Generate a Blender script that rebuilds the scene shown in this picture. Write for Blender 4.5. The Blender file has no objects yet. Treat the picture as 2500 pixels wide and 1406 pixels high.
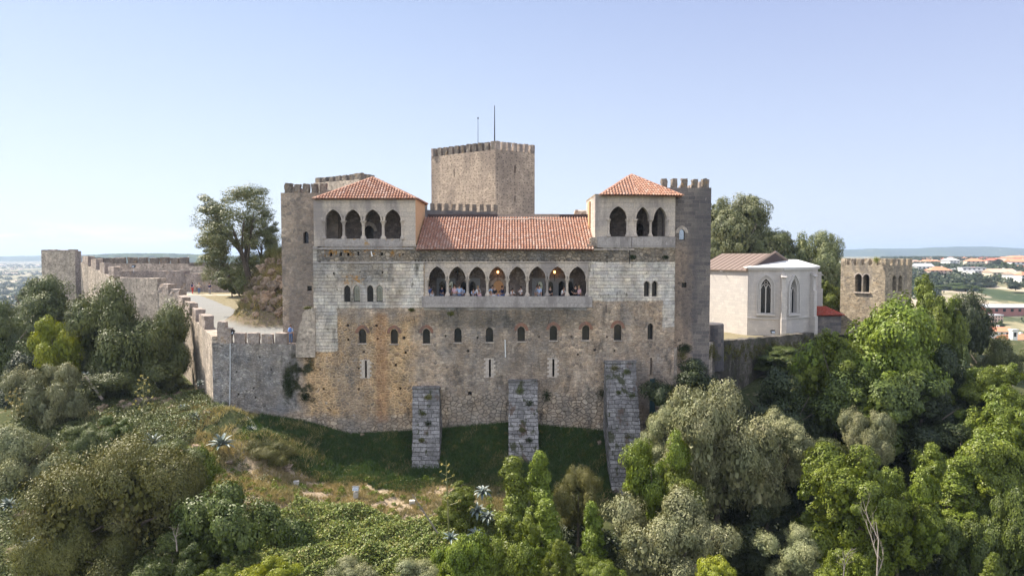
import bpy, bmesh, math, random
import numpy as np
from mathutils import Vector, Matrix, noise
from mathutils.geometry import delaunay_2d_cdt
R = math.radians
random.seed(7)
rng = np.random.default_rng(11)
scene = bpy.context.scene
col = scene.collection

# ------------------------------------------------------------------ camera
FPX = 1667.0
PITCH = math.atan(83 / FPX)
cam = bpy.data.cameras.new('camera'); cam.lens = 24.0; cam.sensor_width = 36.0
cam.clip_start = 0.5; cam.clip_end = 40000
camo = bpy.data.objects.new('camera', cam); col.objects.link(camo)
camo.location = (0, 0, 0); camo.rotation_euler = (R(90) - PITCH, 0, 0)
scene.camera = camo

# ------------------------------------------------------------------ world, sun
SUN = Vector((-0.75, 0.36, 1.0)).normalized()          # direction towards the sun
SUN_EL = math.asin(SUN.z)
SUN_AZ = math.atan2(SUN.x, SUN.y)                      # clockwise from +Y
w = bpy.data.worlds.new('World'); scene.world = w; w.use_nodes = True
wn = w.node_tree; wn.nodes.clear()
wout = wn.nodes.new('ShaderNodeOutputWorld'); wbg = wn.nodes.new('ShaderNodeBackground')
wsky = wn.nodes.new('ShaderNodeTexSky'); wsky.sky_type = 'NISHITA'; wsky.sun_disc = False
wsky.sun_elevation = SUN_EL; wsky.sun_rotation = SUN_AZ
wsky.altitude = 100; wsky.air_density = 1.0; wsky.dust_density = 1.6; wsky.ozone_density = 2.0
wbg.inputs[1].default_value = 0.12
def wnode(t, **kw):
    n_ = wn.nodes.new('ShaderNode' + t)
    for k, v in kw.items(): setattr(n_, k, v)
    return n_
def wramp(src, stops):
    r = wnode('ValToRGB'); wn.links.new(src, r.inputs[0]); e = r.color_ramp
    while len(e.elements) < len(stops): e.elements.new(0.5)
    for el, (p, c) in zip(e.elements, stops): el.position = p; el.color = (*c, 1)
    return r.outputs[0]
wtc = wnode('TexCoord'); wsep = wnode('SeparateXYZ'); wn.links.new(wtc.outputs['Generated'], wsep.inputs[0])
EL_STOPS_L = [(0.0, (0.436, 0.457, 0.480)), (0.05, (0.403, 0.446, 0.500)), (0.16, (0.343, 0.394, 0.490)), (0.34, (0.245, 0.304, 0.440)), (0.7, (0.207, 0.273, 0.440))]
EL_STOPS_R = [(0.0, (0.403, 0.430, 0.480)), (0.05, (0.371, 0.410, 0.490)), (0.16, (0.311, 0.352, 0.470)), (0.34, (0.223, 0.257, 0.405)), (0.7, (0.185, 0.221, 0.400))]
wl = wramp(wsep.outputs[2], EL_STOPS_L); wr = wramp(wsep.outputs[2], EL_STOPS_R)
wmr = wnode('MapRange', interpolation_type='SMOOTHSTEP'); wn.links.new(wsep.outputs[0], wmr.inputs[0]); wmr.inputs[1].default_value = -0.45; wmr.inputs[2].default_value = 0.65
wmx = wnode('Mix', data_type='RGBA'); wn.links.new(wmr.outputs[0], wmx.inputs[0]); wn.links.new(wl, wmx.inputs[6]); wn.links.new(wr, wmx.inputs[7])
# low thin clouds on the left horizon
wmp = wnode('VectorMath', operation='MULTIPLY'); wn.links.new(wtc.outputs['Generated'], wmp.inputs[0]); wmp.inputs[1].default_value = (9, 9, 60)
wno = wnode('TexNoise'); wn.links.new(wmp.outputs[0], wno.inputs[0]); wno.inputs['Scale'].default_value = 1.0; wno.inputs['Detail'].default_value = 5
wc1 = wnode('MapRange', interpolation_type='SMOOTHSTEP'); wn.links.new(wno.outputs[0], wc1.inputs[0]); wc1.inputs[1].default_value = 0.42; wc1.inputs[2].default_value = 0.62
wce = wramp(wsep.outputs[2], [(0.0, (0.3, 0.3, 0.3)), (0.012, (0.7, 0.7, 0.7)), (0.024, (1, 1, 1)), (0.040, (0, 0, 0))])
wcx = wnode('MapRange', interpolation_type='SMOOTHSTEP'); wn.links.new(wsep.outputs[0], wcx.inputs[0]); wcx.inputs[1].default_value = -0.22; wcx.inputs[2].default_value = -0.42
wm1 = wnode('Math', operation='MULTIPLY'); wn.links.new(wc1.outputs[0], wm1.inputs[0]); wn.links.new(wce, wm1.inputs[1])
wm2 = wnode('Math', operation='MULTIPLY'); wn.links.new(wm1.outputs[0], wm2.inputs[0]); wn.links.new(wcx.outputs[0], wm2.inputs[1])
wm3 = wnode('Math', operation='MULTIPLY'); wn.links.new(wm2.outputs[0], wm3.inputs[0]); wm3.inputs[1].default_value = 0.8
wcl = wnode('Mix', data_type='RGBA'); wn.links.new(wm3.outputs[0], wcl.inputs[0]); wn.links.new(wmx.outputs[2], wcl.inputs[6]); wcl.inputs[7].default_value = (0.62, 0.62, 0.63, 1)
wbk = wnode('MapRange', interpolation_type='SMOOTHSTEP'); wn.links.new(wsep.outputs[1], wbk.inputs[0]); wbk.inputs[1].default_value = 0.25; wbk.inputs[2].default_value = -0.45; wbk.inputs[3].default_value = 0.87; wbk.inputs[4].default_value = 1.65  # sky behind the camera brightened as added fill for the shaded facade
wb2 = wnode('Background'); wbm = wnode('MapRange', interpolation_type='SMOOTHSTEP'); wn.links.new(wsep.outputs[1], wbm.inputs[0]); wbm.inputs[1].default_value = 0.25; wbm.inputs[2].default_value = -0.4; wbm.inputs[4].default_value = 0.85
wbw = wnode('Mix', data_type='RGBA'); wn.links.new(wbm.outputs[0], wbw.inputs[0]); wn.links.new(wcl.outputs[2], wbw.inputs[6]); wbw.inputs[7].default_value = (0.385, 0.395, 0.42, 1)  # same added rear fill, paled towards a neutral grey
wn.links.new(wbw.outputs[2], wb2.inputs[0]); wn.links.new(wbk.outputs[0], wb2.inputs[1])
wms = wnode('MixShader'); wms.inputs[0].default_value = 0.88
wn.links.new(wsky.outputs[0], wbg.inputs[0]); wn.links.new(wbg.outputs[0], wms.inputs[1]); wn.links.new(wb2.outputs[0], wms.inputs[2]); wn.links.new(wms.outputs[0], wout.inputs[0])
sun = bpy.data.lights.new('sun', 'SUN'); sun.energy = 4.9; sun.angle = R(0.5); sun.color = (1.0, 0.90, 0.76)
suno = bpy.data.objects.new('sun', sun); col.objects.link(suno)
suno.rotation_euler = SUN.to_track_quat('Z', 'Y').to_euler()
suno.location = SUN * 200

scene.view_settings.view_transform = 'Standard'; scene.view_settings.look = 'None'
scene.view_settings.exposure = 1.18; scene.view_settings.gamma = 1.0
scene.view_settings.use_curve_mapping = False
scene.cycles.max_bounces = 6; scene.cycles.transparent_max_bounces = 6
scene.cycles.volume_bounces = 0
scene.cycles.use_denoising = True; scene.cycles.denoising_prefilter = 'ACCURATE'

# ------------------------------------------------------------------ helpers
CP, SP = math.cos(PITCH), math.sin(PITCH)
def P(px, py, Y):
    u = (px - 1250) / FPX; v = (703 - py) / FPX
    t = Y / (CP + SP * v)
    return Vector((u * t, Y, (-SP + CP * v) * t))
def PX(px, Y, py=700): return P(px, py, Y).x
def PZ(py, Y): return P(1250, py, Y).z

class Pl:
    """vertical plane through two plan points; (u, z) coordinates; left -> right as seen from outside"""
    def __init__(s, a, b):
        s.a = Vector((a[0], a[1])); s.b = Vector((b[0], b[1]))
        s.L = (s.b - s.a).length; s.d = (s.b - s.a) / s.L; s.n = Vector((s.d.y, -s.d.x))
    def w(s, u, z, out=0.0):
        p = s.a + s.d * u + s.n * out
        return Vector((p.x, p.y, z))
    def at(s, px, py):
        u = (px - 1250) / FPX; v = (703 - py) / FPX
        dx, dy, dz = u, CP + SP * v, -SP + CP * v
        t = (s.a.x * s.n.x + s.a.y * s.n.y) / (dx * s.n.x + dy * s.n.y)
        x, y, z = dx * t, dy * t, dz * t
        return ((x - s.a.x) * s.d.x + (y - s.a.y) * s.d.y, z)

def link(o, parent=None):
    col.objects.link(o)
    if parent is not None: o.parent = parent
    return o
def mesh_obj(name, verts, faces, mat, parent=None, smooth=False):
    me = bpy.data.meshes.new(name); me.from_pydata([tuple(v) for v in verts], [], faces)
    if mat: me.materials.append(mat)
    if smooth: me.polygons.foreach_set('use_smooth', [True] * len(me.polygons))
    me.update()
    o = bpy.data.objects.new(name, me)
    wo = Vector((0, 0, 0)); q = parent
    while q is not None: wo += q.location; q = q.parent
    if wo.length > 0: me.transform(Matrix.Translation(-wo))
    return link(o, parent)
def np_mesh(name, V, F, mat=None, smooth=False):
    me = bpy.data.meshes.new(name)
    V = np.ascontiguousarray(V, dtype=np.float32); F = np.ascontiguousarray(F, dtype=np.int32)
    k = F.shape[1]
    me.vertices.add(len(V)); me.vertices.foreach_set('co', V.ravel())
    me.loops.add(F.size); me.loops.foreach_set('vertex_index', F.ravel())
    me.polygons.add(len(F)); me.polygons.foreach_set('loop_start', np.arange(len(F), dtype=np.int32) * k)
    me.polygons.foreach_set('loop_total', np.full(len(F), k, dtype=np.int32))
    if smooth: me.polygons.foreach_set('use_smooth', np.ones(len(F), dtype=bool))
    me.update(calc_edges=True)
    if mat: me.materials.append(mat)
    return me
def thing(name, label, cat, loc=(0, 0, 0), group=None):
    o = bpy.data.objects.new(name, None); o.location = loc; o.empty_display_size = 0.3
    col.objects.link(o); return tag(o, label, cat, group)
def tag(o, label=None, cat=None, group=None, kind=None):
    if label: o['label'] = label
    if cat: o['category'] = cat
    if group: o['group'] = group
    if kind: o['kind'] = kind
    return o
class MB:
    def __init__(s): s.v = []; s.f = []
    def add(s, v, f):
        b = len(s.v); s.v += [Vector(x) for x in v]; s.f += [tuple(i + b for i in q) for q in f]; return s
    def box(s, c, d, rz=0.0, rx=0.0, ry=0.0):
        m = Matrix.Translation(c) @ Matrix.Rotation(rz, 4, 'Z') @ Matrix.Rotation(rx, 4, 'X') @ Matrix.Rotation(ry, 4, 'Y')
        v = [m @ Vector((x * d[0] / 2, y * d[1] / 2, z * d[2] / 2)) for x in (-1, 1) for y in (-1, 1) for z in (-1, 1)]
        return s.add(v, [(0, 1, 3, 2), (4, 6, 7, 5), (0, 4, 5, 1), (2, 3, 7, 6), (0, 2, 6, 4), (1, 5, 7, 3)])
    def tube(s, pts, rads, n=8, cap=True):
        pts = [Vector(p) for p in pts]; rings = []
        for i, p in enumerate(pts):
            t = (pts[min(i + 1, len(pts) - 1)] - pts[max(i - 1, 0)]).normalized()
            a = t.cross(Vector((0.31, 0.2, 0.93))); a = a.normalized() if a.length > 1e-3 else Vector((1, 0, 0))
            b = t.cross(a)
            rings.append([p + (a * math.cos(k * 2 * math.pi / n) + b * math.sin(k * 2 * math.pi / n)) * rads[i] for k in range(n)])
        v = [q for r in rings for q in r]; f = []
        for i in range(len(pts) - 1):
            for k in range(n):
                f.append((i * n + k, i * n + (k + 1) % n, (i + 1) * n + (k + 1) % n, (i + 1) * n + k))
        if cap:
            f.append(tuple(range(n))); f.append(tuple((len(pts) - 1) * n + k for k in reversed(range(n))))
        return s.add(v, f)
    def lathe(s, c, prof, n=12):
        c = Vector(c); v = []; f = []
        for r, z in prof:
            for k in range(n): v.append(c + Vector((r * math.cos(2 * math.pi * k / n), r * math.sin(2 * math.pi * k / n), z)))
        for i in range(len(prof) - 1):
            for k in range(n): f.append((i * n + k, i * n + (k + 1) % n, (i + 1) * n + (k + 1) % n, (i + 1) * n + k))
        f.append(tuple(reversed(range(n)))); f.append(tuple((len(prof) - 1) * n + k for k in range(n)))
        return s.add(v, f)
    def build(s, name, mat, parent=None, smooth=False): return mesh_obj(name, s.v, s.f, mat, parent, smooth)

def rough_box(mb, pl, u0, u1, z0, z1, out, thick, j=0.05, nu=3, nz=3):
    """slightly eroded stone block on plane pl"""
    nt_ = 2; idx = {}; v = []; f = []
    def vert(i, k, t):
        key = (i, k, t)
        if key not in idx:
            a = u0 + (u1 - u0) * i / nu; b = z0 + (z1 - z0) * k / nz; c = out - thick * t / nt_
            jj = j if k > 0 else 0
            p = pl.w(a, b, c)
            edge = (i in (0, nu)) + (k == nz) + (t in (0, nt_))
            s_ = jj * (1.0 if edge >= 2 else 0.5)
            p += Vector((random.uniform(-s_, s_), random.uniform(-s_, s_), random.uniform(-s_ * 1.4, s_ * 0.4)))
            idx[key] = len(v); v.append(p)
        return idx[key]
    for i in range(nu):
        for k in range(nz):
            f.append((vert(i, k, 0), vert(i + 1, k, 0), vert(i + 1, k + 1, 0), vert(i, k + 1, 0)))
            f.append((vert(i, k, nt_), vert(i, k + 1, nt_), vert(i + 1, k + 1, nt_), vert(i + 1, k, nt_)))
    for t in range(nt_):
        for k in range(nz):
            f.append((vert(0, k, t), vert(0, k + 1, t), vert(0, k + 1, t + 1), vert(0, k, t + 1)))
            f.append((vert(nu, k, t), vert(nu, k, t + 1), vert(nu, k + 1, t + 1), vert(nu, k + 1, t)))
        for i in range(nu):
            f.append((vert(i, nz, t), vert(i + 1, nz, t), vert(i + 1, nz, t + 1), vert(i, nz, t + 1)))
    mb.add(v, f)
def merlon(pl, u0, u1, z0, z1, mat, parent, out=0.0, thick=0.55, j=0.05):
    mb = MB(); rough_box(mb, pl, u0, u1, z0 - 0.02, z1, out - 0.015, thick, j)
    return mb.build('merlon', mat, parent)

def arch_pts(cx, z0, zs, w, h, n=7):
    """closed outline of an arched opening: sill z0, springing zs, half width w, rise h"""
    c = max(0.0, (h * h - w * w) / (2 * w)); Rr = w + c
    pts = [(cx - w, z0), (cx + w, z0), (cx + w, zs)]
    a1 = math.atan2(h, c) if c > 0 else math.pi / 2
    if h < w:
        for i in range(1, n * 2): a = math.pi * i / (2 * n); pts.append((cx + w * math.cos(a), zs + h * math.sin(a)))
    else:
        for i in range(1, n + 1): a = a1 * i / n; pts.append((cx - c + Rr * math.cos(a), zs + Rr * math.sin(a)))
        for i in range(n - 1, 0, -1): a = a1 * i / n; pts.append((cx + c - Rr * math.cos(a), zs + Rr * math.sin(a)))
    pts.append((cx - w, zs)); return pts

def _in(px, py, l):
    r = False; n = len(l)
    for i in range(n):
        x1, y1 = l[i]; x2, y2 = l[(i + 1) % n]
        if (y1 > py) != (y2 > py) and px < (x2 - x1) * (py - y1) / (y2 - y1) + x1: r = not r
    return r
def fill(loops):
    """triangles of an outline (first loop) with holes"""
    pts = [Vector(p) for l in loops for p in l]; ed = []; b = 0
    for l in loops: ed += [(b + i, b + (i + 1) % len(l)) for i in range(len(l))]; b += len(l)
    vs, _, fs, _, _, _ = delaunay_2d_cdt(pts, ed, [], 0, 1e-6)
    tri = []
    for t in fs:
        a, b_, c = (vs[i] for i in t); cx = (a.x + b_.x + c.x) / 3; cy = (a.y + b_.y + c.y) / 3
        ar = (b_.x - a.x) * (c.y - a.y) - (b_.y - a.y) * (c.x - a.x)
        if abs(ar) < 1e-9 or not _in(cx, cy, loops[0]) or any(_in(cx, cy, h) for h in loops[1:]): continue
        tri.append(tuple(t) if ar > 0 else (t[0], t[2], t[1]))
    return [(p.x, p.y) for p in vs], tri
def poly_wall(name, pl, outer, holes, thick, mat, parent=None, out=0.0, back=True):
    """outline with holes extruded behind the plane"""
    loops = [outer] + list(holes)
    fv, tri = fill(loops); m0 = len(fv)
    v = [pl.w(a, b, out) for a, b in fv]; f = [tuple(t) for t in tri]
    if back:
        v += [pl.w(a, b, out - thick) for a, b in fv]; f += [(t[0] + m0, t[2] + m0, t[1] + m0) for t in tri]
    flat = [p for l in loops for p in l]; n = len(flat); b0 = len(v)
    v += [pl.w(a, b, out) for a, b in flat] + [pl.w(a, b, out - thick) for a, b in flat]
    b = 0
    for li, l in enumerate(loops):
        k = len(l)
        for i in range(k):
            f.append((b0 + b + i, b0 + b + i + n, b0 + b + (i + 1) % k + n, b0 + b + (i + 1) % k))
        b += k
    return mesh_obj(name, v, f, mat, parent)

def shell(name, foot, z0, z1, holes, mat, parent=None, reveal=0.7, cap=True, open_faces=(), tops=None):
    """hollow block: every face one skin with holes and their reveals; foot runs left->right in front (ccw from above is reversed)"""
    mb = MB(); n = len(foot); pls = [Pl(foot[i], foot[(i + 1) % n]) for i in range(n)]
    for i, pl in enumerate(pls):
        if i in open_faces: continue
        hs = holes.get(i, [])
        outer = [(0, z0), (pl.L, z0), (pl.L, z1), (0, z1)]
        if tops and i in tops: outer = [(0, z0), (pl.L, z0)] + tops[i](pl)
        loops = [outer] + hs
        flat, f = fill(loops)
        mb.add([pl.w(a, b) for a, b in flat], f)
        for h in hs:
            k = len(h)
            mb.add([pl.w(a, b) for a, b in h] + [pl.w(a, b, -reveal) for a, b in h],
                   [(q, q + k, (q + 1) % k + k, (q + 1) % k) for q in range(k)])
    if cap:
        mb.add([Vector((a[0], a[1], z1 - 0.004)) for a in foot], [tuple(range(n))])
    return mb.build(name, mat, parent), pls

def wavy_top(pl, z0, z1, step=0.6, j=0.06):
    n = max(2, int(pl.L / step)); pts = []
    for i in range(n, -1, -1): pts.append((pl.L * i / n, z0 + (z1 - z0) * i / n + random.uniform(-j, j)))
    return pts

# ------------------------------------------------------------------ materials
class N:
    def __init__(s, name):
        s.m = bpy.data.materials.new(name); s.m.use_nodes = True; s.t = s.m.node_tree; s.t.nodes.clear()
        s.out = s.t.nodes.new('ShaderNodeOutputMaterial')
    def n(s, typ, ins=None, **props):
        nd = s.t.nodes.new('ShaderNode' + typ)
        for k, v in props.items(): setattr(nd, k, v)
        for k, v in (ins or {}).items():
            if v is None: continue
            if isinstance(v, bpy.types.NodeSocket): s.t.links.new(v, nd.inputs[k])
            else: nd.inputs[k].default_value = v
        return nd
    def math(s, op, a, b=0.0, c=None, clamp=False):
        d = {0: a, 1: b}
        if c is not None: d[2] = c
        return s.n('Math', d, operation=op, use_clamp=clamp).outputs[0]
    def mix(s, f, a, b, bt='MIX'):
        def cc(x): return x if isinstance(x, bpy.types.NodeSocket) else (*x, 1) if len(x) == 3 else x
        return s.n('Mix', {0: f, 6: cc(a), 7: cc(b)}, data_type='RGBA', blend_type=bt).outputs[2]
    def ramp(s, x, stops, interp='LINEAR'):
        r = s.n('ValToRGB', {0: x}); e = r.color_ramp; e.interpolation = interp
        while len(e.elements) < len(stops): e.elements.new(0.5)
        for el, (p, c) in zip(e.elements, stops):
            el.position = p; el.color = (c, c, c, 1) if isinstance(c, (int, float)) else (*c, 1)
        return r.outputs[0]
    def sm(s, x, a, b, lo=0.0, hi=1.0):
        return s.n('MapRange', {0: x, 1: a, 2: b, 3: lo, 4: hi}, interpolation_type='SMOOTHSTEP').outputs[0]
    def noise(s, vec, scale, detail=4, rough=0.55):
        return s.n('TexNoise', {'Vector': vec, 'Scale': scale, 'Detail': detail, 'Roughness': rough}).outputs[0]
    def mul(s, vec, k): return s.n('VectorMath', {0: vec, 1: k}, operation='MULTIPLY').outputs[0]
    def surf(s, colr, rough=0.9, height=None, bstr=0.5, bdist=0.05, spec=0.3, **kw):
        b = s.n('BsdfPrincipled', {'Base Color': colr if isinstance(colr, bpy.types.NodeSocket) else (*colr, 1), 'Roughness': rough, 'Specular IOR Level': spec})
        for k, v in kw.items(): b.inputs[k.replace('_', ' ')].default_value = v
        if height is not None:
            bp = s.n('Bump', {'Height': height, 'Strength': bstr, 'Distance': bdist}); s.t.links.new(bp.outputs[0], b.inputs['Normal'])
        s.t.links.new(b.outputs[0], s.out.inputs[0]); return b
    def wall(s):
        """wall coordinates: metres along the wall, metres up"""
        g = s.n('NewGeometry'); pos = g.outputs['Position']; nor = g.outputs['True Normal']
        cr = s.n('VectorMath', {0: nor, 1: (0, 0, 1)}, operation='CROSS_PRODUCT').outputs[0]
        cn = s.n('VectorMath', {0: cr}, operation='NORMALIZE').outputs[0]
        u = s.n('VectorMath', {0: pos, 1: cn}, operation='DOT_PRODUCT').outputs['Value']
        sp = s.n('SeparateXYZ', {0: pos}); sn = s.n('SeparateXYZ', {0: nor})
        nz = s.math('ABSOLUTE', sn.outputs[2]); nz = s.math('GREATER_THAN', nz, 0.8)
        u2 = s.math('MULTIPLY_ADD', nz, sp.outputs[0], u); v2 = s.math('MULTIPLY_ADD', nz, sp.outputs[1], sp.outputs[2])
        s.x, s.y, s.z = sp.outputs; s.pos = pos
        s.uv = s.n('CombineXYZ', {0: u2, 1: v2, 2: 0.0}).outputs[0]
        return s.uv
    def rubble(s, size, cols, mortar, mw=0.07, dist=0.25, flat=1.45, seed=0.0):
        d = s.n('TexNoise', {'Vector': s.pos, 'Scale': 1.3 / size, 'Detail': 2})
        dd = s.n('VectorMath', {0: d.outputs[1], 1: (0.5, 0.5, 0.5)}, operation='SUBTRACT').outputs[0]
        v = s.n('VectorMath', {0: s.mul(dd, (dist * size, dist * size, 0)), 1: s.uv}, operation='ADD').outputs[0]
        v = s.mul(v, (1 / size, flat / size, 1.0)); v = s.n('VectorMath', {0: v, 1: (seed, seed * 1.7, 0)}, operation='ADD').outputs[0]
        c1 = s.n('TexVoronoi', {'Vector': v, 'Scale': 1.0}, voronoi_dimensions='2D'); ce = s.n('TexVoronoi', {'Vector': v, 'Scale': 1.0}, voronoi_dimensions='2D', feature='DISTANCE_TO_EDGE')
        r = s.n('SeparateColor', {0: c1.outputs['Color']}).outputs[0]
        k = len(cols); colr = s.ramp(r, [(i / max(1, k - 1), c) for i, c in enumerate(cols)])
        e = s.sm(ce.outputs[0], mw * 0.35, mw * 1.6)
        return s.mix(e, mortar, colr), e
    def ashlar(s, bw, rh, c1, c2, mortar, ms=0.02, seed=0.0):
        d = s.n('TexNoise', {'Vector': s.pos, 'Scale': 0.9, 'Detail': 2})
        dd = s.n('VectorMath', {0: d.outputs[1], 1: (0.5, 0.5, 0.5)}, operation='SUBTRACT').outputs[0]
        v = s.n('VectorMath', {0: s.mul(dd, (0.10, 0.10, 0)), 1: s.uv}, operation='ADD').outputs[0]
        v = s.n('VectorMath', {0: v, 1: (seed, seed * 0.7, 0)}, operation='ADD').outputs[0]
        b = s.n('TexBrick', {'Vector': v, 'Color1': (*c1, 1), 'Color2': (*c2, 1), 'Mortar': (*mortar, 1), 'Scale': 1.0, 'Mortar Size': ms, 'Mortar Smooth': 0.3,
                             'Bias': -0.1, 'Brick Width': bw, 'Row Height': rh}, offset=0.47, squash=1.35, squash_frequency=3)
        return b.outputs[0], s.math('SUBTRACT', 1.0, b.outputs[1])
    def grit(s, colr, lo=0.72, hi=1.22, scale=7.0):
        n_ = s.noise(s.pos, scale, 6, 0.7); return s.mix(1.0, colr, s.ramp(n_, [(0.3, lo), (0.72, hi)]), 'MULTIPLY')
    def stain(s, colr, stc, scale, lo, hi, amt=1.0, stretch=0.3, seed=0.0):
        v = s.mul(s.pos, (1, 1, stretch)); v = s.n('VectorMath', {0: v, 1: (seed, seed, seed)}, operation='ADD').outputs[0]
        m_ = s.sm(s.noise(v, scale, 5, 0.62), lo, hi, 0, amt)
        return s.mix(m_, colr, stc)
    def boxmask(s, x0, x1, z0, z1, soft=0.4, jit=None):
        x, z = s.x, s.z
        if jit is not None:
            x = s.math('ADD', x, jit); z = s.math('ADD', z, jit)
        m_ = s.math('MULTIPLY', s.sm(x, x0 - soft, x0 + soft), s.sm(x, x1 + soft, x1 - soft))
        return s.math('MULTIPLY', s.math('MULTIPLY', m_, s.sm(z, z0 - soft, z0 + soft)), s.sm(z, z1 + soft, z1 - soft))

def simple(name, c, rough=0.7, metal=0.0, spec=0.4, var=0.0, **kw):
    a = N(name); cc = c
    if var:
        g = a.n('NewGeometry'); n_ = a.noise(g.outputs['Position'], 6.0, 4)
        cc = a.mix(1.0, (*c, 1), a.ramp(n_, [(0.3, 1 - var), (0.7, 1 + var)]), 'MULTIPLY')
    a.surf(cc, rough, spec=spec, Metallic=metal, **kw); return a.m

def mat_facade():
    a = N('weathered_facade_stone'); a.wall()
    jn = a.math('MULTIPLY', a.math('SUBTRACT', a.noise(a.pos, 0.45, 5), 0.5), 5.0)
    js = a.math('MULTIPLY', a.math('SUBTRACT', a.noise(a.pos, 0.9, 4), 0.5), 1.6)
    rg, rh = a.rubble(0.36, [(0.367, 0.292, 0.220), (0.570, 0.447, 0.338), (0.240, 0.203, 0.169), (0.698, 0.563, 0.424), (0.461, 0.351, 0.254)], (0.608, 0.483, 0.373), 0.10)
    tn, th = a.rubble(0.40, [(0.631, 0.434, 0.246), (0.364, 0.251, 0.153), (0.701, 0.487, 0.270), (0.561, 0.369, 0.199), (0.281, 0.211, 0.140)], (0.728, 0.507, 0.293), 0.15)
    bg, bh = a.rubble(0.46, [(0.522, 0.422, 0.322), (0.386, 0.312, 0.238), (0.613, 0.504, 0.384), (0.319, 0.258, 0.202)], (0.227, 0.175, 0.132), 0.06, flat=1.35)
    dk, dh = a.rubble(0.42, [(0.215, 0.192, 0.159), (0.343, 0.291, 0.228), (0.144, 0.132, 0.114), (0.473, 0.396, 0.308)], (0.258, 0.218, 0.171), 0.09)
    al, ah = a.ashlar(0.62, 0.31, (0.750, 0.694, 0.590), (0.575, 0.527, 0.494), (0.431, 0.372, 0.327), 0.014)
    c, h = rg, rh
    def over(m_, c2, h2):
        nonlocal c, h
        c = a.mix(m_, c, c2); hh = a.n('Mix', {0: m_, 2: h, 3: h2}, data_type='FLOAT').outputs[0]; h = hh
    zf = lambda py: PZ(py, 62.0); xf = lambda px: PX(px, 62.0)
    c = a.stain(c, (0.36, 0.27, 0.19), 0.16, 0.45, 0.62, 0.5, 0.5, 3.0)
    over(a.boxmask(xf(742), xf(1010), zf(1034), zf(775), 0.6, a.math('MULTIPLY', jn, 0.55)), tn, th)
    over(a.boxmask(-60, 60, -30, zf(1015), 0.5, a.math('MULTIPLY', jn, 0.45)), bg, bh)
    over(a.boxmask(xf(1060), xf(1480), -30, zf(958), 0.5, a.math('MULTIPLY', jn, 0.35)), bg, bh)
    # curtain grey, left of the palace
    cg, ch = a.rubble(0.30, [(0.370, 0.346, 0.333), (0.272, 0.254, 0.247), (0.494, 0.464, 0.432), (0.185, 0.180, 0.173)], (0.370, 0.346, 0.321), 0.10, seed=4)
    over(a.boxmask(-60, xf(722), zf(1010), 10, 0.4, a.math('MULTIPLY', jn, 0.4)), cg, ch)
    # pale ashlar zones
    over(a.boxmask(xf(745), xf(1034), zf(752), 12, 0.07, a.math('MULTIPLY', js, 0.12)), al, ah)
    over(a.boxmask(xf(745), xf(822), zf(858), zf(740), 0.08, a.math('MULTIPLY', js, 0.35)), al, ah)
    over(a.boxmask(xf(1430), xf(1700), zf(735), 12, 0.08, a.math('MULTIPLY', js, 0.25)), al, ah)
    over(a.boxmask(xf(1622), xf(1660), zf(800), zf(730), 0.08, a.math('MULTIPLY', js, 0.3)), al, ah)
    over(a.boxmask(xf(1034), xf(1432), zf(757), zf(724), 0.07, a.math('MULTIPLY', js, 0.1)), a.mix(0.5, al, (0.25, 0.24, 0.24)), ah)
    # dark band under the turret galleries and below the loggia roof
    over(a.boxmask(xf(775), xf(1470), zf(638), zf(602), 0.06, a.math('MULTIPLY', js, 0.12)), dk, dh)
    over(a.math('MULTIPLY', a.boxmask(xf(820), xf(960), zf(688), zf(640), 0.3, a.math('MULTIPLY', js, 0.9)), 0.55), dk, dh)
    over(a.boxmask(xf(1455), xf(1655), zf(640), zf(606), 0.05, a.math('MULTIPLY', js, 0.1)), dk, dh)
    c = a.grit(c)
    c = a.stain(c, (0.24, 0.225, 0.21), 0.22, 0.48, 0.62, 0.5, 0.3)
    c = a.stain(c, (0.17, 0.16, 0.155), 0.55, 0.53, 0.67, 0.5, 0.22, 4.0)
    c = a.stain(c, (0.40, 0.31, 0.215), 0.35, 0.57, 0.70, 0.3, 0.3, 8.0)
    c = a.stain(c, (0.085, 0.08, 0.075), 0.9, 0.56, 0.70, 0.7, 0.45, 9.0)
    c = a.stain(c, (0.085, 0.08, 0.05), 2.2, 0.62, 0.72, 0.7, 0.6, 2.0)
    c = a.stain(c, (0.58, 0.53, 0.48), 1.7, 0.60, 0.72, 0.5, 0.6, 5.0)
    # dark run-off below the loggia sill; rusty streak; orange lichen
    band = a.boxmask(xf(1030), xf(1450), zf(800), zf(752), 0.4, js)
    c = a.mix(a.math('MULTIPLY', band, 0.5), c, (0.10, 0.095, 0.075))
    moss = a.boxmask(xf(690), xf(765), zf(985), zf(862), 0.5, js)
    c = a.mix(a.math('MULTIPLY', moss, a.sm(a.noise(a.pos, 1.0, 4), 0.45, 0.6)), c, (0.045, 0.05, 0.025))
    rust = a.boxmask(xf(915), xf(945), zf(1030), zf(765), 0.3, a.math('MULTIPLY', js, 0.3))
    c = a.mix(a.math('MULTIPLY', rust, 0.5), c, (0.46, 0.25, 0.13))
    for (q0, q1, q2, q3) in ((780, 980, 625, 585), (838, 890, 700, 670), (860, 985, 605, 590)):
        li = a.math('MULTIPLY', a.boxmask(xf(q0), xf(q1), zf(q2), zf(q3), 0.2), a.sm(a.noise(a.pos, 1.6, 5, 0.7), 0.52, 0.62))
        c = a.mix(a.math('MULTIPLY', li, 0.85), c, (0.42, 0.22, 0.055))
    hh = a.math('ADD', h, a.math('MULTIPLY', a.noise(a.pos, 9, 5, 0.7), 0.9))
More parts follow.
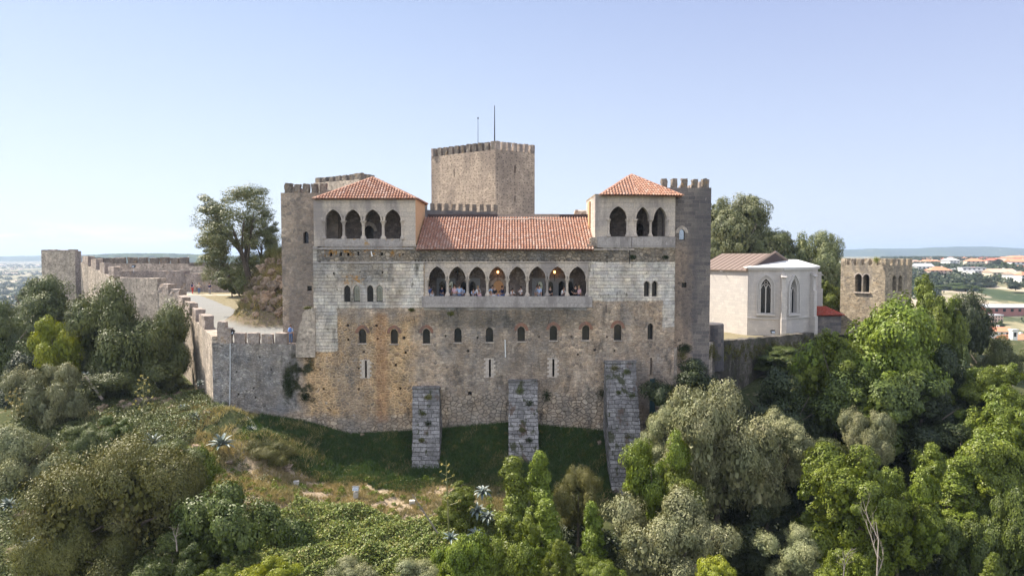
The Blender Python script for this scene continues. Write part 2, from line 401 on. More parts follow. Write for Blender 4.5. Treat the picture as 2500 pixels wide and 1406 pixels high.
    mo = a.noise(a.mul(a.pos, (1, 1, 0.8)), 1.15, 6, 0.75); c = a.mix(1.0, c, a.ramp(mo, [(0.30, 0.62), (0.5, 1.0), (0.70, 1.38)]), 'MULTIPLY')
    bl = a.noise(a.pos, 0.5, 4, 0.6); c = a.mix(1.0, c, a.ramp(bl, [(0.34, (0.88, 0.92, 0.98)), (0.66, (1.08, 1.02, 0.95))]), 'MULTIPLY')
    a.surf(c, 0.95, hh, 1.0, 0.10, spec=0.15); return a.m

def mat_stone(name, kind, size, cols, mortar, stc=(0.12, 0.12, 0.12), st=(0.5, 0.66), sc=0.35, amt=0.6, mw=0.1, grit=(0.72, 1.2), moss=0.0, lichen=0.0, bump=0.7, flat=1.45, holes=0.0):
    a = N(name); a.wall()
    if kind == 'rubble': c, h = a.rubble(size, cols, mortar, mw, flat=flat)
    else: c, h = a.ashlar(size * 2.1, size, cols[0], cols[1], mortar, mw)
    c = a.grit(c, *grit)
    c = a.stain(c, stc, sc, st[0], st[1], amt)
    c = a.stain(c, tuple(k * 1.6 for k in cols[-1]), sc * 4, 0.60, 0.74, 0.45, 0.7, 7.0)
    if holes:
        v = a.n('TexVoronoi', {'Vector': a.mul(a.uv, (1.25, 1.9, 1)), 'Scale': 1.0, 'Randomness': 0.55}, voronoi_dimensions='2D')
        c = a.mix(a.math('MULTIPLY', a.sm(v.outputs[0], 0.17, 0.10), holes), c, (0.035, 0.03, 0.025))
    if lichen: c = a.mix(a.math('MULTIPLY', a.sm(a.noise(a.pos, 1.3, 5, 0.7), 0.56, 0.66), lichen), c, (0.36, 0.22, 0.08))
    if moss: c = a.mix(a.math('MULTIPLY', a.sm(a.noise(a.pos, 0.8, 5, 0.7), 0.52, 0.62), moss), c, (0.05, 0.06, 0.02))
    if kind == 'rubble':
        mo = a.noise(a.pos, 1.2, 6, 0.75); c = a.mix(1.0, c, a.ramp(mo, [(0.30, 0.68), (0.5, 1.0), (0.70, 1.3)]), 'MULTIPLY')
    hh = a.math('ADD', h, a.math('MULTIPLY', a.noise(a.pos, 9, 5, 0.7), 0.8))
    a.surf(c, 0.95, hh, bump, 0.05, spec=0.15); return a.m

M = {}
M['facade'] = mat_facade()
M['tower'] = mat_stone('grey_tower_stone', 'rubble', 0.45, [(0.307, 0.257, 0.210), (0.432, 0.345, 0.267), (0.217, 0.187, 0.163), (0.503, 0.410, 0.324)], (0.377, 0.307, 0.244), (0.181, 0.160, 0.146), (0.44, 0.60), 0.3, 0.7)
M['darktower'] = mat_stone('dark_ashlar_stone', 'ashlar', 0.38, [(0.248, 0.217, 0.197), (0.115, 0.109, 0.117)], (0.211, 0.189, 0.177), (0.081, 0.081, 0.093), (0.42, 0.58), 0.22, 0.75, mw=0.018)
M['curtain'] = mat_stone('curtain_wall_stone', 'rubble', 0.34, [(0.490, 0.414, 0.338), (0.327, 0.279, 0.241), (0.626, 0.531, 0.435), (0.232, 0.202, 0.169)], (0.517, 0.441, 0.362), (0.217, 0.194, 0.169), (0.48, 0.64), 0.4, 0.5, mw=0.09)
M['merlon'] = mat_stone('merlon_stone', 'rubble', 0.30, [(0.387, 0.326, 0.279), (0.293, 0.243, 0.218), (0.469, 0.395, 0.340), (0.211, 0.175, 0.158)], (0.422, 0.360, 0.316), (0.176, 0.151, 0.146), (0.48, 0.62), 0.6, 0.6, mw=0.08, lichen=0.35)
M['darkmerlon'] = mat_stone('grey_merlon_stone', 'rubble', 0.32, [(0.229, 0.198, 0.166), (0.166, 0.148, 0.129), (0.312, 0.267, 0.221)], (0.260, 0.217, 0.184), (0.114, 0.099, 0.092), (0.45, 0.6), 0.5, 0.7, mw=0.08, lichen=0.45)
M['keep'] = mat_stone('keep_stone', 'rubble', 0.34, [(0.440, 0.349, 0.274), (0.306, 0.249, 0.202), (0.571, 0.461, 0.358), (0.359, 0.292, 0.238)], (0.532, 0.428, 0.339), (0.253, 0.206, 0.173), (0.46, 0.60), 0.16, 0.75, mw=0.12, flat=1.9, holes=0.75)
M['bell'] = mat_stone('bell_tower_stone', 'rubble', 0.36, [(0.384, 0.320, 0.231), (0.248, 0.208, 0.154), (0.496, 0.417, 0.308), (0.180, 0.158, 0.132)], (0.384, 0.315, 0.231), (0.158, 0.147, 0.138), (0.50, 0.64), 0.3, 0.7, mw=0.07, lichen=0.3, flat=1.8)
M['lime'] = mat_stone('carved_limestone', 'ashlar', 0.42, [(0.585, 0.502, 0.419), (0.478, 0.421, 0.375)], (0.333, 0.292, 0.249), (0.253, 0.228, 0.221), (0.46, 0.62), 0.45, 0.8, mw=0.008, grit=(0.70, 1.22), bump=0.6)
M['parapet'] = mat_stone('parapet_slabs', 'ashlar', 0.75, [(0.400, 0.365, 0.346), (0.320, 0.295, 0.284)], (0.214, 0.193, 0.185), (0.187, 0.167, 0.161), (0.46, 0.60), 0.7, 0.6, mw=0.012, grit=(0.75, 1.2), bump=0.5, lichen=0.0)
M['lichenparapet'] = mat_stone('lichen_parapet_slabs', 'ashlar', 0.75, [(0.427, 0.384, 0.359), (0.320, 0.295, 0.284)], (0.214, 0.193, 0.185), (0.187, 0.167, 0.161), (0.46, 0.60), 0.7, 0.5, mw=0.012, lichen=0.95)
M['white'] = mat_stone('white_chapel_ashlar', 'ashlar', 0.36, [(0.574, 0.536, 0.497), (0.497, 0.468, 0.446)], (0.440, 0.409, 0.383), (0.402, 0.381, 0.373), (0.46, 0.62), 0.3, 0.5, mw=0.010, grit=(0.88, 1.08), bump=0.25)
M['whitesmooth'] = simple('smooth_white_stone', (0.529, 0.505, 0.482), 0.9, var=0.1, spec=0.2)
def mat_block():
    a = N('buttress_blocks'); a.wall()
    d = a.n('TexNoise', {'Vector': a.pos, 'Scale': 1.6, 'Detail': 3}); dd = a.n('VectorMath', {0: d.outputs[1], 1: (0.454, 0.452, 0.459)}, operation='SUBTRACT').outputs[0]
    a.uv = a.n('VectorMath', {0: a.mul(dd, (0.30, 0.22, 0)), 1: a.uv}, operation='ADD').outputs[0]
    c, h = a.ashlar(0.58, 0.33, (0.217, 0.207, 0.207), (0.344, 0.329, 0.321), (0.091, 0.086, 0.078), 0.024)
    v = a.n('TexVoronoi', {'Vector': a.mul(a.uv, (1.7, 3, 1)), 'Scale': 1.0}, voronoi_dimensions='2D'); rr = a.n('SeparateColor', {0: v.outputs['Color']}).outputs[0]
    c = a.mix(1.0, c, a.ramp(rr, [(0, 0.72), (1, 1.25)]), 'MULTIPLY'); c = a.grit(c, .65, 1.25)
    c = a.stain(c, (0.127, 0.122, 0.119), 0.7, 0.48, 0.62, 0.6); c = a.stain(c, (0.045, 0.050, 0.019), 1.2, 0.55, 0.63, 0.85, 0.6, 3.0); c = a.stain(c, (0.109, 0.068, 0.046), 0.9, 0.56, 0.66, 0.7, 0.5, 6.0)
    a.surf(c, 0.95, a.math('ADD', h, a.noise(a.pos, 8, 5, 0.7)), 1.0, 0.08, spec=0.15); return a.m
M['block'] = mat_block()
M['plaster'] = simple('ochre_plaster', (0.56, 0.36, 0.20), 0.9, var=0.12, spec=0.2)
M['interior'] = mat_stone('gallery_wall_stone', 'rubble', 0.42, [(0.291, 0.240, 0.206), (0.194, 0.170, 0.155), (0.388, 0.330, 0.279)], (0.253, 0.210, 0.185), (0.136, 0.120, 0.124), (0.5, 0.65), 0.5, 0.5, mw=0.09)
M['grayplaster'] = simple('grey_plaster', (0.27, 0.275, 0.28), 0.9, var=0.12)
M['iron'] = simple('black_iron', (0.02, 0.02, 0.022), 0.5, 0.6)
M['steel'] = simple('galvanised_steel', (0.55, 0.57, 0.6), 0.45, 0.3)
M['glass'] = simple('dark_window_glass', (0.012, 0.014, 0.02), 0.06, 0.0, 0.45)
M['cleanglass'] = simple('reflective_window_glass', (0.30, 0.33, 0.35), 0.06, 0.9, 1.0)
M['brick'] = mat_stone('red_brick', 'ashlar', 0.09, [(0.36, 0.17, 0.11), (0.28, 0.15, 0.10)], (0.25, 0.17, 0.13), mw=0.012)
M['darkmetal'] = simple('dark_ridge_flashing', (0.06, 0.04, 0.04), 0.6, 0.2)
M['wood'] = simple('weathered_wood', (0.30, 0.25, 0.21), 0.9, var=0.3)
M['brownmetal'] = simple('brown_standing_seam_metal', (0.235, 0.175, 0.14), 0.5, 0.3, var=0.08)
M['membrane'] = simple('white_roof_membrane', (0.66, 0.65, 0.63), 0.7, var=0.08)
M['teal'] = simple('dark_teal_sheet', (0.02, 0.06, 0.075), 0.5, 0.1)
M['concrete'] = simple('concrete', (0.48, 0.46, 0.43), 0.9, var=0.2)
M['whitepaint'] = simple('white_paint', (0.75, 0.75, 0.74), 0.6)
def mat_tile(name, cols):
    a = N(name); g = a.n('NewGeometry')
    c = a.ramp(g.outputs['Random Per Island'], [(i / (len(cols) - 1), c) for i, c in enumerate(cols)])
    n_ = a.noise(g.outputs['Position'], 1.1, 5, 0.65)
    c = a.mix(a.sm(n_, 0.50, 0.72, 0, 0.55), c, (0.30, 0.20, 0.15))
    c = a.mix(1.0, c, a.ramp(a.noise(g.outputs['Position'], 14, 4, 0.6), [(0.3, 0.75), (0.7, 1.2)]), 'MULTIPLY')
    a.surf(c, 0.85, spec=0.2); return a.m
M['tile'] = mat_tile('terracotta_tiles', [(0.311, 0.152, 0.103), (0.394, 0.234, 0.172), (0.352, 0.183, 0.123), (0.451, 0.313, 0.256), (0.268, 0.130, 0.092)])
M['redtile'] = mat_tile('red_tiles', [(0.42, 0.08, 0.05), (0.50, 0.12, 0.08), (0.36, 0.08, 0.06)])
def mat_bark(name, c1, c2):
    a = N(name); g = a.n('NewGeometry'); n_ = a.noise(a.mul(g.outputs['Position'], (1, 1, 0.25)), 9, 5, 0.7)
    a.surf(a.ramp(n_, [(0.3, c1), (0.7, c2)]), 0.95, n_, 0.8, 0.05); return a.m
M['bark'] = mat_bark('grey_brown_bark', (0.07, 0.055, 0.045), (0.20, 0.165, 0.135))
M['deadwood'] = mat_bark('bleached_dead_wood', (0.180, 0.152, 0.130), (0.300, 0.263, 0.230))
def mat_leaf(name, cols, transl=0.28, rough=0.5, spec=0.35, hv=0.018, tw=(1.2, 1.1, 0.45)):
    a = N(name); g = a.n('NewGeometry'); oi = a.n('ObjectInfo')
    c = a.ramp(g.outputs['Random Per Island'], [(i / (len(cols) - 1), c) for i, c in enumerate(cols)])
    big = a.noise(g.outputs['Position'], 0.55, 3, 0.5)
    c = a.mix(1.0, c, a.ramp(big, [(0.3, (0.78, 0.84, 0.80)), (0.7, (1.22, 1.14, 1.05))]), 'MULTIPLY')
    hs = a.n('HueSaturation', {'Hue': a.math('MULTIPLY_ADD', oi.outputs['Random'], hv, 0.5 - hv / 2), 'Value': a.math('MULTIPLY_ADD', oi.outputs['Random'], 0.3, 0.85), 'Color': c}).outputs[0]
    b = a.n('BsdfPrincipled', {'Base Color': hs, 'Roughness': rough, 'Specular IOR Level': spec})
    t = a.n('BsdfTranslucent', {'Color': a.mix(1.0, hs, tw, 'MULTIPLY')})
    m_ = a.n('MixShader', {0: transl, 1: b.outputs[0], 2: t.outputs[0]}); a.t.links.new(m_.outputs[0], a.out.inputs[0]); return a.m
L = {}
L['olive'] = mat_leaf('silvery_olive_leaves', [(0.125, 0.139, 0.060), (0.213, 0.226, 0.113), (0.296, 0.302, 0.168), (0.155, 0.167, 0.071)], 0.10)
L['laurel'] = mat_leaf('glossy_green_leaves', [(0.080, 0.111, 0.010), (0.130, 0.176, 0.018), (0.181, 0.226, 0.030), (0.058, 0.081, 0.010)], 0.16, 0.45, 0.3)
L['oak'] = mat_leaf('mid_green_leaves', [(0.052, 0.076, 0.015), (0.081, 0.113, 0.020), (0.111, 0.146, 0.029), (0.037, 0.057, 0.012)], 0.14)
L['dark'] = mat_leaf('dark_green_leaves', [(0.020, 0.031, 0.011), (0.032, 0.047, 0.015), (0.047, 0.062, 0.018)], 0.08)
L['mastic'] = mat_leaf('dull_green_leaves', [(0.065, 0.081, 0.024), (0.099, 0.120, 0.037), (0.137, 0.159, 0.054), (0.050, 0.063, 0.018)], 0.10)
L['brown'] = mat_leaf('brownish_green_leaves', [(0.095, 0.099, 0.024), (0.144, 0.144, 0.039), (0.184, 0.178, 0.057), (0.061, 0.068, 0.018)], 0.10)
L['lime'] = mat_leaf('yellow_green_leaves', [(0.19, 0.215, 0.015), (0.26, 0.29, 0.022), (0.14, 0.165, 0.015)], 0.25)
L['bramble'] = mat_leaf('bramble_leaves', [(0.119, 0.176, 0.031), (0.189, 0.252, 0.053), (0.260, 0.303, 0.088), (0.084, 0.127, 0.022), (0.308, 0.291, 0.106)], 0.2)
L['agave'] = mat_leaf('blue_grey_agave_flesh', [(0.112, 0.151, 0.150), (0.168, 0.209, 0.203), (0.210, 0.238, 0.225)], 0.0, 0.5, 0.4, 0.02)
L['stalk'] = mat_leaf('green_stalk', [(0.16, 0.17, 0.07), (0.22, 0.21, 0.09)], 0.0)
L['bud'] = mat_leaf('yellow_seed_heads', [(0.28, 0.22, 0.07), (0.38, 0.32, 0.10)], 0.1)
L['gum'] = mat_leaf('gum_leaves', [(0.077, 0.095, 0.036), (0.122, 0.144, 0.054), (0.171, 0.189, 0.086), (0.234, 0.243, 0.135)], 0.15)
L['grass'] = mat_leaf('dark_grass_blades', [(0.035, 0.070, 0.020), (0.055, 0.100, 0.028), (0.080, 0.120, 0.035)], 0.25)
L['drygrass'] = mat_leaf('dry_grass_blades', [(0.36, 0.29, 0.14), (0.26, 0.23, 0.10), (0.44, 0.37, 0.20), (0.15, 0.16, 0.055)], 0.25, tw=(1.1, 1, 0.8))

# ------------------------------------------------------------------ terrain
def sst(x, a, b):
    t = np.clip((x - a) / (b - a), 0, 1); return t * t * (3 - 2 * t)
_p = rng.random((8, 4)) * 6.28
def bumps(X, Y, s):
    r = 0
    for i in range(6):
        f = s * (1.7 ** i); a = _p[i, 0] * 3; r = r + np.sin(X * f * math.cos(a) + Y * f * math.sin(a) + _p[i, 1]) * np.cos(Y * f * math.cos(a * 1.3) - X * f * math.sin(a * 1.3) + _p[i, 2]) / (1.45 ** i)
    return r / 2.2
def ground_z(X, Y):
    X = np.asarray(X, float); Y = np.asarray(Y, float)
    wb = np.interp(X, [-60, -45, -27, -23, -19, -14.9, -9.3, -0.4, 7, 9.5, 12, 16, 22, 30, 45, 60], [-15, -14.5, -13.9, -14.7, -15.3, -16.5, -16.2, -15.4, -16.0, -16.3, -17.6, -19.3, -18.6, -17.0, -17.5, -20])
    d = np.clip(62 - Y, 0, 60)
    dc = np.interp(d, [0, 7, 12, 14, 22, 42, 60], [0, 2.75, 3.3, 4.2, 5.6, 15, 26])
    dl = np.interp(d, [0, 8, 20, 30, 60], [0, 1.6, 5.2, 11, 28])
    dc = np.interp(d, [0, 4.5, 7, 9, 13, 22, 42, 60], [0, 2.85, 3.9, 4.25, 4.8, 6.6, 16, 27]) * np.interp(X, [-18, -12, -8, 10], [0.62, 0.72, 1.0, 1.1])
    k = sst(X, -26, -18)
    near = wb - (dl * (1 - k) + dc * k)
    back = np.clip(Y - 62, 0, 60); near = near + np.where(X > 14, np.interp(back, [0, 12, 30, 60], [0, 3.2, 3.5, 3.0]), 0) * sst(X, 14, 20)
    near = near + np.where(X > 26, np.interp(back, [8, 24, 60], [0, 2.6, 3.0]), 0) * sst(X, 28, 40)
    near = near - 0.25 * np.clip(-48 - X, 0, 60) * sst(Y, 92, 104) 
    near = near + bumps(X, Y, 0.35) * 0.45 * np.where(d > 0.1, sst(d, 0, 4), 0.2)
    # knoll left of the palace foot
    near = near + 1.7 * np.exp(-((X + 20.5) / 2.6) ** 2 - ((Y - 56.2) / 2.2) ** 2) + 1.3 * np.exp(-((X + 24.5) / 2.2) ** 2 - ((Y - 59.0) / 1.6) ** 2)
    D = np.hypot(X, Y); ang = X / np.maximum(np.abs(Y), 1)
    fr = np.interp(D, [150, 280, 350, 420, 500, 600, 800, 1200, 3500, 9000], [-50, -40, -36, -33, -28.5, -21.6, -14.4, -11, -14, -30])
    fl = np.interp(D, [150, 300, 700, 1200, 3000, 9000], [-60, -75, -70, -52, -50, -40])
    kk = sst(ang, -0.35, 0.3); far = fl * (1 - kk) + fr * kk + bumps(X, Y, 0.006) * 2.5 * sst(D, 150, 500)
    t = np.maximum(sst(D, 135, 230), np.maximum(sst(np.abs(X), 85, 150), sst(-Y, 5, 60)))
    return near * (1 - t) + far * t
def gz(x, y): return float(ground_z(x, y))

def court_z(X, Y):
    X = np.asarray(X, float); Y = np.asarray(Y, float)
    base = np.interp(Y, [60, 72, 105, 130], [-8.75, -7.9, -5.95, -5.6])
    xs = 18 + 0 * X
    h = 7.6 * sst(X, -34.5 + 0.10 * (90 - Y), -27.0 + 0.10 * (90 - Y)) * sst(Y, 70, 79) * (1 - sst(X, 6, 16))
    h = h + sst(h, 0.4, 3) * (bumps(X, Y, 1.1) * 1.0 + bumps(X, Y, 2.9) * 0.35)
    right = -10.5 + 0 * X
    k = sst(X, 14, 20)
    return (base + h) * (1 - k) + right * k + bumps(X, Y, 0.8) * 0.06
def cz(x, y): return float(court_z(x, y))

def mat_ground():
    a = N('hillside_ground'); g = a.n('NewGeometry'); a.pos = g.outputs['Position']; sp = a.n('SeparateXYZ', {0: a.pos}); a.x, a.y, a.z = sp.outputs
    n1 = a.noise(a.pos, 0.6, 6, 0.65); n2 = a.noise(a.pos, 2.6, 6, 0.7)
    dirt = a.ramp(n2, [(0.28, (0.15, 0.12, 0.075)), (0.5, (0.36, 0.28, 0.19)), (0.75, (0.48, 0.39, 0.29))])
    scrub = a.ramp(n2, [(0.3, (0.03, 0.04, 0.016)), (0.55, (0.065, 0.075, 0.03)), (0.75, (0.15, 0.125, 0.07))])
    grass = a.ramp(n2, [(0.3, (0.035, 0.06, 0.02)), (0.5, (0.06, 0.085, 0.03)), (0.62, (0.15, 0.13, 0.065)), (0.8, (0.26, 0.21, 0.13))])
    c = a.mix(a.sm(n1, 0.55, 0.66, 0, 0.45), scrub, dirt)
    jy = a.math('MULTIPLY_ADD', n1, 5.0, -2.5); yy = a.math('ADD', a.y, jy); xx = a.math('ADD', a.x, jy)
    mg = a.math('MULTIPLY', a.math('MULTIPLY', a.sm(yy, 55.0, 56.2), a.sm(a.x, -23, -21)), a.sm(a.x, 14, 11))
    c = a.mix(mg, c, grass)
    md = a.math('MULTIPLY', a.math('MULTIPLY', a.sm(yy, 56.6, 55.2), a.sm(a.y, 47.5, 49.5)), a.math('MULTIPLY', a.sm(xx, -25, -20), a.sm(a.x, -1, -5)))
    c = a.mix(md, c, dirt)
    # far country: fields, woods, pale streets
    farn = a.noise(a.mul(a.pos, (0.0055, 0.0022, 0.0)), 1.6, 5, 0.6); fine = a.noise(a.mul(a.pos, (0.03, 0.012, 0.0)), 1.5, 5, 0.7)
    far = a.ramp(farn, [(0.36, (0.035, 0.055, 0.025)), (0.44, (0.07, 0.085, 0.04)), (0.49, (0.26, 0.23, 0.14)), (0.56, (0.15, 0.15, 0.08)), (0.62, (0.36, 0.31, 0.24))])
    far = a.mix(a.sm(fine, 0.50, 0.56, 0, 0.8), far, (0.04, 0.06, 0.03)); far = a.mix(a.sm(a.noise(a.mul(a.pos, (0.02, 0.01, 0)), 2.3, 4, 0.6), 0.50, 0.60, 0, 0.8), far, (0.40, 0.34, 0.26))
    ln = a.n('VectorMath', {0: a.pos}, operation='LENGTH').outputs['Value']
    c = a.mix(a.sm(ln, 140, 240), c, far)
    a.surf(c, 0.98, n2, 0.8, 0.15, spec=0.1); return a.m
M['ground'] = mat_ground()

# one sheet, polar grid: fine near, coarse far
rows = np.concatenate([np.linspace(6, 30, 24), np.geomspace(30.6, 180, 300), np.geomspace(183, 16000, 170)])
ang = np.concatenate([np.linspace(-180, -52, 40)[:-1], np.linspace(-52, 52, 330), np.linspace(52, 180, 40)[1:]])
A, D_ = np.meshgrid(np.radians(ang), rows); GX = np.sin(A) * D_; GY = np.cos(A) * D_
GZ = ground_z(GX, GY); nr, nc = A.shape
idx = np.arange(nr * nc).reshape(nr, nc)
F = np.stack([idx[:-1, :-1], idx[:-1, 1:], idx[1:, 1:], idx[1:, :-1]], -1).reshape(-1, 4)
me = np_mesh('ground', np.stack([GX, GY, GZ], -1).reshape(-1, 3), F[:, ::-1], M['ground'], True)
go = link(bpy.data.objects.new('ground', me)); tag(go, kind='structure')

# distant ridge lines
def mat_hill():
    a = N('wooded_ridge'); g = a.n('NewGeometry'); n_ = a.noise(a.mul(g.outputs['Position'], (0.006, 0.006, 0.02)), 1.0, 6, 0.65)
    c = a.ramp(n_, [(0.35, (0.03, 0.048, 0.022)), (0.6, (0.05, 0.07, 0.03)), (0.72, (0.12, 0.12, 0.07))])
    s = a.noise(a.mul(g.outputs['Position'], (0.02, 0.01, 0.05)), 1.0, 3, 0.5)
    a.surf(a.mix(a.sm(s, 0.70, 0.74, 0, 0.8), c, (0.5, 0.45, 0.4)), 1.0, spec=0.05); return a.m
M['hill'] = mat_hill()
def ridge(xs, ys, D0, depth, zb):
    """ridge whose crest runs through the given bearings"""
    n = 260; px = np.linspace(xs[0], xs[-1], n); py = np.interp(px, xs, ys) + bumps(px, px * 0, 0.021) * 1.3 + rng.normal(0, .18, n)
    V = []
    for k, (f, dd) in enumerate([(0, 0), (0.55, 0.35), (0.85, 0.6), (1, 1), (0, 1.9)]):
        for i in range(n):
            Y = D0 + depth * dd + 120 * math.sin(i * 0.13 + k); u = (px[i] - 1250) / FPX; v = (703 - py[i]) / FPX
            t = (D0 + depth) / (CP + SP * v); zt = (-SP + CP * v) * t
            V.append((u * Y, Y, zb + (zt - zb) * f))
    F = [(r * n + i, r * n + i + 1, (r + 1) * n + i + 1, (r + 1) * n + i) for r in range(4) for i in range(n - 1)]
    return V, F
hv, hf = [], []
for xs, ys, D0, dp, zb in (([1900, 2060, 2120, 2250, 2340, 2420, 2500, 2750], [618, 610, 607, 606, 601, 603, 606, 604], 4200, 700, -30),
                           ([-400, 0, 90, 170, 215, 300, 420, 520, 700, 1000], [622, 626, 625, 624, 621, 619, 620, 623, 625, 626], 4300, 600, -60),
                           ([190, 215, 280, 330, 420, 500, 560, 640], [626, 622, 618, 617.5, 619, 622, 625, 630], 1900, 250, -60)):
    v, f = ridge(xs, ys, D0, dp, zb); b = len(hv); hv += v; hf += [tuple(i + b for i in q) for q in f]
ho = mesh_obj('hills', hv, hf, M['hill'], None, True); tag(ho, kind='structure')

# courtyard plateau inside the walls
poly_c = [(-26.7, 62.7), (-20, 62.7), (-20, 71), (15.6, 71), (17.5, 66.2), (21.0, 71.2), (30.6, 81), (38.2, 86.8), (48, 90), (62, 98), (60, 124), (-70, 124), (-69, 109), (-56, 95.8), (-40.6, 84.8)]
def inside(X, Y, poly):
    r = np.zeros(X.shape, bool); n = len(poly)
    for i in range(n):
        x1, y1 = poly[i]; x2, y2 = poly[(i + 1) % n]
        c = ((y1 > Y) != (y2 > Y)) & (X < (x2 - x1) * (Y - y1) / (y2 - y1 + 1e-12) + x1); r ^= c
    return r
gx = np.arange(-71, 63, 0.4); gy = np.arange(62.3, 124.5, 0.4); CX, CY = np.meshgrid(gx, gy); CZ = court_z(CX, CY); nr, nc = CX.shape
idx = np.arange(nr * nc).reshape(nr, nc)
mid = inside((CX[:-1, :-1] + 0.2), (CY[:-1, :-1] + 0.2), poly_c)
F = np.stack([idx[:-1, :-1], idx[:-1, 1:], idx[1:, 1:], idx[1:, :-1]], -1)[mid]
def mat_court():
    a = N('courtyard_gravel_and_turf'); g = a.n('NewGeometry'); a.pos = g.outputs['Position']; sp = a.n('SeparateXYZ', {0: a.pos}); a.x, a.y, a.z = sp.outputs
    n1 = a.noise(a.pos, 0.5, 5, 0.6); n2 = a.noise(a.pos, 3.0, 6, 0.7); n3 = a.noise(a.pos, 12, 3, 0.7)
    gravel = a.ramp(n3, [(0.3, (0.178, 0.179, 0.171)), (0.7, (0.266, 0.266, 0.255))])
    turf = a.ramp(n2, [(0.3, (0.126, 0.114, 0.061)), (0.5, (0.207, 0.179, 0.114)), (0.72, (0.266, 0.232, 0.160))])
    rock = a.ramp(n2, [(0.3, (0.08, 0.06, 0.045)), (0.45, (0.20, 0.155, 0.11)), (0.56, (0.10, 0.09, 0.045)), (0.68, (0.34, 0.27, 0.15)), (0.8, (0.10, 0.10, 0.04))])
    # path edge: turf lies beyond a line running from the far left to the tower
    e = a.math('SUBTRACT', a.y, a.math('MULTIPLY_ADD', a.x, -1.32, 40.2)); e = a.math('ADD', e, a.math('MULTIPLY_ADD', n1, 1.6, -0.8))
    c = a.mix(a.sm(e, -0.4, 0.3), gravel, turf)
    sl = a.n('SeparateXYZ', {0: g.outputs['Normal']}).outputs[2]
    c = a.mix(a.sm(sl, 0.93, 0.8), c, rock)
    c = a.mix(a.math('MULTIPLY', a.sm(a.y, 101.2, 101.8), a.sm(a.y, 103.5, 102.8)), c, (0.45, 0.38, 0.29))
    a.surf(c, 0.97, n2, 0.6, 0.08, spec=0.1); return a.m
M['court'] = mat_court()
me = np_mesh('courtyard_ground', np.stack([CX, CY, CZ], -1).reshape(-1, 3), F, M['court'], True)
co = link(bpy.data.objects.new('courtyard_ground', me)); tag(co, kind='structure')

# narrow path along the foot of the curtain wall
pth = [(590, 992, 60.6), (612, 1008, 59.6), (626, 1030, 58.4), (632, 1052, 57.2), (628, 1085, 56.0)]
v = []; f = []
for i, (px, py, Y) in enumerate(pth):
    x = PX(px, Y, py)
    for s_ in (-0.28, 0.28): v.append((x + s_, Y, gz(x + s_, Y) + 0.06))
f = [(2 * i, 2 * i + 1, 2 * i + 3, 2 * i + 2) for i in range(len(pth) - 1)]
tag(mesh_obj('path', v, f, M['concrete']), kind='structure')

# ------------------------------------------------------------------ tiled roofs
def tile_roof(name, poly, mat, parent, pitch=0.26, course=0.42, r=0.085):
    """poly: 3D corners, first edge is the eave; half-round tiles in courses up the slope"""
    poly = [Vector(p) for p in poly]; o = poly[0]; U = (poly[1] - o).normalized()
    nn = (poly[1] - poly[0]).cross(poly[-1] - poly[0]).normalized()
    if nn.z < 0: nn = -nn
    Vd = nn.cross(U)
    if Vd.z < 0: Vd = -Vd
    p2 = [((p - o).dot(U), (p - o).dot(Vd)) for p in poly]
    mb = MB(); mb.add([p - nn * 0.03 for p in poly], [tuple(range(len(poly)))])
    mb.add([p - nn * 0.16 for p in poly], [tuple(range(len(poly)))])
    umin = min(p[0] for p in p2); umax = max(p[0] for p in p2); n = max(1, int((umax - umin) / pitch)); seg = 5
    for i in range(n):
        u = umin + (i + 0.5) * (umax - umin) / n; vs = []
        for k in range(len(p2)):
            a, b = p2[k], p2[(k + 1) % len(p2)]
            if (a[0] - u) * (b[0] - u) < 0: vs.append(a[1] + (b[1] - a[1]) * (u - a[0]) / (b[0] - a[0]))
        if len(vs) < 2: continue
        v0, v1 = min(vs) - 0.10, max(vs)
        if v1 - v0 < 0.12: continue
        m = max(1, round((v1 - v0) / course)); st = (v1 - v0) / m
        for j in range(m):
            a0 = v0 + j * st - 0.04; a1 = v0 + (j + 1) * st; du = random.uniform(-0.008, 0.008); up = random.uniform(0, 0.012)
            vv = []
            for (q, rr, h) in ((a0, r * 1.18, 0.028 + up), (a1, r * 0.92, 0.0)):
                for s_ in range(seg + 1):
                    t = math.pi * s_ / seg
                    vv.append(o + U * (u + du + rr * math.cos(t)) + Vd * q + nn * (h + rr * 1.05 * math.sin(t)))
            ff = [(s_, s_ + 1, s_ + seg + 2, s_ + seg + 1) for s_ in range(seg)] + [tuple(reversed(range(seg + 1)))]
            mb.add(vv, ff)
    return mb.build(name, mat, parent)
def ridge_tiles(name, a, b, mat, parent, r=0.13):
    a = Vector(a); b = Vector(b); n = max(2, int((b - a).length / 0.42)); mb = MB()
    for i in range(n):
        p = a.lerp(b, i / n) - Vector((0, 0, 0.03)); q = a.lerp(b, (i + 1.08) / n) - Vector((0, 0, 0.03)); mb.tube([p, q], [r * 1.05, r * 0.88], 8)
    return mb.build(name, mat, parent)

